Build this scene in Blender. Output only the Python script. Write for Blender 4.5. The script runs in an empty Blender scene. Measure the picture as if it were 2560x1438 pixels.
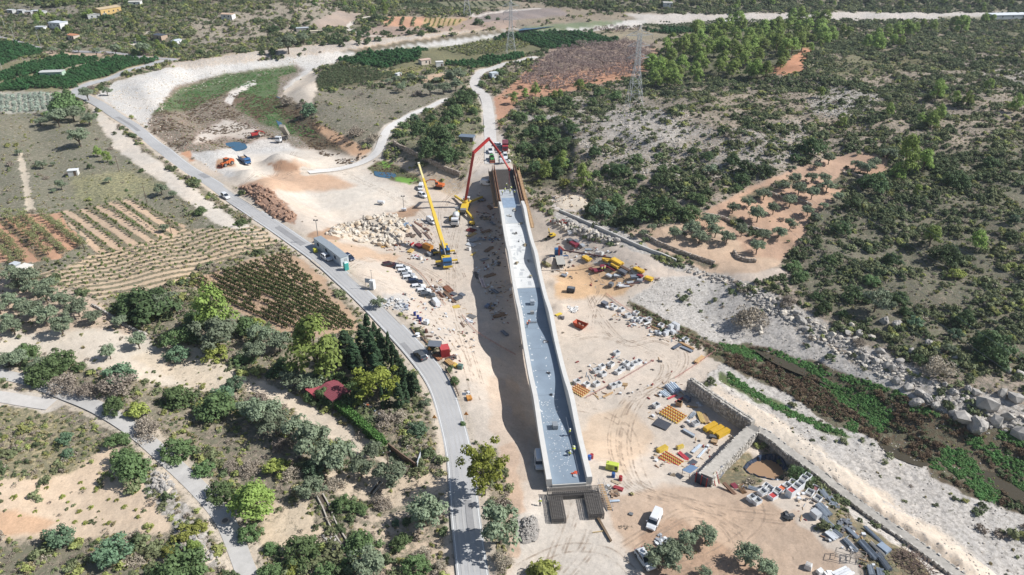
import bpy, math, random
import numpy as np
from mathutils import Vector, Matrix
random.seed(7)
RNG = np.random.default_rng(7)
sc = bpy.context.scene
col0 = sc.collection

# ------------------------------------------------------------ camera, sky, sun, exposure
FPX, CH = 1830.0, 95.0                     # focal length in photo pixels, camera height
PITCH = math.atan(1049 / FPX)
cd = bpy.data.cameras.new('camera'); cam = bpy.data.objects.new('camera', cd)
cd.sensor_width = 36.0; cd.lens = FPX / 2560 * 36.0
cd.clip_start = 1.0; cd.clip_end = 20000.0
cam.location = (0, 0, CH); cam.rotation_euler = (math.pi / 2 - PITCH, 0, 0)
col0.objects.link(cam); sc.camera = cam
SUN_EL = math.radians(43.5)
w = bpy.data.worlds.new('World'); sc.world = w; w.use_nodes = True
nt = w.node_tree; bg = nt.nodes['Background']
sky = nt.nodes.new('ShaderNodeTexSky'); sky.sky_type = 'NISHITA'; sky.sun_disc = False
sky.sun_elevation = SUN_EL; sky.sun_rotation = math.radians(90)
sky.air_density = 1.0; sky.dust_density = 1.0; sky.ozone_density = 1.0
nt.links.new(sky.outputs[0], bg.inputs[0]); bg.inputs[1].default_value = 0.082
sl = bpy.data.lights.new('sun', 'SUN'); sun = bpy.data.objects.new('sun', sl)
sl.energy = 5.0; sl.angle = math.radians(0.53); sl.color = (1.0, 0.99, 0.97)
sun.rotation_euler = (0, math.pi / 2 - SUN_EL, 0); sun.location = (200, 0, 200)
col0.objects.link(sun)
sc.view_settings.view_transform = 'Standard'; sc.view_settings.look = 'None'
sc.view_settings.exposure = 0.27; sc.view_settings.gamma = 1.0
sc.view_settings.use_curve_mapping = False
sc.cycles.use_denoising = True
sc.cycles.max_bounces = 5; sc.cycles.diffuse_bounces = 2; sc.cycles.glossy_bounces = 2
sc.cycles.transmission_bounces = 3; sc.cycles.transparent_max_bounces = 6; sc.cycles.volume_bounces = 0
sc.cycles.sample_clamp_indirect = 4.0

# ------------------------------------------------------------ pixels <-> places
SP, CP = math.sin(PITCH), math.cos(PITCH)
def plane(x, y, z):
    """photo pixel -> point on the level z"""
    v = (719 - y)
    d = np.array([x - 1280, v * SP + FPX * CP, v * CP - FPX * SP])
    t = (z - CH) / d[2]
    return d[0] * t, d[1] * t
def to_px(X, Y, Z):
    zc = Y * CP - (Z - CH) * SP
    yc = Y * SP + (Z - CH) * CP
    zc = np.maximum(zc, 1.0)
    return 1280 + FPX * X / zc, 719 - FPX * yc / zc

# ------------------------------------------------------------ noise
def vnoise(x, y, seed=0):
    xi = np.floor(x).astype(np.int64); yi = np.floor(y).astype(np.int64)
    fx = x - xi; fy = y - yi
    fx = fx * fx * (3 - 2 * fx); fy = fy * fy * (3 - 2 * fy)
    def hsh(a, b):
        n = (a * 374761393 + b * 668265263 + seed * 974634777) & 0xffffffff
        n = ((n ^ (n >> 13)) * 1274126177) & 0xffffffff
        return ((n ^ (n >> 16)) & 0xffff) / 65535.0
    return (hsh(xi, yi) * (1 - fx) + hsh(xi + 1, yi) * fx) * (1 - fy) + (hsh(xi, yi + 1) * (1 - fx) + hsh(xi + 1, yi + 1) * fx) * fy
def fbm(x, y, seed=0, oct=4):
    s = 0; a = 0.5; t = 0
    for i in range(oct):
        s = s + a * vnoise(x, y, seed + i * 17); t += a; a *= 0.5; x = x * 2.03; y = y * 2.03
    return s / t
def smooth(a, b, x):
    t = np.clip((x - a) / (b - a), 0, 1); return t * t * (3 - 2 * t)

# ------------------------------------------------------------ polygons
def sdist(X, Y, poly):
    """signed distance to a polygon, positive inside"""
    p = np.asarray(poly, float); n = len(p)
    d2 = np.full(X.shape, 1e18); ins = np.zeros(X.shape, bool)
    for i in range(n):
        ax, ay = p[i]; bx, by = p[(i + 1) % n]
        ex, ey = bx - ax, by - ay
        wx, wy = X - ax, Y - ay
        t = np.clip((wx * ex + wy * ey) / (ex * ex + ey * ey + 1e-9), 0, 1)
        dx = wx - ex * t; dy = wy - ey * t
        d2 = np.minimum(d2, dx * dx + dy * dy)
        if ay != by:
            c = ((ay > Y) != (by > Y)) & (X < (bx - ax) * (Y - ay) / (by - ay) + ax)
            ins ^= c
    d = np.sqrt(d2)
    return np.where(ins, d, -d)
def wpoly(px, z):
    return [plane(x, y, z) for x, y in px]

# ------------------------------------------------------------ height of the ground
BASIN = wpoly([(1340,1130),(1270,1080),(1215,980),(1150,880),(1040,770),(930,680),(820,590),(700,500),(560,400),(440,310),(380,230),(460,175),(660,150),(800,140),(1000,112),(1300,75),(1700,48),(2100,44),(2900,44),(2900,56),(2000,56),(1600,68),(1350,92),(1130,125),(900,148),(810,175),(740,235),(790,300),(900,360),(1000,375),(1100,420),(1200,440),(1280,470),(1330,540),(1480,600),(1600,690),(1800,700),(1950,800),(2150,910),(2350,1030),(2560,1090),(3000,1250),(3300,1600),(2600,1600),(2300,1400),(2000,1230),(1800,1230),(1600,1180),(1480,1130)], -4)
HILL = wpoly([(1330,500),(1480,585),(1620,665),(1830,690),(1990,790),(2200,905),(2400,1015),(2900,1180),(3600,1300),(4200,600),(3400,120),(2700,95),(2300,100),(2000,112),(1800,118),(1640,160),(1560,215),(1400,262),(1290,300),(1275,400)], -2)
LHILL = wpoly([(-500,60),(200,90),(420,112),(640,95),(850,80),(960,20),(1000,-60),(800,-120),(-500,-120)], -1)
FHILL = wpoly([(1380,25),(1700,28),(2100,26),(2700,28),(3200,20),(3000,-110),(1300,-110)], -1)
RAVINE = wpoly([(1272,318),(1330,300),(1400,304),(1430,325),(1438,375),(1415,470),(1335,470),(1290,420)], 1)
BANK = wpoly([(690,225),(780,300),(900,370),(960,385),(930,410),(840,360),(740,300),(680,250)], -5)
POND = wpoly([(1862,1154),(1880,1138),(1918,1127),(1950,1136),(1970,1160),(1974,1192),(1954,1211),(1918,1212),(1880,1190)], -7)
TERR = wpoly([(1712,962),(1760,996),(1890,1080),(2040,1182),(2190,1298),(2420,1466),(2520,1450),(2250,1262),(2080,1140),(1930,1030),(1790,936)], -6)
PLAT = wpoly([(1270,1600),(1300,1330),(1330,1250),(1370,1200),(1480,1200),(1520,1290),(1600,1600)], -1.5)
MOUNDS = []
for x, y, rx, ry, hh in [(730,418,9,8,4.6),(690,412,6,5,3.4),(780,468,24,12,2.0),(478,395,6,6,2.4),(590,405,14,8,1.8),(690,505,7,14,3.2),(640,470,5,5,2.0),(1690,1320,4,3,0.8),(1310,1335,3.0,5,1.1),(1430,440,18,8,1.0),(640,335,10,6,1.5),(1212,530,2.5,2,1.0),(1226,580,2,3,-.8),(1210,640,2.4,2,1.1),(1222,700,2,2.5,.9),(1208,745,1.6,2,-.7),(1228,800,2.2,2,1.2),(1245,850,2,2.4,1.0),(1232,900,1.8,2,.8),(1262,960,2.2,2.4,.9),(1280,1040,1.6,2,.7),(1380,640,2,3,1.2),(1392,700,2,2,1.0),(1400,760,1.8,2.2,.9)]:
    a, b = plane(x, y, -6); MOUNDS.append((a, b, rx, ry, hh))
def height0(X, Y):
    X = np.asarray(X, float); Y = np.asarray(Y, float)
    h = -1.5 + 0.5 * np.sin(X * 0.11 + 1.3) * np.sin(Y * 0.09) + 0.35 * np.sin(X * 0.23 + Y * 0.17) + 1.0 * np.sin(X * 0.021 + 0.5) * np.cos(Y * 0.017)
    d = np.maximum(sdist(X, Y, HILL), 0)
    h = h + 16 * (1 - np.exp(-(d / 75.0) ** 1.35)) + np.minimum(d / 15, 1) * 6.5 * (fbm(X * .035, Y * .035, 77, 4) - .5)
    h = h - 2.6 * smooth(-1.5, 3.0, sdist(X, Y, RAVINE))
    d = np.maximum(sdist(X, Y, LHILL), 0); h = h + 26 * (1 - np.exp(-d / 130.0)) * np.minimum(d / 20, 1)
    d = np.maximum(sdist(X, Y, FHILL), 0); h = h + 30 * (1 - np.exp(-d / 160.0)) * np.minimum(d / 20, 1)
    far = np.clip(Y - 800, 0, 1500); h = h + far * 0.02
    m = smooth(-6, 13, sdist(X, Y, BASIN))
    h = h * (1 - m) + m * (-7.6 + 0.25 * np.sin(X * 0.2) * np.sin(Y * 0.16 + 1))
    h = h + 2.0 * smooth(-1.5, 2.0, sdist(X, Y, BANK)) * 0
    m = smooth(-5, 3, sdist(X, Y, PLAT)); h = h * (1 - m) + m * -1.4
    for a, b, rx, ry, hh in MOUNDS:
        h = h + hh * np.exp(-((X - a) / rx) ** 2 - ((Y - b) / ry) ** 2)
    h = h + 1.9 * smooth(-.6, 1.6, sdist(X, Y, TERR))
    h = h - 3.4 * smooth(-0.6, 1.4, sdist(X, Y, POND))
    return h
HS = 1.5; HX0, HX1, HY0, HY1 = -660.0, 660.0, 20.0, 980.0
_gx = np.arange(HX0, HX1 + HS, HS); _gy = np.arange(HY0, HY1 + HS, HS)
_X, _Y = np.meshgrid(_gx, _gy)
HMAP = height0(_X.ravel(), _Y.ravel()).reshape(_X.shape)
def height(X, Y):
    X = np.asarray(X, float); Y = np.asarray(Y, float)
    fx = np.clip((X - HX0) / HS, 0, len(_gx) - 1.001); fy = np.clip((Y - HY0) / HS, 0, len(_gy) - 1.001)
    i = fx.astype(int); j = fy.astype(int); fx = fx - i; fy = fy - j
    return (HMAP[j, i] * (1 - fx) + HMAP[j, i+1] * fx) * (1 - fy) + (HMAP[j+1, i] * (1 - fx) + HMAP[j+1, i+1] * fx) * fy + np.clip(Y - HY1, 0, 1300) * .02
def P(x, y):
    """photo pixel -> where its ray meets the ground"""
    a = np.array(plane(x, y, 26.0)); b = np.array(plane(x, y, -11.0))
    t = np.linspace(0, 1, 90)
    X = a[0] + (b[0] - a[0]) * t; Y = a[1] + (b[1] - a[1]) * t; Z = 26 - 37 * t
    hh = height(X, Y); k = np.argmax(Z <= hh)
    if k == 0: k = 1
    f0 = Z[k-1] - hh[k-1]; f1 = Z[k] - hh[k]
    s = f0 / (f0 - f1 + 1e-9)
    return Vector((X[k-1] + (X[k] - X[k-1]) * s, Y[k-1] + (Y[k] - Y[k-1]) * s, Z[k-1] + (Z[k] - Z[k-1]) * s))
def hz(x, y): return float(height(np.array([x]), np.array([y]))[0])
def ppm(p):
    """photo pixels per metre at a place"""
    return FPX / (p.y * CP - (p.z - CH) * SP)
def lerp(a, b, t): return a + (b - a) * t
def dense(pts, n):
    """Catmull-Rom through pixel or world points"""
    p = [Vector(q) for q in pts]; p = [p[0] * 2 - p[1]] + p + [p[-1] * 2 - p[-2]]
    out = []
    for i in range(1, len(p) - 2):
        for k in range(n):
            t = k / n; a, b, c, d = p[i-1], p[i], p[i+1], p[i+2]
            out.append(0.5 * ((2*b) + (c-a)*t + (2*a-5*b+4*c-d)*t*t + (3*b-a-3*c+d)*t*t*t))
    out.append(p[-2]); return out

# ------------------------------------------------------------ materials
def lin(c, k=1.3, sat=.86):
    g = (c[0] * .3 + c[1] * .59 + c[2] * .11)
    c = [min(255, max(0, g + (v - g) * sat)) / 255 for v in c]
    return tuple((v / 12.92 if v <= 0.04045 else ((v + 0.055) / 1.055) ** 2.4) / k for v in c)
MATS = {}
def M(rgb, rough=0.75, metal=0.0, var=0.12, scale=1.5, bump=0.0):
    """plain procedural paint, concrete, timber or metal: noise-varied colour"""
    key = (tuple(rgb), rough, metal, var, scale, bump)
    if key in MATS: return MATS[key]
    m = bpy.data.materials.new('surface'); m.use_nodes = True; t = m.node_tree
    b = t.nodes['Principled BSDF']
    b.inputs['Roughness'].default_value = rough; b.inputs['Metallic'].default_value = metal
    if var > 0:
        tc = t.nodes.new('ShaderNodeTexCoord'); n = t.nodes.new('ShaderNodeTexNoise')
        n.inputs['Scale'].default_value = scale; n.inputs['Detail'].default_value = 6; n.inputs['Roughness'].default_value = 0.65
        t.links.new(tc.outputs['Object'], n.inputs['Vector'])
        r = t.nodes.new('ShaderNodeMapRange'); r.inputs[1].default_value = 0.3; r.inputs[2].default_value = 0.7
        r.inputs[3].default_value = 1 - var; r.inputs[4].default_value = 1 + var
        t.links.new(n.outputs[0], r.inputs[0])
        mx = t.nodes.new('ShaderNodeMix'); mx.data_type = 'RGBA'; mx.blend_type = 'MULTIPLY'; mx.inputs[0].default_value = 1
        mx.inputs[6].default_value = (*lin(rgb), 1)
        t.links.new(r.outputs[0], mx.inputs[7]); t.links.new(mx.outputs[2], b.inputs['Base Color'])
        if bump:
            bp = t.nodes.new('ShaderNodeBump'); bp.inputs['Strength'].default_value = bump; bp.inputs['Distance'].default_value = 0.1
            t.links.new(n.outputs[0], bp.inputs['Height']); t.links.new(bp.outputs[0], b.inputs['Normal'])
    else:
        b.inputs['Base Color'].default_value = (*lin(rgb), 1)
    MATS[key] = m; return m
LEAF = {}
def leafmat(rgb, var=0.35, trans=0.25):
    var *= .7
    key = (tuple(rgb), var, trans)
    if key in LEAF: return LEAF[key]
    m = bpy.data.materials.new('foliage'); m.use_nodes = True; t = m.node_tree
    b = t.nodes['Principled BSDF']; b.inputs['Roughness'].default_value = 0.7
    b.inputs['Specular IOR Level'].default_value = 0.25
    tc = t.nodes.new('ShaderNodeTexCoord'); oi = t.nodes.new('ShaderNodeObjectInfo'); n = t.nodes.new('ShaderNodeTexNoise')
    n.inputs['Scale'].default_value = 9.0; n.inputs['Detail'].default_value = 3
    t.links.new(tc.outputs['Object'], n.inputs['Vector'])
    r = t.nodes.new('ShaderNodeMapRange'); r.inputs[1].default_value = 0.3; r.inputs[2].default_value = 0.7
    r.inputs[3].default_value = 1 - var; r.inputs[4].default_value = 1 + var
    t.links.new(n.outputs[0], r.inputs[0])
    hs = t.nodes.new('ShaderNodeHueSaturation')
    r2 = t.nodes.new('ShaderNodeMapRange'); r2.inputs[3].default_value = 0.488; r2.inputs[4].default_value = 0.512
    t.links.new(oi.outputs['Random'], r2.inputs[0]); t.links.new(r2.outputs[0], hs.inputs['Hue'])
    r3 = t.nodes.new('ShaderNodeMath'); r3.operation = 'MULTIPLY_ADD'; r3.inputs[1].default_value = 0.5; r3.inputs[2].default_value = 0.75
    t.links.new(oi.outputs['Random'], r3.inputs[0])
    r4 = t.nodes.new('ShaderNodeMath'); r4.operation = 'MULTIPLY'
    t.links.new(r3.outputs[0], r4.inputs[0]); t.links.new(r.outputs[0], r4.inputs[1]); t.links.new(r4.outputs[0], hs.inputs['Value'])
    hs.inputs['Color'].default_value = (*lin(rgb, .98, .95), 1)
    t.links.new(hs.outputs[0], b.inputs['Base Color'])
    tr = t.nodes.new('ShaderNodeBsdfTranslucent'); t.links.new(hs.outputs[0], tr.inputs[0])
    mx = t.nodes.new('ShaderNodeMixShader'); mx.inputs[0].default_value = trans
    t.links.new(b.outputs[0], mx.inputs[1]); t.links.new(tr.outputs[0], mx.inputs[2])
    t.links.new(mx.outputs[0], t.nodes['Material Output'].inputs[0])
    LEAF[key] = m; return m
def glass(rgb=(60,75,90)):
    return M(rgb, 0.08, 0.0, 0.0)

# ------------------------------------------------------------ mesh building
class MB:
    def __init__(s): s.v = []; s.f = []; s.mi = []; s.mats = []; s.cur = 0
    def m(s, mat):
        if mat not in s.mats: s.mats.append(mat)
        s.cur = s.mats.index(mat); return s
    def add(s, vs, fs):
        o = len(s.v); s.v += [tuple(v) for v in vs]
        for f in fs: s.f.append([i + o for i in f]); s.mi.append(s.cur)
        return s
    def box(s, cx, cy, cz, sx, sy, sz, rz=0, ry=0, rx=0, taper=1.0):
        """centre, full size; taper shrinks the top"""
        x, y, z = sx / 2, sy / 2, sz / 2; k = taper
        vs = [Vector(q) for q in ((-x,-y,-z),(x,-y,-z),(x,y,-z),(-x,y,-z),(-x*k,-y*k,z),(x*k,-y*k,z),(x*k,y*k,z),(-x*k,y*k,z))]
        if rz or ry or rx:
            R = Matrix.Rotation(rz, 3, 'Z') @ Matrix.Rotation(ry, 3, 'Y') @ Matrix.Rotation(rx, 3, 'X'); vs = [R @ v for v in vs]
        c = Vector((cx, cy, cz))
        return s.add([v + c for v in vs], [(0,3,2,1),(4,5,6,7),(0,1,5,4),(1,2,6,5),(2,3,7,6),(3,0,4,7)])
    def beam(s, a, b, wd, ht=None, n=0, r2=None):
        """bar from a to b: square (n=0) or round with n sides"""
        a = Vector(a); b = Vector(b); d = b - a
        if d.length < 1e-6: return s
        d.normalize(); up = Vector((0, 0, 1)) if abs(d.z) < 0.95 else Vector((1, 0, 0))
        x = d.cross(up).normalized(); y = x.cross(d).normalized()
        if n == 0:
            ht = ht or wd; q = [(-wd/2, -ht/2), (wd/2, -ht/2), (wd/2, ht/2), (-wd/2, ht/2)]
            q2 = q
        else:
            q = [(wd/2 * math.cos(2*math.pi*i/n), wd/2 * math.sin(2*math.pi*i/n)) for i in range(n)]
            k = (r2 / wd) if r2 else 1; q2 = [(u*k, v*k) for u, v in q]
        N = len(q); vs = [a + x*u + y*v for u, v in q] + [b + x*u + y*v for u, v in q2]
        fs = [(i, (i+1) % N, N + (i+1) % N, N + i) for i in range(N)] + [tuple(range(N))[::-1], tuple(range(N, 2*N))]
        return s.add(vs, fs)
    def prism(s, prof, y0, y1, top=1.0):
        """profile in x,z pushed from y0 to y1"""
        N = len(prof); vs = [(x, y0, z) for x, z in prof] + [(x, y1, z) for x, z in prof]
        fs = [(i, (i+1) % N, N + (i+1) % N, N + i) for i in range(N)] + [tuple(range(N))[::-1], tuple(range(N, 2*N))]
        return s.add(vs, fs)
    def lathe(s, prof, n=10, c=(0, 0, 0)):
        """profile of (r, z) turned about z"""
        o = []; fs = []
        for r, z in prof:
            for i in range(n): o.append((c[0] + r * math.cos(2*math.pi*i/n), c[1] + r * math.sin(2*math.pi*i/n), c[2] + z))
        for j in range(len(prof) - 1):
            for i in range(n): fs.append((j*n+i, j*n+(i+1) % n, (j+1)*n+(i+1) % n, (j+1)*n+i))
        fs.append(tuple(range(n))[::-1]); fs.append(tuple(range((len(prof)-1)*n, len(prof)*n)))
        return s.add(o, fs)
    def mesh(s, name):
        me = bpy.data.meshes.new(name); me.from_pydata(s.v, [], s.f)
        for m in s.mats: me.materials.append(m)
        if len(s.mats) > 1: me.polygons.foreach_set('material_index', s.mi)
        me.update(); return me
    def build(s, name, mat=None, parent=None, bevel=0.0, smooth=False):
        if mat is not None and not s.mats: s.mats = [mat]
        me = s.mesh(name)
        if smooth: me.polygons.foreach_set('use_smooth', [True] * len(me.polygons))
        o = bpy.data.objects.new(name, me); col0.objects.link(o); o.parent = parent
        if bevel:
            b = o.modifiers.new('bevel', 'BEVEL'); b.width = bevel; b.segments = 2; b.limit_method = 'ANGLE'
        return o
def obj(name, me, parent=None):
    o = bpy.data.objects.new(name, me); col0.objects.link(o); o.parent = parent; return o
def tag(o, label, cat, group=None, kind=None):
    if label: o['label'] = label
    if cat: o['category'] = cat
    if group: o['group'] = group
    if kind: o['kind'] = kind
    return o
def struct(o): o['kind'] = 'structure'; return o
def heading(px, py, d):
    """world angle of the pixel direction d on the ground at a pixel"""
    a = P(px, py); b = P(px + d[0] * 0.5, py + d[1] * 0.5); return math.atan2(b.y - a.y, b.x - a.x)
def put(o, px, py, d=None, ang=None, dz=0.0):
    p = P(px, py); o.location = (p.x, p.y, p.z + dz)
    if d is not None: o.rotation_euler = (0, 0, heading(px, py, d))
    elif ang is not None: o.rotation_euler = (0, 0, math.radians(ang))
    return o
def thing(name, label, cat, px=None, py=None, d=None, ang=None, group=None, dz=0.0):
    o = bpy.data.objects.new(name, None); col0.objects.link(o); o.empty_display_size = 0.3
    tag(o, label, cat, group)
    if px is not None: put(o, px, py, d, ang, dz)
    return o
def copy_tree(o, parent=None):
    c = o.copy(); col0.objects.link(c); c.parent = parent
    for ch in o.children: copy_tree(ch, c)
    return c
ORD = ['first','second','third','fourth','fifth','sixth','seventh','eighth','ninth','tenth','eleventh','twelfth','thirteenth','fourteenth','fifteenth','sixteenth','seventeenth','eighteenth','nineteenth','twentieth','twenty-first','twenty-second','twenty-third','twenty-fourth','twenty-fifth','twenty-sixth','twenty-seventh','twenty-eighth','twenty-ninth','thirtieth']
def ordinal(i, n):
    if n == 1: return ''
    if i == 0: return 'leftmost'
    if i == n - 1: return 'rightmost'
    return ORD[i] + ' from left' if i < len(ORD) else 'number %d from left' % (i + 1)
def label_row(items, noun, place):
    """items: (px, object); labels each by its place from the left"""
    items = sorted(items, key=lambda q: q[0])
    for i, (x, o) in enumerate(items):
        if len(items) > 30: o['label'] = noun + ' ' + place; continue
        o['label'] = ' '.join((ordinal(i, len(items)) + ' ' + noun + ' ' + place).split())
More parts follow.
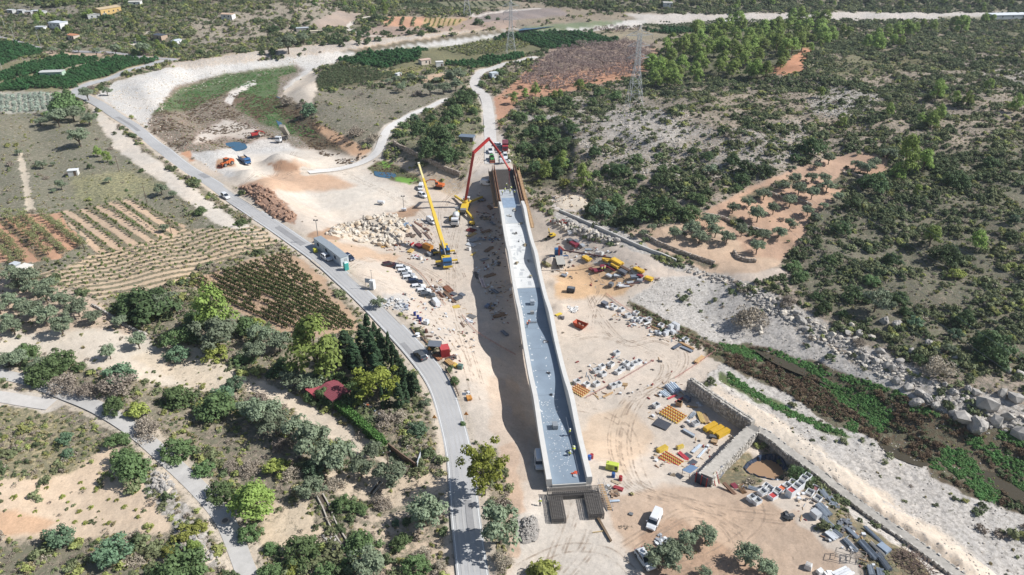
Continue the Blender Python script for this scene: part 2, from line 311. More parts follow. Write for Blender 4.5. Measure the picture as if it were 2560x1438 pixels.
# ------------------------------------------------------------ what covers the ground (pixel outlines of real patches)
# outline, colour, herb cover, loose rock, shrubs, soft edge in px
GRAV = (220,216,210); DIRT = (214,199,182); SAND = (226,200,170); SCRUB = (172,156,136)
REG = [
 # left half
 ([(-900,-200),(1250,-200),(1250,1700),(-900,1700)], (184,168,144), .5, .08, .9, 20),
 ([(1250,-200),(3600,-200),(3600,1700),(1250,1700)], (182,164,146), .46, .22, 1.2, 8),
 ([(1300,-200),(2700,-200),(2700,36),(2000,36),(1500,36),(1300,24)], (160,150,130), .55, .1, 1.5, 8),
 ([(1240,-10),(1420,20),(1700,36),(1960,40),(1980,66),(1800,86),(1640,125),(1500,108),(1300,130),(1240,120)], (168,152,132), .35, .02, .05, 8),
 ([(-900,300),(280,280),(330,380),(640,575),(100,690),(-900,720)], (176,166,146), .62, .02, .02, 10),
 ([(180,440),(330,425),(420,470),(330,500),(190,510)], (178,172,128), .5, 0, 0, 22),
 ([(-200,560),(150,532),(205,605),(150,645),(60,655),(-200,680)], (205,156,122), .15, 0, 0, 5),
 ([(150,530),(335,497),(470,570),(440,590),(300,625),(240,632)], (200,172,142), .4, 0, 0, 6),
 ([(100,682),(420,578),(640,568),(705,605),(520,662),(470,705),(240,745)], (212,182,146), .35, .05, 0, 6),
 ([(462,708),(690,628),(770,650),(905,820),(860,845),(720,840)], (196,164,134), .08, 0, 0, 6),
 ([(-200,690),(90,690),(260,760),(370,850),(200,840),(-200,860)], (216,190,164), .3, .05, .01, 14),
 ([(-200,835),(60,832),(200,822),(330,832),(420,880),(545,955),(490,985),(380,960),(230,925),(100,895),(-200,890)], (226,212,192), .14, .05, .02, 16),
 ([(330,890),(440,850),(560,900),(640,950),(560,985),(470,975)], (224,206,180), .22, .05, .02, 16),
 ([(-200,1195),(110,1190),(200,1148),(290,1112),(310,1180),(390,1205),(440,1250),(420,1335),(300,1345),(200,1355),(100,1355),(-200,1360)], (230,203,172), .12, .06, .05, 14),
 ([(-200,1270),(80,1290),(150,1310),(110,1345),(-200,1350)], (226,184,146), .04, 0, .01, 16),
 ([(-200,1000),(110,1010),(230,1085),(285,1112),(200,1160),(100,1195),(-200,1200)], (196,180,140), .55, .02, .8, 14),
 ([(-200,1375),(150,1368),(250,1400),(330,1440),(300,1600),(-200,1600)], (176,160,138), .65, .02, .35, 14),
 ([(340,1180),(430,1170),(470,1260),(560,1400),(520,1420),(440,1330),(390,1270)], (214,200,184), .35, .6, .35, 12),
 ([(680,1190),(760,1230),(800,1330),(720,1420),(640,1400),(650,1250)], (222,200,170), .22, .12, .15, 18),
 ([(790,1170),(1000,1190),(1110,1180),(1120,1250),(1000,1270),(860,1240)], (222,200,172), .3, .06, .05, 14),
 ([(870,1270),(1050,1290),(1110,1330),(1130,1450),(960,1450)], (214,192,166), .4, .1, .3, 14),
 ([(640,960),(720,980),(800,1040),(930,1120),(1010,1180),(960,1160),(850,1100),(760,1050),(690,1010)], (226,208,184), .15, .02, .02, 8),
 ([(480,1070),(650,1080),(800,1180),(740,1260),(620,1230)], (184,166,146), .6, .04, .3, 14),
 ([(225,268),(262,282),(340,362),(450,447),(560,527),(665,592),(640,602),(520,545),(430,475),(330,405),(280,362)], (226,214,198), .08, .2, .02, 8),
 # left far
 ([(-900,95),(110,118),(105,142),(-900,190)], (150,142,108), .3, 0, 0, 4),
 ([(-200,180),(160,138),(265,141),(410,146),(240,206),(180,228),(-200,232)], (146,140,106), .3, 0, 0, 4),
 ([(-200,232),(185,228),(135,282),(-200,286)], (186,182,166), .3, 0, 0, 6),
 ([(0,212),(72,193),(60,203),(0,222)], (212,160,122), .02, 0, 0, 3),
 ([(100,130),(240,130),(420,145),(250,143),(130,150)], (206,178,152), .3, .05, .05, 6),
 ([(-900,-200),(1000,-200),(1000,20),(930,90),(640,130),(420,145),(250,128),(110,118),(-900,95)], (168,158,134), .55, .1, 1.4, 8),
 ([(470,50),(660,10),(900,-10),(830,60),(640,110),(500,120)], (182,168,150), .45, .22, .45, 20),
 ([(0,20),(210,10),(210,40),(0,45)], (160,150,138), .5, .05, .3, 8),
 # river plain upstream
 ([(230,245),(300,200),(420,168),(640,152),(760,138),(1000,106),(1300,70),(1700,42),(2000,38),(2700,40),(2700,52),(1900,52),(1600,66),(1350,90),(1130,120),(900,146),(800,165),(740,205),(700,240),(740,290),(800,330),(960,400),(900,430),(560,450),(400,335),(300,280)], GRAV, .03, .35, 0, 5),
 ([(420,160),(640,128),(900,100),(1000,92),(1200,66),(1290,62),(1000,108),(760,138),(640,150),(470,172)], (226,200,172), .05, .5, 0, 4),
 ([(848,128),(1000,105),(1150,87),(1250,77),(1340,69),(1340,77),(1200,91),(1020,114),(900,133)], (128,116,96), .4, 0, 0, 4),
 ([(1290,70),(1440,56),(1560,52),(1540,62),(1350,80)], (134,146,112), .3, 0, 0, 4),
 ([(372,300),(440,215),(600,180),(740,163),(762,175),(712,220),(704,250),(762,300),(832,345),(930,394),(905,412),(840,416),(780,388),(700,352),(640,348),(560,374),(440,388),(380,342)], (152,126,108), .5, .4, 0, 9),
 ([(372,300),(440,215),(600,182),(740,165),(720,200),(640,225),(600,290),(680,335),(620,360),(540,368),(440,380),(380,335)], (164,134,116), .5, .35, 0, 10),
 ([(385,282),(450,222),(560,188),(730,164),(742,180),(640,205),(560,235),(470,276)], (100,130,78), .5, .1, 0, 12),
 ([(590,270),(600,225),(650,195),(700,190),(690,240),(720,285),(790,325),(800,345),(720,335),(640,300)], (98,130,74), .5, .1, 0, 12),
 ([(575,250),(612,230),(625,262),(680,300),(640,305)], (132,108,90), .35, 0, 0, 5),
 ([(680,235),(740,260),(800,310),(860,345),(920,390),(900,410),(840,412),(790,380),(740,330),(690,280)], (130,110,88), .45, .02, 0, 6),
 ([(560,252),(575,232),(620,205),(640,200),(640,212),(600,230),(580,255),(580,265)], (228,220,210), 0, .1, 0, 3),
 ([(560,300),(640,318),(660,345),(560,345),(480,360),(500,330)], (214,202,188), .1, .2, 0, 12),
 # middle fields
 ([(700,240),(745,200),(790,170),(800,228),(780,262),(750,258)], (228,212,192), .04, .08, 0, 6),
 ([(1000,55),(1290,30),(1290,70),(1100,80),(900,100),(880,80)], (182,158,142), .25, .02, .03, 6),
 ([(775,58),(845,28),(905,34),(885,62),(800,74)], (184,164,148), .2, 0, 0, 4),
 ([(955,42),(1062,42),(1052,70),(960,66)], (216,164,130), .05, 0, 0, 4),
 ([(1060,44),(1172,47),(1142,64),(1054,70)], (200,168,122), .15, 0, 0, 3),
 ([(990,6),(1100,7),(1125,22),(1000,19)], (110,122,88), .3, 0, 0, 3),
 ([(1090,4),(1280,2),(1300,16),(1120,20)], (132,132,104), .3, 0, 0, 3),
 ([(1200,30),(1400,20),(1420,38),(1300,50),(1180,56)], (158,144,138), .2, 0, 0, 4),
 ([(788,200),(831,160),(1013,191),(927,208),(796,228)], (112,108,80), .3, 0, 0, 4),
 ([(955,178),(1085,156),(1112,168),(1010,188)], (158,150,100), .3, 0, 0, 4),
 ([(841,150),(906,132),(1047,118),(1120,118),(1229,95),(1284,83),(1400,78),(1556,102),(1455,118),(1359,126),(1290,150),(1181,174),(1100,166),(950,174)], (138,134,98), .4, 0, 0, 6),
 ([(1600,64),(1650,48),(1970,48),(1980,62),(1800,82),(1690,78)], (112,116,86), .3, 0, 0, 4),
 ([(1440,82),(1600,72),(1700,80),(1760,84),(1640,100),(1530,104)], (174,160,134), .4, 0, .02, 6),
 ([(785,228),(965,216),(1135,206),(1185,240),(1120,262),(1000,312),(945,335),(860,310),(790,285)], (166,154,138), .55, 0, .02, 8),
 ([(800,290),(880,315),(950,340),(930,372),(860,340),(800,305)], (168,158,138), .5, 0, .02, 6),
 ([(780,305),(850,340),(930,378),(905,400),(840,365),(790,325)], (222,178,140), .05, .12, 0, 5),
 ([(1020,195),(1140,178),(1150,192),(1060,205)], (214,182,152), .2, 0, .02, 6),
 ([(990,300),(1130,245),(1200,240),(1205,340),(1160,405),(1060,400),(1000,370)], (160,152,118), .6, .12, .6, 10),
 # right hill
 ([(1560,36),(1800,34),(2100,30),(2700,30),(2700,52),(1900,52),(1650,62)], (222,212,202), .05, .4, 0, 6),
 ([(1240,330),(1230,250),(1265,220),(1330,165),(1400,122),(1560,106),(1650,128),(1605,192),(1525,206),(1390,240),(1290,262)], (200,150,120), .2, 0, .03, 10),
 ([(1380,110),(1600,100),(1640,130),(1500,170),(1330,190)], (170,146,130), .35, 0, 0, 14),
 ([(1620,180),(1650,128),(1750,80),(1870,58),(2010,62),(2060,120),(1960,165),(1900,195),(1750,205),(1640,225)], (130,124,88), .7, .02, .15, 14),
 ([(1400,240),(1600,250),(1800,330),(2000,300),(2060,380),(1900,440),(1700,440),(1550,440),(1450,380)], (188,170,152), .42, .42, .6, 24),
 ([(1500,285),(1650,275),(1740,330),(1640,370),(1520,340)], (200,182,164), .3, .55, .3, 26),
 ([(2060,200),(2200,230),(2150,300),(2020,280)], (176,164,150), .42, .5, .6, 20),
 ([(2400,160),(2600,180),(2600,220),(2460,215)], (176,164,150), .42, .4, .7, 18),
 ([(2350,45),(2700,40),(2700,90),(2420,85)], (142,136,92), .7, .02, .6, 12),
 ([(2150,130),(2380,120),(2330,170),(2080,190),(1990,180)], (156,146,104), .6, .08, .8, 18),
 ([(1900,180),(1960,160),(2010,120),(2030,122),(2010,165),(2020,182),(1960,190)], (214,152,116), .05, 0, .05, 6),
 ([(1270,310),(1320,292),(1400,296),(1432,322),(1440,360),(1415,470),(1335,470),(1285,420)], (120,110,84), .7, .05, .9, 6),
 ([(1285,292),(1345,286),(1405,290),(1432,318),(1442,350),(1430,352),(1412,318),(1350,303),(1290,312)], (150,140,128), .3, .6, .4, 6),
 ([(2050,480),(2600,300),(2700,900),(2400,940),(2150,830),(2000,740),(1990,690)], (156,144,124), .6, .22, 2.2, 30),
 ([(1640,650),(1820,688),(1990,760),(2180,870),(2380,965),(2700,1040),(2700,1110),(2560,1085),(2400,1040),(2200,930),(2050,850),(1950,800),(1820,705),(1640,690)], (196,182,166), .25, .6, .35, 12),
 ([(1380,530),(1480,545),(1600,600),(1660,640),(1600,640),(1480,580),(1390,560)], (222,212,198), .1, .8, .02, 6),
 ([(1375,495),(1420,485),(1480,500),(1480,520),(1440,530),(1380,520)], (206,184,174), .05, .8, .02, 5),
 ([(1600,595),(1700,560),(1850,480),(1990,418),(2130,382),(2232,393),(2215,432),(2120,475),(2025,550),(1960,650),(1900,692),(1760,676),(1640,626)], (206,168,140), .1, .05, .02, 9),
 ([(1570,580),(1700,560),(1830,580),(1870,640),(1960,655),(1900,695),(1760,680),(1640,630)], (212,182,154), .1, .05, .02, 10),
 ([(1850,492),(1950,452),(2000,438),(1995,454),(1900,492),(1862,508)], (160,140,112), .6, .15, .5, 5),
 ([(2080,446),(2112,430),(2200,442),(2150,464),(2090,474)], (152,136,108), .6, .2, .9, 5),
 ([(1785,540),(1830,543),(1900,572),(1960,572),(1905,592),(1830,570)], (160,140,114), .6, .2, .6, 5),
 ([(1630,618),(1700,636),(1800,664),(1790,676),(1690,652)], (160,140,118), .5, .2, .5, 5),
 ([(1440,595),(1560,615),(1700,680),(1800,690),(1960,672),(1975,690),(1900,705),(1780,712),(1650,700),(1540,640),(1440,620)], (216,198,180), .06, .1, 0, 6),
 ([(1610,690),(1650,700),(1780,700),(1800,712),(1750,740),(1640,715)], (206,194,184), .1, .5, .02, 8),
 # riverbed on the right
 ([(1540,740),(1640,690),(1800,700),(1950,800),(2100,890),(2250,960),(2400,1040),(2700,1110),(2900,1700),(2420,1700),(2100,1250),(1900,1092),(1740,985),(1800,905),(1700,840)], (214,207,198), .2, .45, .1, 8),
 ([(1740,985),(1900,1090),(2100,1240),(2300,1380),(2500,1520),(2520,1460),(2330,1320),(2130,1180),(1960,1060),(1790,960)], (224,208,188), .05, .25, .01, 14),
 ([(1560,742),(1640,785),(1750,838),(1840,885),(1900,930),(1880,945),(1800,900),(1700,855),(1600,800)], (128,116,88), .5, .02, 0, 5),
 ([(1800,858),(1900,868),(2000,890),(2100,928),(2250,982),(2400,1046),(2700,1140),(2700,1340),(2540,1285),(2420,1235),(2330,1180),(2200,1110),(2060,1045),(1930,965),(1820,915)], (120,104,84), .5, .02, 0, 7),
 ([(1800,925),(1900,985),(2000,1035),(2120,1080),(2140,1100),(2060,1075),(1920,1015),(1800,950)], (112,128,78), .5, 0, 0, 6),
 # the works
 ([(300,300),(520,440),(600,470),(700,550),(760,600),(850,655),(905,730),(1000,790),(1080,860),(1140,950),(1165,1050),(1182,1100),(1240,1120),(1290,1250),(1270,1500),(1650,1600),(2180,1500),(2100,1330),(2040,1250),(1900,1180),(1890,1085),(1740,982),(1800,902),(1560,760),(1640,700),(1480,600),(1330,520),(1290,430),(1260,340),(1190,335),(1185,400),(1150,470),(1060,455),(960,400),(900,425),(560,440),(400,350)], DIRT, .015, .07, 0, 6),
 ([(668,406),(700,396),(748,410),(738,428),(690,428)], (186,146,116), .03, .1, 0, 6),
 ([(560,400),(760,370),(960,400),(900,430),(1000,470),(1040,520),(840,560),(700,470),(600,450)], (226,214,198), .01, .1, 0, 20),
 ([(600,465),(690,432),(740,395),(800,425),(890,462),(850,472),(760,480),(700,475),(650,480)], (214,178,148), .02, .08, 0, 12),
 ([(598,466),(640,462),(690,485),(748,540),(735,562),(690,550),(640,514)], (172,134,110), .06, .3, 0, 5),
 ([(445,385),(475,378),(488,400),(465,412)], (214,160,124), 0, .1, 0, 5),
 ([(540,395),(585,400),(590,412),(540,420)], (190,150,118), 0, .05, 0, 6),
 ([(760,590),(880,555),(1000,525),(1035,515),(1060,525),(1000,552),(900,570),(830,605),(780,612)], (184,150,122), 0, .02, 0, 7),
 ([(770,610),(830,600),(1000,640),(980,660),(860,640)], (214,182,152), .05, .03, 0, 10),
 ([(930,405),(1000,395),(1150,445),(1180,460),(1130,490),(1020,450)], (206,182,152), .2, .35, .05, 8),
 ([(920,420),(960,400),(1040,440),(1060,462),(1000,455),(930,438)], (118,116,80), .45, .02, 0, 5),
 ([(955,402),(985,408),(970,418),(948,412)], (126,176,72), .05, 0, 0, 4),
 ([(990,440),(1050,450),(1030,460),(995,452)], (122,172,70), .1, 0, 0, 4),
 ([(1215,950),(1290,940),(1330,1150),(1300,1260),(1250,1150)], (212,190,168), .01, .06, 0, 14),
 ([(1245,1120),(1285,1110),(1305,1250),(1295,1400),(1255,1400),(1260,1240)], (212,182,156), .04, .08, 0, 10),
 ([(1385,690),(1470,660),(1600,690),(1560,740),(1440,750),(1390,740)], (222,184,142), .01, .04, 0, 14),
 ([(1300,1290),(1380,1215),(1490,1260),(1560,1400),(1610,1600),(1280,1600)], (214,202,187), .01, .12, 0, 9),
 ([(1490,1240),(1700,1215),(1880,1232),(2040,1320),(2140,1450),(2100,1600),(1650,1600),(1600,1400),(1540,1310)], (206,178,152), .08, .06, 0, 12),
 ([(1600,1330),(1700,1300),(1780,1340),(1840,1400),(1920,1440),(1640,1440)], (190,158,132), .2, .08, 0, 14),
 ([(1430,1080),(1560,1000),(1640,1100),(1560,1180),(1480,1150)], (216,192,166), .01, .04, 0, 20),
 ([(1790,1150),(1870,1130),(1900,1210),(1850,1230),(1800,1210)], (170,152,118), .55, .02, .2, 7),
 ([(2040,1240),(2120,1290),(2300,1400),(2400,1500),(2250,1500),(2150,1380),(2060,1310)], (172,152,118), .6, .03, .25, 8),
 ([(950,735),(1010,735),(1030,780),(980,790)], (200,196,190), .02, .3, 0, 8),
 ([(1295,1300),(1345,1290),(1350,1350),(1300,1365)], (158,144,134), .02, .7, 0, 5),
 ([(668,406),(700,396),(748,410),(738,428),(690,428)], (184,144,114), .03, .1, 0, 6),
 ([(1180,345),(1260,340),(1262,430),(1190,440)], (208,196,184), .01, .1, 0, 8),
]
# ways: centre line, width in m, colour, herb, rock, name (None = painted only), lift
WAY = {
 'main': [(1196,1560),(1182,1438),(1165,1300),(1150,1150),(1128,1050),(1098,962),(1048,890),(985,820),(925,758),(860,698),(790,638),(700,575),(600,508),(520,452),(430,392),(350,328),(275,278),(220,246),(192,230),(215,213),(300,185),(380,160),(440,148)],
 'lane': [(640,1500),(612,1420),(563,1303),(500,1225),(412,1142),(338,1078),(250,1022),(175,990),(100,962),(50,946),(-60,925)],
 'lane2': [(130,1012),(60,1002),(0,992),(-120,980)],
 'north': [(1228,410),(1226,350),(1222,290),(1214,245),(1192,222),(1188,200),(1216,175),(1285,156),(1340,143)],
 'white': [(770,430),(830,425),(895,410),(935,388),(953,360),(972,322),(997,304),(1052,277),(1090,260),(1127,247)],
 'farm': [(640,965),(700,988),(770,1026),(850,1082),(925,1122)],
 'upper': [(-40,88),(40,104),(110,122),(240,130),(300,134),(370,146),(440,148)],
 'spur': [(1215,240),(1240,212),(1270,190),(1330,162)],
 'field': [(50,385),(58,420),(66,470),(76,525)],
 'farA': [(960,92),(900,86),(872,72),(876,60),(900,48),(960,34)],
 'farB': [(175,118),(210,108),(222,104)],
 'farC': [(330,114),(350,95),(372,80)],
 'farD': [(1180,36),(1185,42),(1210,36),(1290,26),(1350,22)],
 'citr': [(170,170),(215,158),(258,146)],
}
def ribbon_world(name, width, n=6, off=0.0):
    pts = [P(x, y) for x, y in dense([(a, b, 0) for a, b in WAY[name]], 1) for x, y in [(x, y)]] if False else [P(a, b) for a, b in WAY[name]]
    pts = dense([(p.x, p.y, 0) for p in pts], n)
    L, R = [], []
    for i, p in enumerate(pts):
        t = (pts[min(i+1, len(pts)-1)] - pts[max(i-1, 0)]); t.normalize(); s = Vector((t.y, -t.x, 0))
        L.append(p - s * (width/2) + s * off); R.append(p + s * (width/2) + s * off)
    return pts, L, R
LINES = [('main', 8.6, (214,198,178), .22, .12), ('lane', 6.0, (214,198,176), .3, .1), ('lane2', 5.5, (216,204,188), .2, .1), ('white', 7.0, (214,202,186), .15, .1),
         ('north', 7.5, (208,196,182), .1, .1), ('upper', 6.0, (190,172,152), .3, .05), ('farm', 4.0, (224,206,182), .1, .02),
         ('field', 2.2, (212,196,172), .1, 0), ('farA', 4.0, (222,212,198), 0, .05), ('farB', 5, (224,212,196), 0, .1), ('farC', 3.5, (226,214,196), 0, 0), ('farD', 5, (224,212,200), 0, 0), ('citr', 2.5, (220,204,178), 0, 0)]
LINEW = []
for nm, wd, c, hb, rk in LINES:
    pts = dense([(p.x, p.y, 0) for p in (P(a, b) for a, b in WAY[nm])], 3)
    LINEW.append((np.array([(p.x, p.y) for p in pts]), wd / 2, c, hb, rk))
def linedist(X, Y, pl):
    d2 = np.full(X.shape, 1e18)
    for i in range(len(pl) - 1):
        ax, ay = pl[i]; bx, by = pl[i+1]; ex, ey = bx - ax, by - ay
        wx, wy = X - ax, Y - ay
        t = np.clip((wx*ex + wy*ey) / (ex*ex + ey*ey + 1e-9), 0, 1)
        d2 = np.minimum(d2, (wx - ex*t)**2 + (wy - ey*t)**2)
    return np.sqrt(d2)
REGL = [(np.array(p, float), np.array(lin(c)), hb, rk, sh, ft) for p, c, hb, rk, sh, ft in REG]
STRIPES = [([(100,682),(420,578),(640,568),(705,605),(520,662),(470,705),(240,745)], (122,662), (585,568), (190,722), 7, .05, .75, (216,190,158)), ([(150,530),(335,497),(470,570),(440,590),(300,625),(240,632)], (150,532), (265,618), (445,570), 5, .05, .75, (214,184,154)), ([(-200,560),(150,532),(205,605),(150,645),(60,655),(-200,680)], (60,545), (160,632), (210,622), 1, .0, .6, (206,158,126))]
STW = []
for pl, ra, rb, rc, n_, lo_, hi_, cc in STRIPES:
    a, b, c_ = P(*ra), P(*rb), P(*rc); d_ = (b - a).xy.normalized(); nn = Vector((-d_.y, d_.x)); sp = abs((c_ - a).xy.dot(nn)) / n_
    STW.append((np.array(pl, float), (a.x, a.y), (nn.x, nn.y), sp, lo_, hi_, np.array(lin(cc))))
def classify(X, Y, Z, near=True):
    """colour, herb, rock and shrub cover of the ground"""
    px, py = to_px(X, Y, Z)
    k = np.clip((Y) / 200.0, 0.4, 3.0)
    px = px + (fbm(X * .22, Y * .22, 3, 3) - .5) * 26 / k; py = py + (fbm(X * .22, Y * .22, 9, 3) - .5) * 18 / k
    c = np.zeros((len(X), 3)); c[:] = REGL[0][1]
    at = np.zeros((len(X), 3)); at[:] = (.45, .1, .4)
    for poly, cl, hb, rk, sh, ft in REGL:
        lo = poly.min(0) - ft; hi = poly.max(0) + ft
        s = np.nonzero((px > lo[0]) & (px < hi[0]) & (py > lo[1]) & (py < hi[1]))[0]
        if len(s) == 0: continue
        m = smooth(-ft * .6, ft * .6, sdist(px[s], py[s], poly))[:, None]
        c[s] = c[s] * (1 - m) + m * cl
        at[s] = at[s] * (1 - m) + m * np.array((hb, rk, sh))
    for poly, o_, nn, sp, lo_, hi_, cc in STW:
        lo = poly.min(0); hi = poly.max(0); s = np.nonzero((px > lo[0]) & (px < hi[0]) & (py > lo[1]) & (py < hi[1]))[0]
        if len(s) == 0: continue
        s = s[sdist(px[s], py[s], poly) > 1]; ph = ((X[s] - o_[0]) * nn[0] + (Y[s] - o_[1]) * nn[1]) / sp + (fbm(X[s] * .3, Y[s] * .3, 15, 2) - .5) * .16
        st = smooth(.25, .75, .5 + .5 * np.cos(ph * 2 * math.pi)); at[s, 0] = lo_ + (hi_ - lo_) * st; c[s] = c[s] * st[:, None] * .92 + cc * (1 - st[:, None])
    jit = (fbm(X * .5, Y * .5, 5, 3) - .5) * 2.2
    for pl, hw, cl, hb, rk in LINEW:
        lo = pl.min(0) - hw - 3; hi = pl.max(0) + hw + 3
        s = np.nonzero((X > lo[0]) & (X < hi[0]) & (Y > lo[1]) & (Y < hi[1]))[0]
        if len(s) == 0: continue
        m = 1 - smooth(hw * .75, hw * 1.1, linedist(X[s], Y[s], pl) + jit[s]); m = m[:, None]
        c[s] = c[s] * (1 - m) + m * np.array(lin(cl)); at[s] = at[s] * (1 - m) + m * np.array((hb, rk, 0))
    return c, at

# ------------------------------------------------------------ ground sheet
def ground_material():
    m = bpy.data.materials.new('ground'); m.use_nodes = True; t = m.node_tree; N = t.nodes; L = t.links
    b = N['Principled BSDF']; b.inputs['Roughness'].default_value = 0.95; b.inputs['Specular IOR Level'].default_value = 0.1
    tc = N.new('ShaderNodeTexCoord')
    def noise(scale, detail, rough=.6, dist=0.0):
        n = N.new('ShaderNodeTexNoise'); n.inputs['Scale'].default_value = scale; n.inputs['Detail'].default_value = detail
        n.inputs['Roughness'].default_value = rough; n.inputs['Distortion'].default_value = dist
        L.new(tc.outputs['Object'], n.inputs['Vector']); return n.outputs[0]
    def rng(x, a, bb, c, d):
        r = N.new('ShaderNodeMapRange'); L.new(x, r.inputs[0])
        for i, v in enumerate((a, bb, c, d)):
            if isinstance(v, (int, float)): r.inputs[1+i].default_value = v
            else: L.new(v, r.inputs[1+i])
        return r.outputs[0]
    def math_(op, a, bb, c=None):
        q = N.new('ShaderNodeMath'); q.operation = op
        for i, v in enumerate((a, bb) if c is None else (a, bb, c)):
            if isinstance(v, (int, float)): q.inputs[i].default_value = v
            else: L.new(v, q.inputs[i])
        return q.outputs[0]
    def mix(f, a, bb, mode='MIX'):
        q = N.new('ShaderNodeMix'); q.data_type = 'RGBA'; q.blend_type = mode
        if isinstance(f, (int, float)): q.inputs[0].default_value = f
        else: L.new(f, q.inputs[0])
        for i, v in ((6, a), (7, bb)):
            if isinstance(v, tuple): q.inputs[i].default_value = (*v, 1)
            else: L.new(v, q.inputs[i])
        return q.outputs[2]
    A = N.new('ShaderNodeAttribute'); A.attribute_name = 'cover'
    B = N.new('ShaderNodeAttribute'); B.attribute_name = 'mixes'
    sx = N.new('ShaderNodeSeparateColor'); L.new(B.outputs['Color'], sx.inputs[0])
    herb, rock = sx.outputs[0], sx.outputs[1]
    n1 = noise(.05, 6, .6); n2 = noise(.45, 8, .65, .3); n3 = noise(2.6, 8, .72); n4 = noise(.9, 10, .75, .2); n5 = noise(1.7, 9, .7)
    v = math_('MULTIPLY', rng(n1, .3, .7, .90, 1.10), rng(n2, .3, .7, .88, 1.10))
    v = math_('MULTIPLY', v, rng(n3, .3, .7, .84, 1.13))
    c = mix(1.0, A.outputs['Color'], v, 'MULTIPLY')
    warm = mix(1.0, c, (1.04, .98, .92), 'MULTIPLY'); c = mix(rng(n1, .42, .62, 0.0, .7), c, warm)
    # stones: pale chips
    vo = N.new('ShaderNodeTexVoronoi'); vo.inputs['Scale'].default_value = 1.3; L.new(tc.outputs['Object'], vo.inputs['Vector'])
    rk = math_('GREATER_THAN', math_('MULTIPLY_ADD', rock, .55, n5), .72)
    rcol = mix(rng(vo.outputs[0], 0, .7, 0, 1), lin((224,216,206)), lin((174,166,156)))
    c = mix(math_('MULTIPLY', rk, .85), c, rcol)
    # dark gaps between stones
    gap = math_('MULTIPLY', math_('GREATER_THAN', n3, .60), rock); c = mix(math_('MULTIPLY', gap, .4), c, lin((126,114,100)))
    # herbs and dry grass
    hm = rng(math_('MULTIPLY_ADD', herb, .42, n4), .66, .78, 0, 1)
    hcol = mix(rng(noise(.23, 5), .35, .65, 0, 1), lin((130,130,106)), lin((146,136,118)))
    hcol = mix(rng(n3, .35, .65, 0, 1), hcol, lin((100,106,76)))
    c = mix(math_('MULTIPLY', hm, .8), c, hcol)
    L.new(c, b.inputs['Base Color'])
    bp = N.new('ShaderNodeBump'); bp.inputs['Strength'].default_value = .55; bp.inputs['Distance'].default_value = .35
    hgt = math_('ADD', math_('MULTIPLY', n3, math_('MULTIPLY_ADD', rock, .9, .25)), math_('MULTIPLY', hm, .6))
    L.new(hgt, bp.inputs['Height']); L.new(bp.outputs[0], b.inputs['Normal'])
    return m
def build_ground():
    rows = np.concatenate([np.linspace(2300, 1480, 40), np.linspace(1470, -60, 620), np.linspace(-70, -200, 24)])
    Ys = np.array([plane(1280, y, -3)[1] for y in rows]); Ys = np.concatenate([Ys, [Ys[-1] * 1.35, Ys[-1] * 2, Ys[-1] * 3.5]])
    u = np.concatenate([np.linspace(-2.6, -1.3, 28)[:-1], np.linspace(-1.3, 1.3, 1050), np.linspace(1.3, 2.6, 28)[1:]])
    half = 1280 / FPX * (Ys * CP + (CH + 3) * SP)
    X = (u[None, :] * half[:, None]).ravel(); Y = np.repeat(Ys, len(u))
    Z = height(X, Y)
    c, at = classify(X, Y, Z)
    # fine relief: clods and ruts grow with stones and herbs, calm under the ways
    nr, nc = len(Ys), len(u)
    rel = (fbm(X * .8, Y * .8, 31, 3) - .5) * (.10 + .5 * at[:, 1] + .22 * at[:, 0])
    low = np.zeros(len(X))
    for pl, hw, cl, hb, rk in LINEW:
        lo = pl.min(0) - hw; hi = pl.max(0) + hw
        s = np.nonzero((X > lo[0]) & (X < hi[0]) & (Y > lo[1]) & (Y < hi[1]))[0]
        low[s] = np.maximum(low[s], 1 - smooth(hw * .6, hw * .9, linedist(X[s], Y[s], pl)))
    Z = Z + rel * (1 - low) - low * .10
    me = bpy.data.meshes.new('ground')
    co = np.stack([X, Y, Z], 1).astype(np.float32)
    i = np.arange(nr - 1)[:, None] * nc + np.arange(nc - 1)[None, :]
    q = np.stack([i, i + 1, i + nc + 1, i + nc], -1).reshape(-1, 4).astype(np.int32)
    me.vertices.add(len(co)); me.vertices.foreach_set('co', co.ravel())
    me.loops.add(q.size); me.loops.foreach_set('vertex_index', q.ravel())
    me.polygons.add(len(q)); me.polygons.foreach_set('loop_start', np.arange(len(q), dtype=np.int32) * 4)
    me.polygons.foreach_set('use_smooth', np.ones(len(q), bool))
    me.update(); me.validate()
    a = me.attributes.new('cover', 'FLOAT_COLOR', 'POINT'); a.data.foreach_set('color', np.concatenate([c, np.ones((len(c), 1))], 1).astype(np.float32).ravel())
    a = me.attributes.new('mixes', 'FLOAT_COLOR', 'POINT'); a.data.foreach_set('color', np.concatenate([at, np.ones((len(c), 1))], 1).astype(np.float32).ravel())
    me.materials.append(ground_material())
    return struct(obj('ground', me))
build_ground()

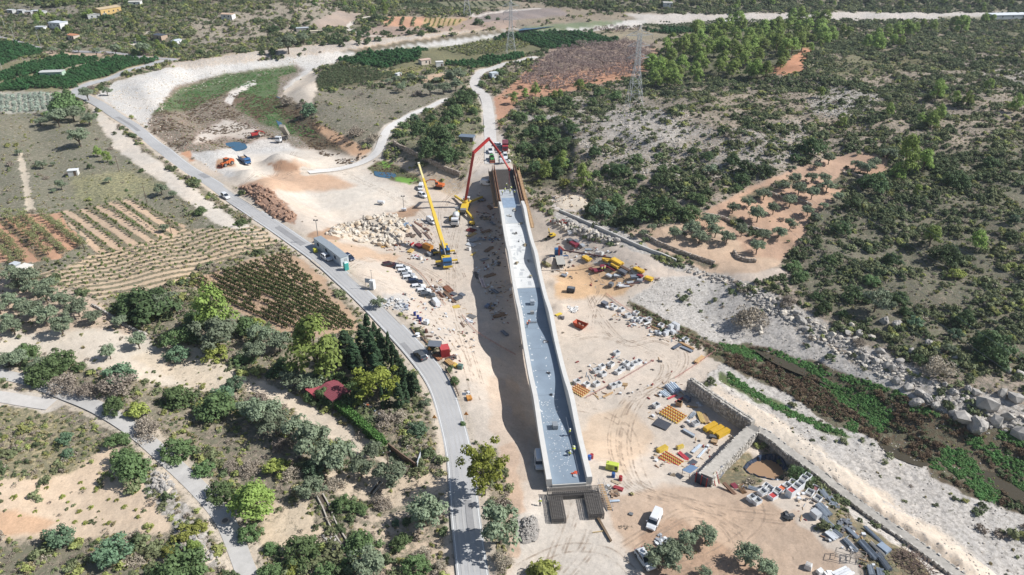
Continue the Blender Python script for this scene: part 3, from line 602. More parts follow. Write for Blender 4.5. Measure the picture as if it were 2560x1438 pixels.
# ------------------------------------------------------------ roads and tracks
def road_mat(rgb, streak=.08, edge=None):
    m = M(rgb, .9, 0, .07, .35); return m
def road(name, key, width, mat, lift=.05, n=6):
    pts, L, R = ribbon_world(key, width, n)
    vs = []; fs = []; K = 5
    for i in range(len(pts)):
        for k in range(K):
            q = L[i].lerp(R[i], k / (K - 1)); vs.append((q.x, q.y, hz(pts[i].x, pts[i].y) * .5 + hz(q.x, q.y) * .5 + lift + .03 * (1 - abs(k - 2) / 2)))
    for i in range(len(pts) - 1):
        for k in range(K - 1): fs.append((i*K+k, i*K+k+1, (i+1)*K+k+1, (i+1)*K+k))
    mb = MB(); mb.add(vs, fs); o = mb.build(name, mat, smooth=True); return struct(o)
def paint_line(name, key, width, off, wd, mat, parent, lift, i0=0, i1=None, n=6, dash=0):
    pts, L, R = ribbon_world(key, width, n)
    mb = MB(); rows = []
    for i in range(len(pts)):
        s = (R[i] - L[i]).normalized(); c = pts[i] + s * off
        z = hz(pts[i].x, pts[i].y) * .5 + hz(c.x, c.y) * .5 + lift
        rows.append((c - s * wd/2, c + s * wd/2, z))
    i1 = i1 or len(rows)
    for i in range(i0, i1 - 1):
        if dash and (i // dash) % 2: continue
        a, b, z = rows[i]; c, d, z2 = rows[i+1]
        mb.add([(a.x, a.y, z), (b.x, b.y, z), (d.x, d.y, z2), (c.x, c.y, z2)], [(0, 1, 2, 3)])
    return mb.build(name, mat, parent)
ASPH = M((188,186,184), .88, 0, .12, .18)
RW = 5.1
rd = road('road', 'main', RW, ASPH, .06, 10)
WL = M((240,240,236), .8, 0, .1, 3)
paint_line('edge_line', 'main', RW, RW/2 - .32, .14, WL, rd, .085, 0, 150, 10)
paint_line('edge_line', 'main', RW, -RW/2 + .32, .14, WL, rd, .085, 0, 120, 10)
# darker, newer asphalt lane strip where tyres polish it
for off in (-1.45, -.35, .45, 1.5): paint_line('wheel_track', 'main', RW, off, .5, M((191,188,184), .8, 0, .05, .3), rd, .09, 0, 180, 10)
for i0, i1, off, wd in ((18, 24, .9, 1.6), (60, 66, -1.0, 1.4), (104, 112, .6, 2.2), (131, 134, 0, 4.4), (150, 158, -.7, 2.0)): paint_line('asphalt_patch', 'main', RW, off, wd, M((160,158,157), .9, 0, .1, .4), rd, .1, i0, i1, 10)
for i0, i1, off, wd in ((70, 78, 2.3, .8), (84, 92, 2.2, 1.0), (116, 128, 2.2, .9), (96, 100, -2.3, .7)): paint_line('dirt_film', 'main', RW, off, wd, M((206,192,174), .95, 0, .15, .6), rd, .105, i0, i1, 10)
road('concrete_lane', 'lane', 3.1, M((200,195,188), .9, 0, .12, .5), .05)
road('side_lane', 'lane2', 3.4, M((214,207,198), .9, 0, .1, .5), .05)
road('gravel_track', 'white', 3.8, M((230,224,216), .95, 0, .08, .6), .05)
road('access_track', 'north', 5.0, M((214,207,199), .95, 0, .1, .5), .05)
road('upper_road', 'upper', 4.2, M((168,164,164), .9, 0, .06, .3), .06)
# manhole on the lane
p = P(563, 1303); mb = MB(); mb.m(M((210,190,170))).lathe([(.75, 0), (.75, .03), (.5, .03)], 16); mb.m(M((120,108,98), .6)).lathe([(.5, .0), (.5, .045), (0.01, .05)], 16)
o = mb.build('manhole_cover'); o.location = (p.x, p.y, p.z + .12); tag(o, 'round rusty manhole cover in the concrete lane', 'manhole cover')

# ------------------------------------------------------------ ruts pressed into the dirt
def rut_mat():
    m = bpy.data.materials.new('rut'); m.use_nodes = True; t = m.node_tree; b = t.nodes['Principled BSDF']; b.inputs['Base Color'].default_value = (*lin((190,166,142)), 1); b.inputs['Roughness'].default_value = .95
    n = t.nodes.new('ShaderNodeTexNoise'); n.inputs['Scale'].default_value = .6; n.inputs['Detail'].default_value = 6; tc = t.nodes.new('ShaderNodeTexCoord'); t.links.new(tc.outputs['Object'], n.inputs['Vector'])
    r = t.nodes.new('ShaderNodeMapRange'); r.inputs[1].default_value = .4; r.inputs[2].default_value = .7; r.inputs[3].default_value = 0; r.inputs[4].default_value = .5; t.links.new(n.outputs[0], r.inputs[0])
    tr = t.nodes.new('ShaderNodeBsdfTransparent'); mx = t.nodes.new('ShaderNodeMixShader'); t.links.new(r.outputs[0], mx.inputs[0]); t.links.new(tr.outputs[0], mx.inputs[1]); t.links.new(b.outputs[0], mx.inputs[2]); t.links.new(mx.outputs[0], t.nodes['Material Output'].inputs[0]); return m
RUT = rut_mat(); mb = MB()
for line in ([(1470,740),(1500,800),(1560,860),(1640,850),(1700,880),(1690,930),(1600,990),(1560,1080),(1570,1180),(1620,1230),(1750,1270),(1850,1330)],[(1430,850),(1500,840),(1600,870),(1660,910),(1640,960),(1560,1010),(1530,1100),(1560,1200),(1680,1250),(1800,1280),(1960,1300)],[(1440,1020),(1520,1040),(1580,1090),(1600,1180),(1640,1250)],[(1560,1380),(1640,1330),(1720,1290),(1800,1310),(1840,1370),(1780,1430)],[(1640,1430),(1760,1400),(1860,1340),(1900,1290),(1880,1240)],
        [(1380,1440),(1400,1380),(1430,1300),(1440,1260)],[(1420,1440),(1470,1380),(1490,1330)],[(1190,1000),(1160,900),(1110,820),(1060,760),(980,720),(900,690)],[(1200,960),(1170,860),(1140,760),(1130,690),(1140,600),(1150,560)],[(1100,620),(1060,540),(1000,500),(920,460),(860,430)],[(1160,700),(1120,600),(1110,520),(1150,470),(1190,420),(1215,380)],[(640,430),(720,440),(800,430),(880,420)],[(580,480),(640,440),(700,400),(740,380)],[(1040,530),(1000,540),(900,560),(820,590)],[(880,670),(960,650),(1060,680),(1120,720)],[(1450,660),(1500,720),(1480,760),(1470,820)],[(1290,1430),(1340,1400),(1420,1370),(1520,1380),(1580,1430)]):
    pts = dense([tuple(P(x, y)) for x, y in line], 9)
    for off in (-.85, .85, *( (-1.6, .3) if random.random() < .5 else () )):
        for i in range(len(pts) - 1):
            a, b = pts[i], pts[i+1]; d = b - a; d.z = 0; d.normalize(); s_ = Vector((d.y, -d.x, 0)); q = []
            d2 = (pts[min(i+2, len(pts)-1)] - a); d2.z = 0; d2.normalize(); s2 = Vector((d2.y, -d2.x, 0))
            for c_, sv, w2 in ((a, s_, -.17), (a, s_, .17), (b, s2, .17), (b, s2, -.17)): e = c_ + sv * (off + w2); q.append((e.x, e.y, hz(e.x, e.y) + .07))
            mb.add(q, [(0, 1, 2, 3)])
struct(mb.build('tyre_tracks', RUT))

# ------------------------------------------------------------ water
def flat_sheet(name, px, z, mat, label=None):
    w_ = [plane(x, y, z) for x, y in px]
    pts = dense([(a, b, 0) for a, b in w_] + [(w_[0][0], w_[0][1], 0)], 4)[:-1]
    mb = MB(); mb.add([(q.x, q.y, z) for q in pts], [tuple(range(len(pts)))]); o = mb.build(name, mat); return struct(o)
def water_mat(rgb, rough=.06):
    m = bpy.data.materials.new('water'); m.use_nodes = True; t = m.node_tree; b = t.nodes['Principled BSDF']
    b.inputs['Base Color'].default_value = (*lin(rgb), 1); b.inputs['Roughness'].default_value = rough
    n = t.nodes.new('ShaderNodeTexNoise'); n.inputs['Scale'].default_value = 1.2; n.inputs['Detail'].default_value = 4
    tc = t.nodes.new('ShaderNodeTexCoord'); t.links.new(tc.outputs['Object'], n.inputs['Vector'])
    bp = t.nodes.new('ShaderNodeBump'); bp.inputs['Strength'].default_value = .06; t.links.new(n.outputs[0], bp.inputs['Height']); t.links.new(bp.outputs[0], b.inputs['Normal'])
    return m
WB = water_mat((64,108,138), .12); WD = water_mat((84,74,52), .15); WT = water_mat((178,140,104), .35)
def pool(px, mat, dz=.06):
    if mat is WB and px[0][1] > 100 and px[0][1] < 400: return flat_sheet('water', px, -7.42, mat)
    c = P(sum(q[0] for q in px) / len(px), sum(q[1] for q in px) / len(px)); return flat_sheet('water', px, c.z + dz + .08, mat)
pool([(518,374),(545,362),(600,352),(640,346),(650,352),(615,358),(618,370),(590,378),(550,378)], WB)
pool([(795,338),(815,342),(840,362),(870,378),(862,384),(830,372),(805,352)], WB)
pool([(690,300),(705,308),(716,325),(706,326),(696,314)], WB, 0)
pool([(690,240),(712,250),(720,262),(706,258)], WB, 0)
pool([(755,320),(800,328),(800,334),(762,328)], WB, 0)
pool([(935,428),(975,432),(1010,438),(1015,444),(975,446),(940,440)], WB)
pool([(868,395),(884,398),(892,404),(878,404)], WB, 0)
pool([(1310,70),(1345,66),(1400,63),(1380,67),(1330,73),(1296,76)], WB, -.1)
for q in ([(1880,872),(1935,890),(2000,915),(2050,938),(2100,958),(2160,975),(2200,985),(2160,985),(2090,972),(2040,950),(1990,932),(1930,905)],
          [(2300,1085),(2370,1105),(2420,1130),(2480,1175),(2560,1230),(2640,1265),(2600,1285),(2520,1240),(2440,1190),(2380,1140),(2310,1100)],
          [(2180,1095),(2260,1130),(2340,1160),(2420,1200),(2400,1210),(2320,1175),(2230,1140)]):
    pool(q, WD, -.05)
# ------------------------------------------------------------ plants: leaf-sized faces in clumps
def leaf_mesh(name, C, Nn, S, mat, asp=1.5):
    """quads at C, facing Nn, size S"""
    n = len(C); r = RNG.normal(size=(n, 3)); Nn = Nn / (np.linalg.norm(Nn, axis=1, keepdims=True) + 1e-9)
    U = np.cross(Nn, r); U /= (np.linalg.norm(U, axis=1, keepdims=True) + 1e-9); V = np.cross(Nn, U)
    U = U * (S[:, None] * asp * .5); V = V * (S[:, None] * .5)
    co = np.stack([C - U - V * .6, C + U * .2 - V, C + U + V * .5, C - U * .3 + V], 1).reshape(-1, 3).astype(np.float32)
    me = bpy.data.meshes.new(name)
    me.vertices.add(4 * n); me.vertices.foreach_set('co', co.ravel())
    me.loops.add(4 * n); me.loops.foreach_set('vertex_index', np.arange(4 * n, dtype=np.int32))
    me.polygons.add(n); me.polygons.foreach_set('loop_start', np.arange(n, dtype=np.int32) * 4)
    me.update(); me.materials.append(mat); return me
def clumps(cent, rad, per, size, outward=.6, flat=.8):
    """leaves round clump centres"""
    k = len(cent); d = RNG.normal(size=(k, per, 3)); d /= np.linalg.norm(d, axis=2, keepdims=True)
    d[:, :, 2] = np.where(d[:, :, 2] < -.3, -d[:, :, 2] * .6, d[:, :, 2])
    r = rad[:, None, None] * RNG.uniform(.55, 1.08, (k, per, 1))
    p = cent[:, None, :] + d * r * np.array([1, 1, flat])
    outward = min(.85, outward + .2); nn = d * outward + RNG.normal(size=d.shape) * (1 - outward) * .8 + np.array([0, 0, .25])
    s = size * RNG.uniform(.6, 1.35, (k, per))
    return p.reshape(-1, 3), nn.reshape(-1, 3), s.ravel()
def dome_centres(k, rx, rz, z0, low=-.1, hollow=.45):
    d = RNG.normal(size=(k * 4, 3)); d /= np.linalg.norm(d, axis=1, keepdims=True); d = d[d[:, 2] > low][:k]
    r = RNG.uniform(hollow, 1.0, (len(d), 1)) ** .6
    c = d * r * np.array([rx, rx, rz]); c[:, 2] += z0
    c[:, :2] *= (1 + .18 * RNG.normal(size=(len(c), 1))); return c
def trunk_mesh(name, h, r, spread, n, rgb):
    mb = MB(); fork = Vector((random.uniform(-.03, .03), random.uniform(-.03, .03), h * .42))
    mb.beam((0, 0, -.06), fork, r * 2.2, n=7, r2=r * 1.5)
    for i in range(n):
        a = 2 * math.pi * i / n + random.uniform(-.4, .4); k = random.uniform(.5, 1)
        mid = fork + Vector((math.cos(a) * spread * .5 * k, math.sin(a) * spread * .5 * k, h * .3))
        mb.beam(fork, mid, r * 1.3, n=5, r2=r * .9)
        mb.beam(mid, mid + Vector((math.cos(a) * spread * .4, math.sin(a) * spread * .4, h * .35)), r * .9, n=4, r2=r * .3)
    mb.mats = [M(rgb, .95, 0, .25, 4)]; return mb.mesh(name)
PROTO = {}
def proto(kind, var):
    """(crown mesh, trunk mesh or None) of width 1"""
    key = (kind, var)
    if key in PROTO: return PROTO[key]
    tr = None
    if kind == 'O':      # olive: low rounded lobes on a forked trunk
        c = np.concatenate([dome_centres(30, .40, .26, .46, -.55, .25)]); rad = RNG.uniform(.10, .18, len(c))
        a = clumps(c, rad, 75, .042, .45, .85); tr = trunk_mesh('trunk', .5, .035, .3, 4, (120,104,88)); mat = leafmat((128,140,112), .3)
    elif kind == 'P':    # Aleppo pine: tall billowing crown
        t = RNG.uniform(0, 1, 34); ang = RNG.uniform(0, 6.28, 34); rr = (.42 * np.sqrt(np.clip(1 - (t * 1.02) ** 2, .02, 1))) * RNG.uniform(.45, 1, 34)
        c = np.stack([rr * np.cos(ang), rr * np.sin(ang), .28 + t * .78], 1); rad = RNG.uniform(.10, .17, 34)
        a = clumps(c, rad * 1.15, 80, .042, .5, 1.0); tr = trunk_mesh('trunk', .75, .035, .2, 4, (124,104,86)); mat = leafmat((134,154,78), .3)
    elif kind == 'S':    # evergreen maquis shrub
        c = dome_centres(34, .42, .44, .06, -.05, .35); rad = RNG.uniform(.10, .18, len(c)); a = clumps(c, rad, 62, .043, .5, .9); mat = leafmat((102,124,78), .38)
    elif kind == 'D':    # dark evergreen oak
        c = dome_centres(34, .42, .48, .08, -.05, .35); rad = RNG.uniform(.10, .18, len(c)); a = clumps(c, rad, 62, .042, .5, .95); mat = leafmat((82,102,64), .4)
    elif kind == 'Y':    # bright yellow-green shrub
        c = dome_centres(20, .40, .40, .06, -.05, .4); rad = RNG.uniform(.10, .18, len(c)); a = clumps(c, rad, 44, .06, .5, .9); mat = leafmat((146,152,76), .35)
    elif kind == 'C':    # carob: blue-green
        c = dome_centres(30, .42, .48, .08, -.1, .4); rad = RNG.uniform(.10, .17, len(c)); a = clumps(c, rad, 60, .046, .45, .9); mat = leafmat((104,128,98), .35); tr = trunk_mesh('trunk', .3, .03, .25, 3, (110,96,84))
    elif kind == 'G':    # dry grey bush: sparse
        c = dome_centres(28, .42, .34, .04, -.05, .2); rad = RNG.uniform(.10, .18, len(c)); a = clumps(c, rad, 60, .032, .15, .9); mat = leafmat((160,148,132), .3, .1)
    elif kind == 'W':    # loose broadleaf tree, gaps
        c = dome_centres(46, .46, .52, .62, -.75, .25); rad = RNG.uniform(.08, .15, len(c)); a = clumps(c, rad, 70, .038, .4, .9); tr = trunk_mesh('trunk', .8, .03, .35, 6, (126,112,96)); mat = leafmat((138,146,62), .35)
    elif kind == 'K':    # cypress: height 3, width 1
        t = RNG.uniform(0, 1, 60) ** .9; ang = RNG.uniform(0, 6.28, 60); rr = .34 * np.clip(np.sin(np.clip(t * .92 + .1, 0, 1) * math.pi) ** .55, .1, 1) * (1 - t * .55)
        c = np.stack([rr * np.cos(ang), rr * np.sin(ang), .12 + t * 2.75], 1); rad = RNG.uniform(.12, .2, 60) * (1.05 - t * .55)
        a = clumps(c, rad, 30, .09, .55, 1.5); tr = trunk_mesh('trunk', .6, .04, .02, 2, (104,90,76)); mat = leafmat((62,84,56), .35)
    elif kind == 'T':    # citrus
        c = dome_centres(12, .36, .40, .16, -.3, .5); rad = RNG.uniform(.16, .24, len(c)); a = clumps(c, rad, 26, .11, .6, .9); mat = leafmat((62,100,56), .3)
    elif kind == 'A':    # feathery young almond
        c = dome_centres(14, .34, .34, .5, -.7, .2); rad = RNG.uniform(.12, .2, len(c)); a = clumps(c, rad, 26, .05, .2, 1.0); tr = trunk_mesh('trunk', .6, .03, .2, 3, (120,104,90)); mat = leafmat((142,146,100), .35)
    elif kind == 'B':    # bare almond: twigs
        c = dome_centres(22, .38, .38, .6, -.7, .3); rad = RNG.uniform(.10, .18, len(c)); a = clumps(c, rad, 18, .05, .1, 1.0); tr = trunk_mesh('trunk', .8, .03, .4, 6, (116,102,96)); mat = leafmat((150,132,126), .25, .05)
    elif kind == 'V':    # silvery low plant
        c = dome_centres(10, .36, .3, .1, -.1, .3); rad = RNG.uniform(.14, .2, len(c)); a = clumps(c, rad, 16, .14, .3, .8); mat = leafmat((172,182,166), .25)
    elif kind == 'L':    # sapling
        c = dome_centres(6, .25, .3, .85, -.8, .2); rad = RNG.uniform(.16, .24, len(c)); a = clumps(c, rad, 14, .15, .3, 1.0); tr = trunk_mesh('trunk', .8, .04, .05, 2, (130,116,96)); mat = leafmat((112,128,74), .35)
    elif kind == 't':    # grass tuft
        c = dome_centres(5, .3, .2, .05, 0, .1); rad = RNG.uniform(.18, .3, len(c)); a = clumps(c, rad, 12, .16, .1, .9); mat = leafmat((160,150,110), .3, .1)
    elif kind == 'g':    # green waterside mat
        c = dome_centres(8, .4, .2, .04, 0, .2); rad = RNG.uniform(.18, .28, len(c)); a = clumps(c, rad, 20, .13, .7, .7); mat = leafmat((96,134,74), .4)
    elif kind == 'b':    # brown reeds
        c = dome_centres(8, .4, .45, .05, 0, .2); rad = RNG.uniform(.16, .28, len(c)); a = clumps(c, rad, 22, .09, .1, 1.2); mat = leafmat((122,102,82), .35, .1)
    elif kind == 'h':    # low green-grey heath shrub (few faces)
        c = dome_centres(9, .38, .36, .06, -.05, .4); rad = RNG.uniform(.15, .24, len(c)); a = clumps(c, rad, 20, .11, .5, .85); mat = leafmat((124,130,92), .4)
    elif kind == 'k':    # dark heath shrub (few faces)
        c = dome_centres(9, .38, .42, .06, -.05, .4); rad = RNG.uniform(.15, .24, len(c)); a = clumps(c, rad, 22, .11, .5, .9); mat = leafmat((96,108,74), .4)
    elif kind == 'y':
        c = dome_centres(8, .38, .34, .06, -.05, .4); rad = RNG.uniform(.15, .24, len(c)); a = clumps(c, rad, 20, .11, .5, .85); mat = leafmat((152,156,92), .35)
    elif kind == 'd':    # small dry grey shrub
        c = dome_centres(8, .38, .3, .04, -.05, .2); rad = RNG.uniform(.15, .24, len(c)); a = clumps(c, rad, 18, .08, .1, .85); mat = leafmat((156,144,128), .3, .1)
    me = leaf_mesh('crown' if tr else 'foliage', *a, mat); PROTO[key] = (me, tr); return PROTO[key]
NV = {'O': 4, 'P': 4, 'S': 4, 'D': 3, 'Y': 3, 'C': 3, 'G': 3, 'W': 2, 'K': 3, 'T': 2, 'A': 3, 'B': 3, 'L': 3}
KN = {'O': ('olive_tree', 'grey-green olive tree', 'tree'), 'P': ('pine_tree', 'bright green pine tree', 'tree'), 'S': ('shrub', 'rounded green shrub', 'shrub'), 'D': ('oak_shrub', 'dark green evergreen shrub', 'shrub'),
      'Y': ('yellow_green_shrub', 'yellow-green shrub', 'shrub'), 'C': ('carob_tree', 'blue-green carob tree', 'tree'), 'G': ('dry_bush', 'dry grey bush', 'bush'), 'W': ('broadleaf_tree', 'loose yellow-green broadleaf tree', 'tree'),
      'K': ('cypress_tree', 'dark slender cypress', 'tree'), 'A': ('almond_tree', 'feathery young almond tree', 'tree'), 'L': ('sapling', 'small staked sapling', 'sapling')}
ZONES = [(60,780,'in the olive grove at the left edge'),(300,930,'beside the pale clearing left of the house'),(520,850,'in the thicket below the main vineyard'),(730,900,'in the garden left of the red-roofed house'),
 (970,940,'in the garden right of the red-roofed house'),(820,1150,'below the dirt track and the hedge'),(900,1340,'in the rough ground left of the near road'),(680,1350,'between the lane and the concrete channel'),(500,1200,'along the right side of the lane'),
 (420,1320,'along the left side of the lane'),(200,1150,'on the herb slope left of the lane'),(200,1340,'on the bare orange sand at lower left'),(1230,1250,'on the right verge of the near road'),(1750,1390,'on the earth island at lower right'),
 (2010,1190,'beside the lined pond'),(1640,510,'below the rocky slope above the wall'),(1420,440,'just right of the far bridge end'),(1700,420,'on the bare rocky slope of the hill'),(1760,590,'on the lowest orange terrace'),(1990,500,'on the middle orange terraces'),
 (2150,420,'on the top orange terrace'),(2270,440,'at the top end of the orange terraces'),(2380,620,'on the dark scrub slope at right'),(2080,620,'between the orange terraces and the scrub slope'),(2150,760,'just above the boulder bank'),(2400,860,'above the big boulders at the right edge'),
 (1340,280,'around the rocky ravine'),(1420,245,'at the edge of the bare almond field'),(1100,360,'in the grove left of the far bridge end'),(1120,250,'along the white gravel track'),(1050,205,'in the small field beyond the gravel track'),(740,270,'on the eroded bank of the river'),
 (820,95,'along the far bank of the river'),(960,55,'near the red striped field'),(170,300,'by the bend of the road'),(250,235,'inside the bend of the road'),(260,135,'between the dark orchards and upper road'),(400,120,'around the small white hilltop house'),
 (250,430,'in the dry grass field at left'),(430,500,'in the dry grass beside the road verge'),(1870,800,'on the pale riverbed'),(1200,60,'beyond the far river bend'),(150,45,'around the far left houses'),(2250,110,'in the pine group high on the hill'),(1150,960,'on the right verge of the curving road'),(1780,130,'in the hilltop pine wood'),(2470,420,'high on the scrub slope at right')]
PLANTED = []
def plant(x, y, wpx, kind, hpx=None, zone=None):
    p = P(x, y); wm = wpx / ppm(p); PLANTED.append((p.x, p.y, wm / 2))
    nm, noun, cat = KN[kind]; cr, tr = proto(kind, random.randrange(NV[kind]))
    zsc = random.uniform(.88, 1.12)
    if kind == 'K': zsc = 1.0
    if hpx: 
        full = {'K': 3.0, 'P': 1.15, 'W': 1.15}.get(kind, .8); zsc = (hpx / (ppm(p) * .86)) / (wm * full)
    if tr is None:
        o = obj(nm, cr)
    else:
        o = bpy.data.objects.new(nm, None); col0.objects.link(o); o.empty_display_size = .3
        obj('trunk', tr, o); obj('crown', cr, o)
    o.location = (p.x, p.y, p.z - .05); o.rotation_euler = (0, 0, random.uniform(0, 6.28)); wm *= 1.18 if kind == 'O' else 1.08; o.scale = (wm, wm, wm * zsc)
    o['category'] = cat
    z = zone or min(ZONES, key=lambda q: (q[0] - x) ** 2 + ((q[1] - y) * 1.5) ** 2)[2]
    BYZONE.setdefault((noun, z, nm), []).append((x, o)); return o
BYZONE = {}
def finish_plants():
    for (noun, z, nm), it in BYZONE.items():
        label_row(it, noun, z)
        if len(it) > 1:
            for _, o in it: o['group'] = noun + 's ' + z
TREES = {
'O': [(20,765,45),(50,728,40),(88,740,50),(120,760,52),(163,770,50),(85,795,60),(55,775,40),(120,815,62),(158,835,55),(200,792,58),(238,808,45),(304,822,38),(350,872,48),(277,898,40),(38,837,50),(18,815,40),(3,785,30),(38,708,48),(75,722,62),(122,728,40),(25,915,45),(52,918,50),(97,925,40),
  (410,785,75),(540,870,100),(640,905,60),(625,1045,60),(655,865,62),(700,880,65),(738,968,62),(775,980,60),(665,1065,85),(690,1085,80),(752,1105,85),(1065,1015,26),(948,768,32),(790,1150,100),(850,1172,88),(905,1193,62),(935,1145,50),(980,1215,82),(778,1248,62),(1063,1315,100),(925,1440,90),(1250,1358,112),
  (1762,1358,62),(1715,1362,50),(1648,1420,78),(1700,1394,60),(1862,1414,68),(1912,1437,50),(1760,1442,36),
  (1830,534,32),(1870,518,30),(1908,500,36),(1892,556,44),(1772,573,46),(1730,588,48),(1787,594,40),(1687,599,34),(1747,608,42),(1815,611,38),(1852,592,36),(1890,636,40),(1907,605,34),(1630,580,24),(1607,592,20),
  (2168,434,34),(2185,420,30),(2137,424,30),(2070,412,32),(2042,420,20),(1980,427,16),(2217,398,34),(2027,460,32),(2060,460,32),(1983,465,34),(1995,488,36),(1960,473,26),(2065,480,36),(2028,499,34),(2045,482,24),(2092,503,28),(1972,518,38),(1932,536,32),(2058,525,24),(2018,540,32),(2037,556,30),(1974,574,32),(1945,594,34),
  (1775,440,32),(2185,780,64),(2370,885,30),(1110,235,34),(1140,228,30),(1075,238,34),(1005,232,26),(1140,212,44),(1152,198,34),(1062,205,18),(1050,202,16),(1090,208,18),(1030,205,22),(972,212,20),(990,206,18),(1010,212,12),(722,135,50),(760,112,32),
  (150,318,48),(103,315,28),(187,305,45),(225,315,38),(203,367,52),(222,252,34),(270,240,22),(132,134,20),(198,133,18),(243,140,22),(290,136,26),(360,138,34),(108,422,26),(135,415,14),(155,475,26),(135,482,14),(405,487,34),(435,494,22),(272,458,18),(50,388,18),(415,580,24)],
'P': [(1745,212,28),(1338,240,26),(1385,248,20),(1400,245,16),(1285,260,24),(1313,246,22),(1448,232,30),(1362,447,36),(1405,425,38),(2305,430,46),(2238,450,40),(2323,617,46),(2438,622,46),(2290,492,24),(246,392,22),(270,405,24),(488,1385,40),
  (2190,128,40),(2165,122,26),(2230,118,24),(2250,116,22),(2190,105,30),(2215,98,28),(2240,95,32),(2260,90,30),(2275,92,24),(2285,85,22),(2120,95,24),(2105,88,20),(2075,100,26),(2060,110,24),(2050,120,16),(2030,110,20),(2025,130,18),(2305,75,20),(2330,78,22),(2400,85,36),(2385,65,20),(2460,58,22),(2480,55,16),(2050,245,24),(2100,320,30),(2220,290,26),(2340,250,40),(2385,262,26),(2415,265,30),(2325,320,36),(2345,300,34),(2535,280,34),(2470,225,24),(2300,310,24)],
'S': [(66,893,65),(152,915,80),(200,922,34),(162,925,40),(108,952,80),(445,1005,85),(290,1025,65),(550,1042,110),(450,862,85),(325,770,70),(612,838,75),(612,902,62),(1138,957,28),(1157,1062,18),(858,1270,58),(895,1280,46),(905,1375,86),(757,1388,95),(680,1375,46),(1003,1365,60),(1040,1427,76),(870,1412,42),(820,1440,64),(675,1440,66),
  (295,1112,58),(325,1195,105),(310,1155,60),(463,1440,125),(553,1240,70),(445,1138,82),(512,1180,55),(622,1345,60),(1545,515,46),(1742,505,50),(1722,548,62),(1590,408,42),(1655,430,30),(1688,430,32),(1645,393,26),(1750,455,34),(1602,447,26),(1580,460,28),(1490,442,28),(1842,475,30),(1980,672,44),(2075,655,34),(2002,697,40),(2178,708,46),
  (1010,320,34),(1066,282,20),(1138,290,46),(1128,322,26),(1182,285,30),(1000,342,26),(1205,215,26),(1250,188,32),(162,288,95),(240,292,20),(168,250,40),(255,225,18),(160,141,12),(338,138,26),(400,138,24),(425,116,20),(462,112,18),(505,535,34),(355,430,16),(92,443,9),(602,562,28),(317,478,10),(1400,420,50),(1300,300,44),(1330,275,30),(1365,265,40),(1420,262,36),(1500,240,34),(1540,250,40),(1480,262,30)],
'D': [(487,815,60),(365,795,140),(705,935,62),(1475,530,36),(1658,535,72),(1610,545,90),(1765,490,30),(1650,462,46),(1530,430,42),(1485,390,38),(1555,437,40),(1767,398,34),(1730,383,24),(1830,412,46),(1862,435,56),(1855,462,50),(1905,432,40),(2130,518,50),(2185,475,70),(2102,582,48),(2365,655,76),(2228,660,50),(2390,468,66),(2470,420,50),(2027,385,64),(1985,402,30),(1928,438,36),(2140,752,64),(2245,757,54),(2262,785,34),(2107,792,28),(2058,778,46),(2408,810,58),(2470,885,100),(2482,912,80),(2300,905,34),(2040,748,26),(1998,1197,56),
  (1050,335,50),(1095,370,90),(1078,392,60),(1115,402,60),(1145,396,36),(1078,306,36),(1155,262,56),(1175,248,40),(1115,305,30),(685,80,26),(807,92,18),(840,92,16),(822,98,16),(866,103,22),(840,110,14),(857,86,18),(902,95,24),(920,90,14),(915,80,24),(960,87,20),(1022,86,18),(1008,76,22),(1052,88,18),(1080,80,18),(935,52,24),(950,50,16),(965,52,18),(922,60,12),(920,103,16),(682,137,24),(655,137,20),(1195,62,26),(1220,48,16),(1245,50,10),(733,72,16),(765,62,14),(160,124,28),(355,105,30),(267,52,26),(225,60,14),(500,138,24),(1330,340,50),(1370,350,56),(1400,380,50),(1350,390,60),(1310,380,46),(1390,440,44),(1340,430,50),(1415,360,30)],
'Y': [(343,1040,62),(440,1000,36),(383,797,45),(545,893,72),(642,815,40),(890,1010,40),(697,1175,70),(728,1420,40),(733,1440,36),(422,1385,40),(588,1258,40),(460,1340,60),(498,1325,50),(1355,1442,90),(1412,462,34),(2388,695,46),(1138,312,26),(202,1207,12),(207,1222,12),(117,1221,12),(157,1243,16),(197,1280,14),(215,1308,14),(242,1222,14),(272,1308,14),(312,1268,14),(345,1293,14),(377,1318,18),(292,1252,12),(227,1270,14),(88,1280,12),(35,1245,18),(170,1257,10),(188,1306,12),(272,1250,10),(145,1302,8),(50,1290,10),(335,1230,20),(260,1312,8)],
'C': [(302,955,85),(560,997,56),(590,970,50),(448,898,64),(1043,1080,50),(790,1180,66),(990,1310,22),(167,1107,42),(173,1140,34),(153,1360,78),(288,1397,95),(1925,1427,36),(1502,540,66),(2535,556,32),(2285,815,40),(2385,845,40),(1035,304,28),(775,287,44)],
'G': [(170,970,80),(215,985,60),(295,982,100),(370,1080,80),(965,1057,70),(1000,1047,50),(722,1192,55),(1100,1422,46),(1255,1412,60),(575,1172,45),(1790,475,24),(2150,862,36),(2340,930,85),(1970,758,50),(1868,808,88),(1045,238,28),(995,225,22),(932,352,42),(722,262,36),(752,268,18),(890,340,50),(228,225,26),(115,448,20),(83,530,20),(840,1215,50),(955,1265,60),(1060,1390,50),(620,1180,60),(700,1120,50),(640,1010,60)],
}
for k, lst in TREES.items():
    for x, y, wpx in lst: plant(x, y, wpx, k)
for a in ((548,838,100,118),(797,946,135,140),(640,1292,115,80),(1455,477,46,56),(2255,445,56,92)): plant(a[0], a[1], a[2], 'P', a[3])
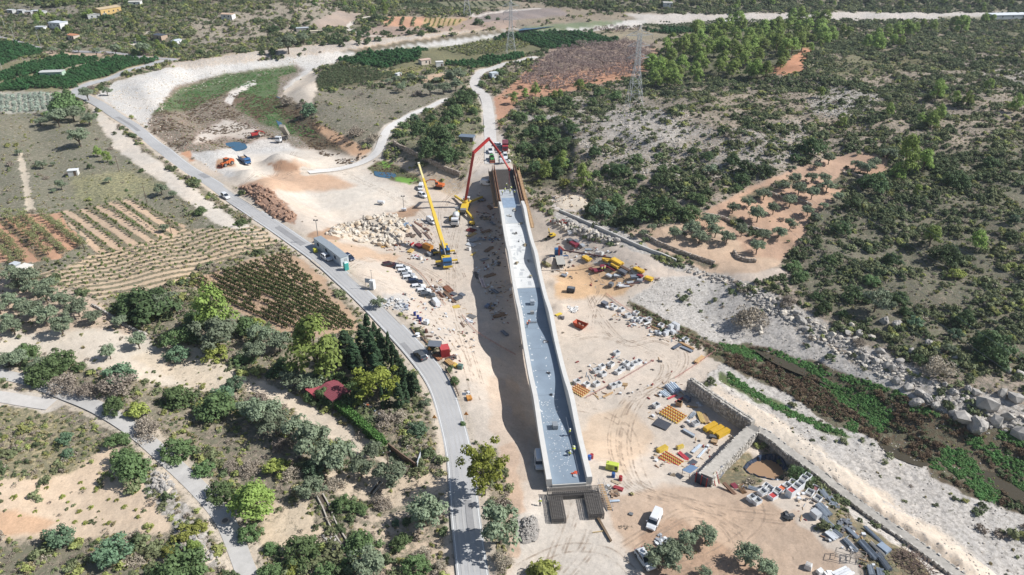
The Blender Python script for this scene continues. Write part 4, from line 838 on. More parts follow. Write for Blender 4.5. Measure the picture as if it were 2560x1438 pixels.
plant(945,1002,100,'W',80); plant(812,1000,60,'S'); plant(835,1014,44,'S'); plant(778,1002,40,'D'); plant(1432,330,34,'D'); plant(1420,315,30,'S'); plant(1300,312,30,'D'); plant(1350,306,34,'S'); plant(1390,308,30,'D'); plant(868,1012,50,'D'); plant(800,962,56,'D'); plant(850,962,60,'D'); plant(880,985,50,'S'); plant(1212,1238,104,'W',132)
for x, y, wpx, hp in [(925,877,30,76),(943,895,28,72),(955,907,28,74),(912,892,38,70),(935,917,32,72),(962,927,30,76),(978,932,20,85),(988,942,26,72),(998,957,24,70),(1008,972,24,66),(1018,982,22,58),(1028,987,22,52),(1038,992,28,52),(950,942,34,60),(905,962,36,62),(870,907,54,66),(890,927,40,64),(943,960,36,64),(960,972,26,52),(975,987,26,54),(958,1024,12,56),(970,1020,16,42),(1000,1022,28,60),(1015,1012,24,60)]: plant(x, y, wpx * 1.12, 'K', hp * 1.2)
# pine wood on the hill
pts = []
fp = np.array([(1605,205),(1640,145),(1740,90),(1860,60),(2060,62),(2120,95),(2000,150),(1920,200),(1760,212),(1660,232)], float)
while len(pts) < 84:
    x, y = random.uniform(1600, 2120), random.uniform(60, 225)
    if sdist(np.array([x]), np.array([y]), fp)[0] > 0 and all((x-a)**2 + ((y-b)*1.7)**2 > 17**2 for a, b in pts): pts.append((x, y))
pts.sort(key=lambda q: q[1])
for i, (x, y) in enumerate(pts): plant(x, y, random.uniform(27, 40), 'P', zone='in the ' + ('rearmost', 'rear middle', 'front middle', 'foremost')[i * 4 // 84] + ' band of the pine wood')
# rows of young trees
def row(a, b, n, kind, wpx, noise=1.5, skip=.06, zone=None):
    for i in range(n):
        if random.random() < skip: continue
        t = i / (n - 1); plant(lerp(a[0], b[0], t) + random.uniform(-noise, noise), lerp(a[1], b[1], t) + random.uniform(-noise, noise) * .6, wpx * random.uniform(.7, 1.25), kind, zone=zone)
ZONES += [(220,570,'in the upper rows of the young orchard'),(400,640,'in the lower rows of the young orchard'),(70,600,'in the red-soil almond rows')]
for i, (a, b) in enumerate([((150,532),(265,618)),((190,525),(297,610)),((230,522),(330,592)),((260,510),(362,582)),((295,505),(392,577)),((322,495),(445,570))]): row(a, b, 17, 'L', 9, zone='in the ' + ORD[i] + ' upper orchard row')
for i in range(8):
    t = i / 7; row((lerp(122, 190, t), lerp(662, 722, t)), (lerp(585, 690, t), lerp(568, 612, t)), 19, 'L', 9.5, 2, zone='in the ' + ORD[i] + ' lower orchard row')
for i, (a, b, n) in enumerate([((22,548),(120,638),15),((60,545),(160,632),15),((105,540),(210,622),15),((0,585),(62,652),11),((0,625),(35,660),6)]): row(a, b, n, 'A', 25, 2, 0, 'in the ' + ('third', 'fourth', 'fifth', 'second', 'first')[i] + ' red-soil row')
finish_plants()

# ------------------------------------------------------------ vineyard: one object per row of vines
vm = leafmat((86,96,54), .35); stem = M((110,92,74))
vr = []; vpoly = np.array([tuple(P(x, y).xy) for x, y in ((462,708),(692,634),(720,638),(886,820),(735,836))]); vd = (P(735,834) - P(470,706)).normalized()
for i in range(18):
    t = (i + .3) / 18
    a = P(lerp(472, 716, t), lerp(706, 632, t)); ln = 1.5
    while ln < 70 and sdist(np.array([a.x + vd.x * ln]), np.array([a.y + vd.y * ln]), vpoly)[0] > -.2: ln += .5
    b = a + Vector((vd.x, vd.y, 0)) * ln; b.z = hz(b.x, b.y)
    if ln < 3: continue
    n = int((b - a).length * 46); u = RNG.uniform(0, 1, n); d = (b - a).normalized(); s = Vector((d.y, -d.x, 0))
    gap = fbm(u * 14 + i * 7, u * 0 + 3, 4, 2); keep = gap > .3; u = u[keep]; n = len(u)
    C = np.array(a)[None] + np.outer(u, np.array(b - a)); wob = RNG.normal(0, .15, n); C += np.outer(wob, np.array(s)); C[:, 2] = height(C[:, 0], C[:, 1]) + RNG.uniform(.25, 1.25, n) * (.7 + .5 * fbm(u * 25, u * 0, i, 2))
    C -= np.array(a)
    root = bpy.data.objects.new('vine_row', None); col0.objects.link(root); root.location = a
    Nn = RNG.normal(size=(n, 3)) + np.outer(np.sign(wob), np.array(s)) + np.array([0, 0, .5])
    obj('foliage', leaf_mesh('foliage', C, Nn, RNG.uniform(.16, .34, n), vm), root)
    mb = MB()
    for k in range(int((b - a).length / 1.6)):
        q = (b - a) * (k * 1.6 / (b - a).length); z = hz(a.x + q.x, a.y + q.y) - a.z; mb.beam((q.x, q.y, z - .1), (q.x, q.y, z + .8), .09)
    mb.build('stem', stem, root); root['category'] = 'vine row'; root['group'] = 'rows of the main vineyard'; vr.append((i, root))
label_row(vr, 'row of green vines', 'in the dark main vineyard beside the road')

# ------------------------------------------------------------ plants nobody could count: point clouds of instanced plants
def scatter_group():
    g = bpy.data.node_groups.new('scatter', 'GeometryNodeTree')
    g.interface.new_socket('Geometry', in_out='INPUT', socket_type='NodeSocketGeometry')
    g.interface.new_socket('Plants', in_out='INPUT', socket_type='NodeSocketCollection')
    g.interface.new_socket('Geometry', in_out='OUTPUT', socket_type='NodeSocketGeometry')
    N = g.nodes; L = g.links; gi = N.new('NodeGroupInput'); go = N.new('NodeGroupOutput')
    ci = N.new('GeometryNodeCollectionInfo'); ci.inputs['Separate Children'].default_value = True; ci.inputs['Reset Children'].default_value = True
    ip = N.new('GeometryNodeInstanceOnPoints'); ip.inputs['Pick Instance'].default_value = True
    def attr(nm, ty):
        a = N.new('GeometryNodeInputNamedAttribute'); a.data_type = ty; a.inputs['Name'].default_value = nm; return a.outputs['Attribute']
    L.new(gi.outputs['Geometry'], ip.inputs['Points']); L.new(gi.outputs['Plants'], ci.inputs['Collection']); L.new(ci.outputs[0], ip.inputs['Instance'])
    L.new(attr('pick', 'INT'), ip.inputs['Instance Index']); L.new(attr('size', 'FLOAT_VECTOR'), ip.inputs['Scale'])
    cx = N.new('ShaderNodeCombineXYZ'); L.new(attr('turn', 'FLOAT'), cx.inputs[2])
    er = N.new('FunctionNodeEulerToRotation'); L.new(cx.outputs[0], er.inputs[0]); L.new(er.outputs[0], ip.inputs['Rotation'])
    L.new(ip.outputs[0], go.inputs[0]); return g
SG = scatter_group()
COLS = {}
def plant_collection(kinds):
    key = tuple(kinds)
    if key not in COLS:
        c = bpy.data.collections.new('plants_' + str(len(COLS)))
        for i, k in enumerate(kinds):
            cr, tr = proto(*k) if isinstance(k, tuple) else (k, None)
            o = bpy.data.objects.new('%02d_plant' % i, cr); c.objects.link(o)
        COLS[key] = c
    return COLS[key]
def scatter(name, label, cat, X, Y, S, kinds, squash=None, sink=.04):
    ok = np.ones(len(X), bool)
    for (pl, hw, *_), rw in zip(LINEW, (2.95, 1.95, 2.1, 2.3, 2.9, 2.5)): ok &= linedist(X, Y, pl) > rw
    X, Y, S = X[ok], Y[ok], S[ok]; n = len(X)
    if n == 0: return
    Z = height(X, Y) - sink
    me = bpy.data.meshes.new(name); me.vertices.add(n); me.vertices.foreach_set('co', np.stack([X, Y, Z], 1).astype(np.float32).ravel())
    sz = np.stack([S, S, S * (RNG.uniform(.75, 1.2, n) if squash is None else squash)], 1).astype(np.float32)
    a = me.attributes.new('size', 'FLOAT_VECTOR', 'POINT'); a.data.foreach_set('vector', sz.ravel())
    a = me.attributes.new('turn', 'FLOAT', 'POINT'); a.data.foreach_set('value', RNG.uniform(0, 6.28, n).astype(np.float32))
    a = me.attributes.new('pick', 'INT', 'POINT'); a.data.foreach_set('value', RNG.integers(0, len(kinds), n).astype(np.int32))
    o = obj(name, me); md = o.modifiers.new('scatter', 'NODES'); md.node_group = SG
    md[[i for i in SG.interface.items_tree if i.name == 'Plants'][0].identifier] = plant_collection(kinds)
    tag(o, label, cat, kind='stuff'); return o
PL = np.array(PLANTED)
def clear_of_planted(X, Y, k=.75):
    ok = np.ones(len(X), bool)
    for x, y, r in PLANTED:
        if r > .8: ok &= ((X - x) ** 2 + (Y - y) ** 2) > (r * k) ** 2
    return ok
def rand_view(n, ymin=60, ymax=700, lim=1.25, power=1.0):
    """random places over the ground in view, even per square metre"""
    Y = RNG.uniform(ymin, ymax, n); X = RNG.uniform(-1, 1, n) * lim * 1280 / FPX * (ymax * CP + 100 * SP)
    half = lim * 1280 / FPX * (Y * CP + 100 * SP); k = np.abs(X) < half; return X[k], Y[k]
# heath over the hills and rough ground
X, Y = rand_view(620000, 60, 760, 1.12)
Z = height(X, Y); c, at = classify(X, Y, Z)
cl = fbm(X * .2, Y * .2, 41, 3); cl2 = fbm(X * .035, Y * .035, 43, 3)
pr = at[:, 2] * np.clip((cl - .3) * 2.6, 0, 1) * (.35 + 1.3 * np.clip((cl2 - .3) * 2, 0, 1))
k = (RNG.uniform(0, 1, len(X)) < pr * 1.25) & clear_of_planted(X, Y)
X, Y, cl, cl2 = X[k], Y[k], cl[k], cl2[k]
S = (.8 + Y / 900) * RNG.uniform(.8, 2.1, len(X)) ** 1.4 * (.7 + .9 * np.clip((cl - .4) * 2, 0, 1))
right = X > 12
k = RNG.uniform(0, 1, len(X)); dark = k < .38 + (cl2 - .5)
for nm, lb, sel, kd in (('heath_shrubs', 'dark low maquis shrubs scattered over the right-hand hill', right & dark, [('k', 0), ('k', 1), ('k', 2)]), ('heath_shrubs', 'green-grey heath shrubs covering the right-hand hill', right & ~dark & (k < .85), [('h', 0), ('h', 1), ('h', 2), ('h', 3), ('y', 2)]), ('dry_shrubs', 'dry grey shrubs among the heath on the right-hand hill', right & ~dark & (k >= .85), [('d', 0), ('d', 1)]),
        ('heath_shrubs', 'dark shrubs scattered over the left-hand slopes', ~right & (k < .28), [('k', 0), ('k', 1), ('h', 0)]), ('herb_shrubs', 'yellow-green low shrubs on the left-hand slopes', ~right & (k >= .28) & (k < .68), [('y', 0), ('y', 1), ('h', 1), ('h', 2)]), ('dry_shrubs', 'dry grey shrubs on the left-hand slopes', ~right & (k >= .68), [('d', 0), ('d', 1), ('d', 2)])):
    scatter(nm, lb, 'shrubs', X[sel], Y[sel], S[sel], kd)
X, Y = rand_view(260000, 80, 620, 1.1); k = X > 5; X, Y = X[k], Y[k]; Z = height(X, Y); c, at = classify(X, Y, Z)
k = RNG.uniform(0, 1, len(X)) < np.clip(at[:, 2], 0, 1) * .42 * np.clip((fbm(X * .25, Y * .25, 47, 2) - .25) * 2, 0, 1); X, Y = X[k], Y[k]; S = RNG.uniform(.45, 1.15, len(X))
j = RNG.integers(0, 3, len(X))
scatter('low_herbs', 'small green herbs between the shrubs of the right-hand hill', 'herbs', X[j == 0], Y[j == 0], S[j == 0], [('h', 0), ('h', 1), ('k', 2)]); scatter('low_herbs', 'small dry herbs between the shrubs of the right-hand hill', 'herbs', X[j == 1], Y[j == 1], S[j == 1], [('d', 0), ('d', 1), ('t', 0)]); scatter('low_herbs', 'small yellowish herbs between the shrubs of the right-hand hill', 'herbs', X[j == 2], Y[j == 2], S[j == 2], [('y', 0), ('h', 3), ('t', 1)])
X, Y = rand_view(120000, 55, 230, 1.15); k = X < 22; X, Y = X[k], Y[k]; Z = height(X, Y); c, at = classify(X, Y, Z)
k = RNG.uniform(0, 1, len(X)) < (np.clip(at[:, 2], 0, 1) * .8 + at[:, 0] * .35) * np.clip((fbm(X * .22, Y * .22, 48, 2) - .22) * 2, 0, 1); X, Y = X[k], Y[k]; S = RNG.uniform(.4, 1.3, len(X)); j = RNG.integers(0, 4, len(X))
for q, (lb, kd) in enumerate((('small green undergrowth on the left-hand slopes', [('h', 0), ('h', 1), ('k', 2)]), ('dry grey undergrowth on the left-hand slopes', [('d', 0), ('d', 1), ('d', 2)]), ('yellow-green undergrowth on the left-hand slopes', [('y', 0), ('y', 1), ('h', 3)]), ('straw-coloured grass on the left-hand slopes', [('t', 0), ('t', 1)]))): scatter('undergrowth', lb, 'undergrowth', X[j == q], Y[j == q], S[j == q], kd)
# dry grass tufts
X, Y = rand_view(120000, 60, 420)
Z = height(X, Y); c, at = classify(X, Y, Z); cl = fbm(X * .3, Y * .3, 51, 3)
k = RNG.uniform(0, 1, len(X)) < (at[:, 0] * 1.1 - .12) * np.clip((cl - .33) * 3, 0, 1); X, Y = X[k], Y[k]
scatter('grass_tufts', 'dry grass tufts over the fields and slopes', 'grass', X, Y, RNG.uniform(.35, 1.0, len(X)), [('t', 0), ('t', 1), ('d', 0), ('y', 0)])
def in_poly(px, n, dens=None):
    w_ = np.array([tuple(P(x, y).xy) for x, y in px]); lo, hi = w_.min(0), w_.max(0)
    X = RNG.uniform(lo[0], hi[0], n); Y = RNG.uniform(lo[1], hi[1], n); d = sdist(X, Y, w_); k = d > 0
    return X[k], Y[k], d[k]
def area_n(px, per):
    w_ = np.array([tuple(P(x, y).xy) for x, y in px]); lo, hi = w_.min(0), w_.max(0); return int((hi - lo).prod() * per)
# waterside plants on the right
BR = [(1805,862),(1900,872),(2000,895),(2100,935),(2250,992),(2400,1055),(2620,1125),(2620,1310),(2540,1275),(2420,1228),(2330,1180),(2200,1105),(2060,1040),(1930,962),(1820,912)]
GR = [[(1920,872),(1960,880),(2010,900),(2050,915),(2085,935),(2060,945),(2015,935),(1985,915),(1935,892)],[(2045,938),(2110,965),(2180,985),(2240,1030),(2235,1055),(2205,1085),(2150,1045),(2090,1000),(2050,965)],[(2095,930),(2200,960),(2270,985),(2260,995),(2180,980),(2100,950)],[(2250,1000),(2350,1030),(2355,1050),(2290,1040)],
  [(2420,1080),(2480,1110),(2560,1150),(2640,1170),(2640,1240),(2560,1200),(2470,1150),(2420,1110)],[(2360,1110),(2430,1130),(2450,1180),(2500,1220),(2500,1260),(2450,1250),(2390,1190),(2340,1150)],[(2320,1150),(2365,1160),(2360,1180),(2325,1170)],[(2470,1085),(2560,1070),(2620,1090),(2600,1130),(2520,1110)],
  [(1800,858),(1850,862),(1910,885),(1900,905),(1850,895),(1810,880)],[(1820,930),(1900,985),(1990,1030),(2100,1075),(2130,1098),(2060,1078),(1950,1030),(1820,955)],[(2120,1040),(2150,1060),(2140,1090),(2115,1070)],[(2510,1180),(2560,1200),(2620,1230),(2620,1255),(2540,1225)]]
GW = [np.array([tuple(P(x, y).xy) for x, y in g]) for g in GR]
WW = [np.array([plane(x, y, -7.5) for x, y in q]) for q in ([(1880,872),(1935,890),(2000,915),(2050,938),(2100,958),(2160,975),(2200,985),(2160,985),(2090,972),(2040,950),(1990,932),(1930,905)],[(2300,1085),(2370,1105),(2420,1130),(2480,1175),(2560,1230),(2640,1265),(2600,1285),(2520,1240),(2440,1190),(2380,1140),(2310,1100)],[(2180,1095),(2260,1130),(2340,1160),(2420,1200),(2400,1210),(2320,1175),(2230,1140)])]
X, Y, d = in_poly(BR, area_n(BR, 2.4)); ing = np.zeros(len(X), bool); inw = np.zeros(len(X), bool)
for g in GW: ing |= sdist(X, Y, g) > 0
for g in WW: inw |= sdist(X, Y, g) > .1
k = ~ing & ~inw & (fbm(X * .3, Y * .3, 61, 3) > .27); scatter('brown_reeds', 'brown reeds filling the river channel on the right', 'reeds', X[k], Y[k], RNG.uniform(.7, 1.7, k.sum()), [('b', 0), ('b', 1), ('b', 2), ('k', 0)])
gx, gy = [], []
for g in GR:
    X, Y, d = in_poly(g, area_n(g, 4.5)); k = RNG.uniform(0, 1, len(X)) < np.clip(d + .3, 0, 1); gx.append(X[k]); gy.append(Y[k])
X = np.concatenate(gx); Y = np.concatenate(gy); scatter('water_plants', 'bright green water plants in mats along the stream', 'water plants', X, Y, RNG.uniform(.6, 1.3, len(X)), [('g', 0), ('g', 1), ('g', 2)])
ST = [(1560,745),(1640,788),(1750,840),(1830,880),(1810,895),(1700,855),(1600,800)]
X, Y, d = in_poly(ST, area_n(ST, 2.0)); scatter('stream_reeds', 'dark reeds along the narrow ditch by the orange mesh', 'reeds', X, Y, RNG.uniform(.5, 1.2, len(X)), [('b', 0), ('k', 0), ('h', 0)])
# upstream meadow
for nm, lb, pl, per, kd, thr in (('river_grass', 'green grass on the upstream river plain', [(385,282),(450,222),(560,188),(730,164),(742,180),(640,205),(560,235),(470,276)], .8, [('g', 0), ('g', 1), ('h', 0)], .38), ('river_grass', 'green grass along the upstream pools', [(590,270),(600,225),(650,195),(700,190),(690,240),(720,285),(790,325),(800,345),(720,335),(640,300)], .9, [('g', 0), ('g', 2), ('h', 1)], .38),
        ('red_reeds', 'reddish brown reeds on the upstream river plain', [(375,300),(440,250),(600,225),(640,240),(600,300),(690,345),(640,348),(560,370),(440,384),(380,336)], .7, [('b', 0), ('b', 1), ('d', 0)], .45), ('red_reeds', 'brown reeds along the upstream river bank', [(680,235),(740,260),(800,310),(860,345),(920,390),(900,410),(840,412),(790,380),(740,330),(690,280),(640,300),(600,250),(640,240)], .8, [('b', 1), ('b', 2)], .44), ('pool_reeds', 'reeds around the small green pool', [(920,420),(960,400),(1040,440),(1060,462),(1000,455),(930,438)], .9, [('b', 0), ('b', 2), ('h', 0)], .45)):
    X, Y, d = in_poly(pl, area_n(pl, per)); k = fbm(X * .15, Y * .15, 71, 3) > thr; scatter(nm, lb, 'reeds' if 'reed' in nm else 'grass', X[k], Y[k], RNG.uniform(.6, 1.6, k.sum()), kd, squash=.55)
# orchards in rows
def orchard(name, label, px, ra, rb, dx, dy, size, kinds, jit=.2, miss=.03):
    """rows run along the pixel direction ra -> rb"""
    w_ = np.array([tuple(P(x, y).xy) for x, y in px]); a = P(*ra); b = P(*rb); d = (b - a).xy.normalized(); s = np.array([-d.y, d.x]); d = np.array(d)
    c = w_.mean(0); R = np.abs(w_ - c).max() * 1.5
    u, v = np.meshgrid(np.arange(-R, R, dx), np.arange(-R, R, dy)); u = u.ravel() + RNG.normal(0, jit, u.size); v = v.ravel() + RNG.normal(0, jit * .6, v.size)
    X = c[0] + u * d[0] + v * s[0]; Y = c[1] + u * d[1] + v * s[1]
    k = (sdist(X, Y, w_) > .5) & (RNG.uniform(0, 1, len(X)) > miss); X, Y = X[k], Y[k]
    scatter(name, label, 'orchard', X, Y, size * RNG.uniform(.8, 1.15, len(X)), kinds)
T = [('T', 0), ('T', 1)]
for lb, pl, ra, rb in (('dark citrus orchard at the far left edge', [(-150,98),(110,120),(102,140),(-150,196)], (0,170), (100,140)), ('dark citrus orchard behind the green-walled shed', [(-150,205),(0,186),(150,140),(258,143),(155,180),(40,196),(-150,240)], (0,190), (150,145)), ('dark citrus orchard between the shed and road', [(-150,232),(160,184),(270,147),(405,148),(240,203),(180,224),(0,228)], (0,226), (240,150)),
        ('dark citrus orchard on the river bend', [(841,149),(906,131),(975,123),(1047,119),(1067,125),(1047,155),(947,172),(872,161)], (845,152), (947,172)), ('dark citrus orchard left of the gravel track', [(1109,161),(1222,144),(1304,134),(1310,142),(1291,149),(1181,173)], (1110,166), (1290,134)), ('dark citrus orchard beyond the pylon', [(1229,93),(1284,81),(1387,77),(1552,103),(1455,118),(1359,125),(1310,108)], (1240,96), (1359,124)), ('dark far citrus orchard along the river', [(1600,78),(1680,72),(1880,72),(1960,64),(1960,72),(1800,84),(1700,86)], (1600,78), (1880,72))):
    orchard('citrus_trees', lb, pl, ra, rb, 2.7, 3.6, 3.7, T)
orchard('citrus_trees', 'light green young citrus orchard behind the river bend', [(1090,126),(1180,103),(1240,97),(1330,112),(1270,128),(1174,141)], (1115,120), (1174,141), 2.0, 3.0, 2.1, [('y', 0), ('h', 0), ('h', 1)])
VN = [('k', 0), ('k', 2), ('k', 1)]
orchard('vines', 'dark vineyard above the dry grey field', [(790,200),(831,163),(1010,192),(927,206),(797,226)], (795,205), (960,195), 1.1, 2.6, 1.7, VN)
orchard('vines', 'brownish vineyard between citrus orchards', [(960,180),(1085,158),(1108,168),(1010,187)], (960,180), (1085,160), 1.1, 2.6, 1.3, [('y', 0), ('d', 0), ('h', 1)])
orchard('vines', 'far green vineyard beside the river', [(1600,64),(1655,49),(1970,49),(1975,60),(1880,71),(1690,74)], (1600,64), (1900,52), 2.2, 3.4, 1.9, VN)
orchard('vines', 'far green field at the top', [(992,7),(1100,8),(1122,21),(1000,18)], (992,7), (1100,8), 2.2, 3.2, 2.0, VN)
orchard('vines', 'far striped field at the top', [(1100,4),(1270,2),(1290,14),(1130,19)], (1100,4), (1110,19), 1.6, 5.0, 1.6, VN)
orchard('orchard_trees', 'green rows on the red striped field', [(972,44),(1060,44),(1048,66),(965,62)], (985,44), (975,64), 2.0, 8.0, 2.6, [('h', 0), ('k', 1)])
orchard('vines', 'yellowish rows beside the red striped field', [(1062,47),(1165,49),(1138,63),(1056,68)], (1090,48), (1082,66), 1.4, 3.6, 1.5, [('y', 0), ('y', 1)])
orchard('bare_almond_trees', 'bare grey almond trees on the reddish field', [(1290,222),(1330,170),(1400,126),(1560,110),(1640,130),(1600,188),(1520,200),(1390,234)], (1290,220), (1560,190), 4.2, 4.6, 4.3, [('B', 0), ('B', 1), ('B', 2)])
orchard('bare_almond_trees', 'small bare trees in the far plot by the pylon top', [(1450,80),(1580,72),(1640,76),(1520,86)], (1450,80), (1580,72), 4, 6, 3, [('B', 0), ('B', 1)])
orchard('artichokes', 'silvery plants in the field left of the bend', [(-150,240),(165,234),(150,255),(130,274),(-150,282)], (0,238), (0,275), 2.2, 2.4, 2.3, [('V', 0), ('V', 1)], .4)

def wood(name, label, px, per, smin, smax, kinds, thr=.35):
    X, Y, d = in_poly(px, area_n(px, per)); k = fbm(X * .05, Y * .05, 131, 3) > thr; X, Y = X[k], Y[k]; scatter(name, label, 'wood', X, Y, RNG.uniform(smin, smax, len(X)), kinds)
FK = [('k', 0), ('k', 1), ('h', 0), ('S', 0), ('P', 0)]
wood('far_wood', 'dense far woodland along the upper left edge', [(-300,-25),(480,-25),(470,14),(330,8),(210,16),(130,20),(-300,30)], .06, 3.5, 6.5, FK)
wood('far_wood', 'trees around the far left houses', [(90,46),(230,40),(320,55),(300,75),(200,85),(120,100),(90,70)], .025, 3, 6, FK)
wood('far_wood', 'trees along the far hill crest at top centre', [(640,-10),(990,-20),(980,12),(960,40),(900,30),(800,22)], .03, 2.5, 5, FK)
wood('far_wood', 'trees beyond the far river at top right', [(1330,2),(1500,-20),(2700,-30),(2700,30),(2200,26),(1900,30),(1650,30),(1480,30)], .018, 2.5, 5.5, FK)
wood('far_wood', 'trees and bushes along the upper road', [(250,112),(420,96),(470,120),(440,142),(330,140)], .03, 2, 4.5, FK, .4)
wood('bank_trees', 'trees along the far bank of the river bend', [(640,100),(760,80),(900,72),(1100,64),(1110,86),(900,112),(700,146)], .014, 3, 5.5, [('k', 0), ('k', 1), ('D', 0), ('S', 1)], .42)
# ------------------------------------------------------------ bridge under construction
CONC = M((226,222,214), .85, 0, .06, .6); CONC2 = M((206,203,196), .85, 0, .1, .8); CONCD = M((170,164,156), .9, 0, .12, .6)
MEMB = M((138,155,171), .7, 0, .12, .25); RUST = M((128,84,58), .8, 0, .25, 2); TIMB = M((186,150,108), .85, 0, .2, 2); TIMB2 = M((150,108,76), .85, 0, .2, 2)
STEEL = M((168,176,184), .45, .6, .12, 3); DARK = M((62,60,60), .7, 0, .15, 2); REBAR = M((120,114,108), .7, .2, .25, 3)
BA = math.atan(.0844); B0 = Vector((10.2, 95.5, 0.0)); BL = 157.0
def BP(t, x, z=0.0):
    """metres along the deck, metres to the right -> place"""
    return Vector((B0.x - math.sin(BA) * t + math.cos(BA) * x, B0.y + math.cos(BA) * t + math.sin(BA) * x, B0.z + z))
bridge = thing('bridge', 'long pale concrete trough bridge under construction with wavy side girders', 'bridge')
bridge.location = B0; bridge.rotation_euler = (0, 0, BA)
PEAKS = (21.5, 54.0, 85.0, 116.0, 147.0)
def gh(t): return 1.25 + sum(1.45 * math.exp(-((t - q) / 6.6) ** 2) for q in PEAKS[:4])
def girder(sgn, t0, t1):
    mb = MB(); n = int((t1 - t0) / 1.0); K = 6; vs = []; fs = []
    for i in range(n + 1):
        t = t0 + (t1 - t0) * i / n; h = gh(t)
        for x, z in ((3.05, -.9), (3.05, .0), (3.15, h), (4.1, h), (4.15, .2), (3.9, -.9)): vs.append((sgn * x, t, z))
    for i in range(n):
        for k in range(K): fs.append((i*K+k, i*K+(k+1) % K, (i+1)*K+(k+1) % K, (i+1)*K+k))
    fs += [tuple(range(K)), tuple(range(n*K, n*K+K))]
    return mb.add(vs, fs).build('girder', CONC, bridge)
girder(-1, 0.2, 124); girder(1, 0.2, 124)
MB().box(0, 78, -.5, 6.06, 156, .9).build('deck_slab', CONC2, bridge)
o = MB().box(0, 35.2, -.02, 6.05, 70, .06).build('waterproof_layer', MEMB, bridge); o['label'] = 'smooth blue-grey waterproofing on the near deck'
MB().box(0, 90.4, -.025, 6.05, 39.8, .06).build('deck_surface', M((224,224,220), .85, 0, .07, .5), bridge)
MB().box(0, 124, -.022, 6.05, 27, .06).build('fresh_concrete', M((188,194,198), .6, 0, .08, .4), bridge)
MB().box(-.4, 126.5, .02, 4.6, 8, .04).build('curing_sheet', M((150,172,196), .4, 0, .15, .8), bridge)
# mat of bars on the last bay
mb = MB()
for i in range(38): mb.beam((-3, 138 + i * .5, .05), (3, 138 + i * .5, .05), .09)
for i in range(17): mb.beam((-3 + i * .375, 138, .1), (-3 + i * .375, 157, .1), .08)
mb.build('bar_mat', REBAR, bridge)
MB().box(0, 147.5, -.03, 6.05, 19, .04).build('form_floor', M((120,108,98)), bridge)
# side forms, walkways and props of the last bays
for s in (-1, 1):
    t0 = 124 if s < 0 else 108
    mb = MB(); mb.m(RUST).box(s * 3.5, (124.5 + 157) / 2, .55, .3, 32.5, 2.6)
    mb.m(TIMB2).box(s * 4.2, (124.5 + 157) / 2, 1.0, .12, 32.5, 1.9); mb.build('side_form', None, bridge)
    mb = MB(); mb.m(TIMB).box(s * 5.0, (t0 + 157) / 2, -.6, 1.3, 157 - t0, .1)
    for i in range(int((157 - t0) / 2.4)): mb.m(RUST).beam((s * 5.55, t0 + i * 2.4, -.6), (s * 5.55, t0 + i * 2.4, .7), .08)
    for z in (.1, .6): mb.m(TIMB).beam((s * 5.55, t0, z), (s * 5.55, 157, z), .1)
    mb.build('walkway', None, bridge)
# piers and their caps
for t in PEAKS:
    p = BP(t, 0); g = hz(p.x, p.y)
    mb = MB(); mb.box(0, t, -1.4, 6.6, 2.0, 1.0); hgt = -1.9 - (g - .4); mb.box(0, t, -1.9 - hgt / 2, 4.2, 1.2, hgt)
    mb.build('pier', CONC2, bridge)
mb = MB(); mb.box(0, .1, -1.75, 8.0, .7, 2.3); mb.build('abutment', CONCD, bridge)
mb = MB(); mb.box(0, 157.8, -2.5, 9, 1.5, 4.5); mb.build('abutment', CONCD, bridge)
# starter bars round the open end
def cage(name, label, t0, t1, x0, x1, z0, z1):
    r = thing(name, label, 'rebar cage', group='rebar cages at the near bridge end'); r.location = BP(0, 0); r.rotation_euler = (0, 0, BA)
    mb = MB()
    n = int(abs(t1 - t0) / .3)
    for i in range(n + 1):
        t = t0 + (t1 - t0) * i / n; j = random.uniform(0, .12)
        mb.beam((x0, t, z0), (x0, t, z1 + j), .06).beam((x1, t, z0), (x1, t, z1 + j), .06).beam((x0, t, z1), (x1, t, z1), .07)
    mb.build('stirrups', M((120,113,106), .7, .1, .3, 3), r); mb = MB()
    m = int(abs(x1 - x0) / .34)
    for i in range(m + 1):
        x = x0 + (x1 - x0) * i / m
        for z in (z0 + .15, z1 - .05): mb.beam((x, t0, z), (x, t1, z), .06)
    for z in np.linspace(z0, z1, 7): mb.beam((x0, t0, z), (x1, t0, z), .04).beam((x0, t0, z), (x0, t1, z), .04).beam((x1, t0, z), (x1, t1, z), .04)
    mb.build('long_bars', M((146,140,134), .7, .1, .3, 3), r)
    MB().box((x0 + x1) / 2, (t0 + t1) / 2, z0 + .35, abs(x1 - x0) * .8, abs(t1 - t0) * .9, .6).build('shade_block', M((70,64,60), .9, 0, .3, 4), r); return r  # dark block added inside the cage, its colour standing for shade between the bars
cage('rebar_cage', 'dark rebar cage forming the left leg at the bridge end', -7.6, -2.3, -4.1, -1.7, -1.35, -.1)
cage('rebar_cage', 'dark rebar cage forming the right leg at the bridge end', -7.2, -2.3, 2.3, 4.9, -1.35, 0)
cage('rebar_cage', 'low rebar crossbeam cage joining both legs', -2.3, -1.0, -4.1, 4.9, -1.2, .25)
# flight of steel steps beside the open end
r = thing('site_stairs', 'narrow scaffold stairs beside the right rebar leg', 'stairs'); r.location = BP(0, 0); r.rotation_euler = (0, 0, BA)
mb = MB()
for i in range(12): mb.box(5.6 + .06 * i, -.6 - i * .42, -.1 - .1 * i, .9, .36, .05)
mb.build('treads', TIMB, r); mb = MB()
for x in (5.1, 6.1): mb.beam((x, 0, -.1), (x + .7, -5.6, -1.3), .08).beam((x, 0, .8), (x + .7, -5.6, -.4), .05)
mb.build('rail', STEEL, r)
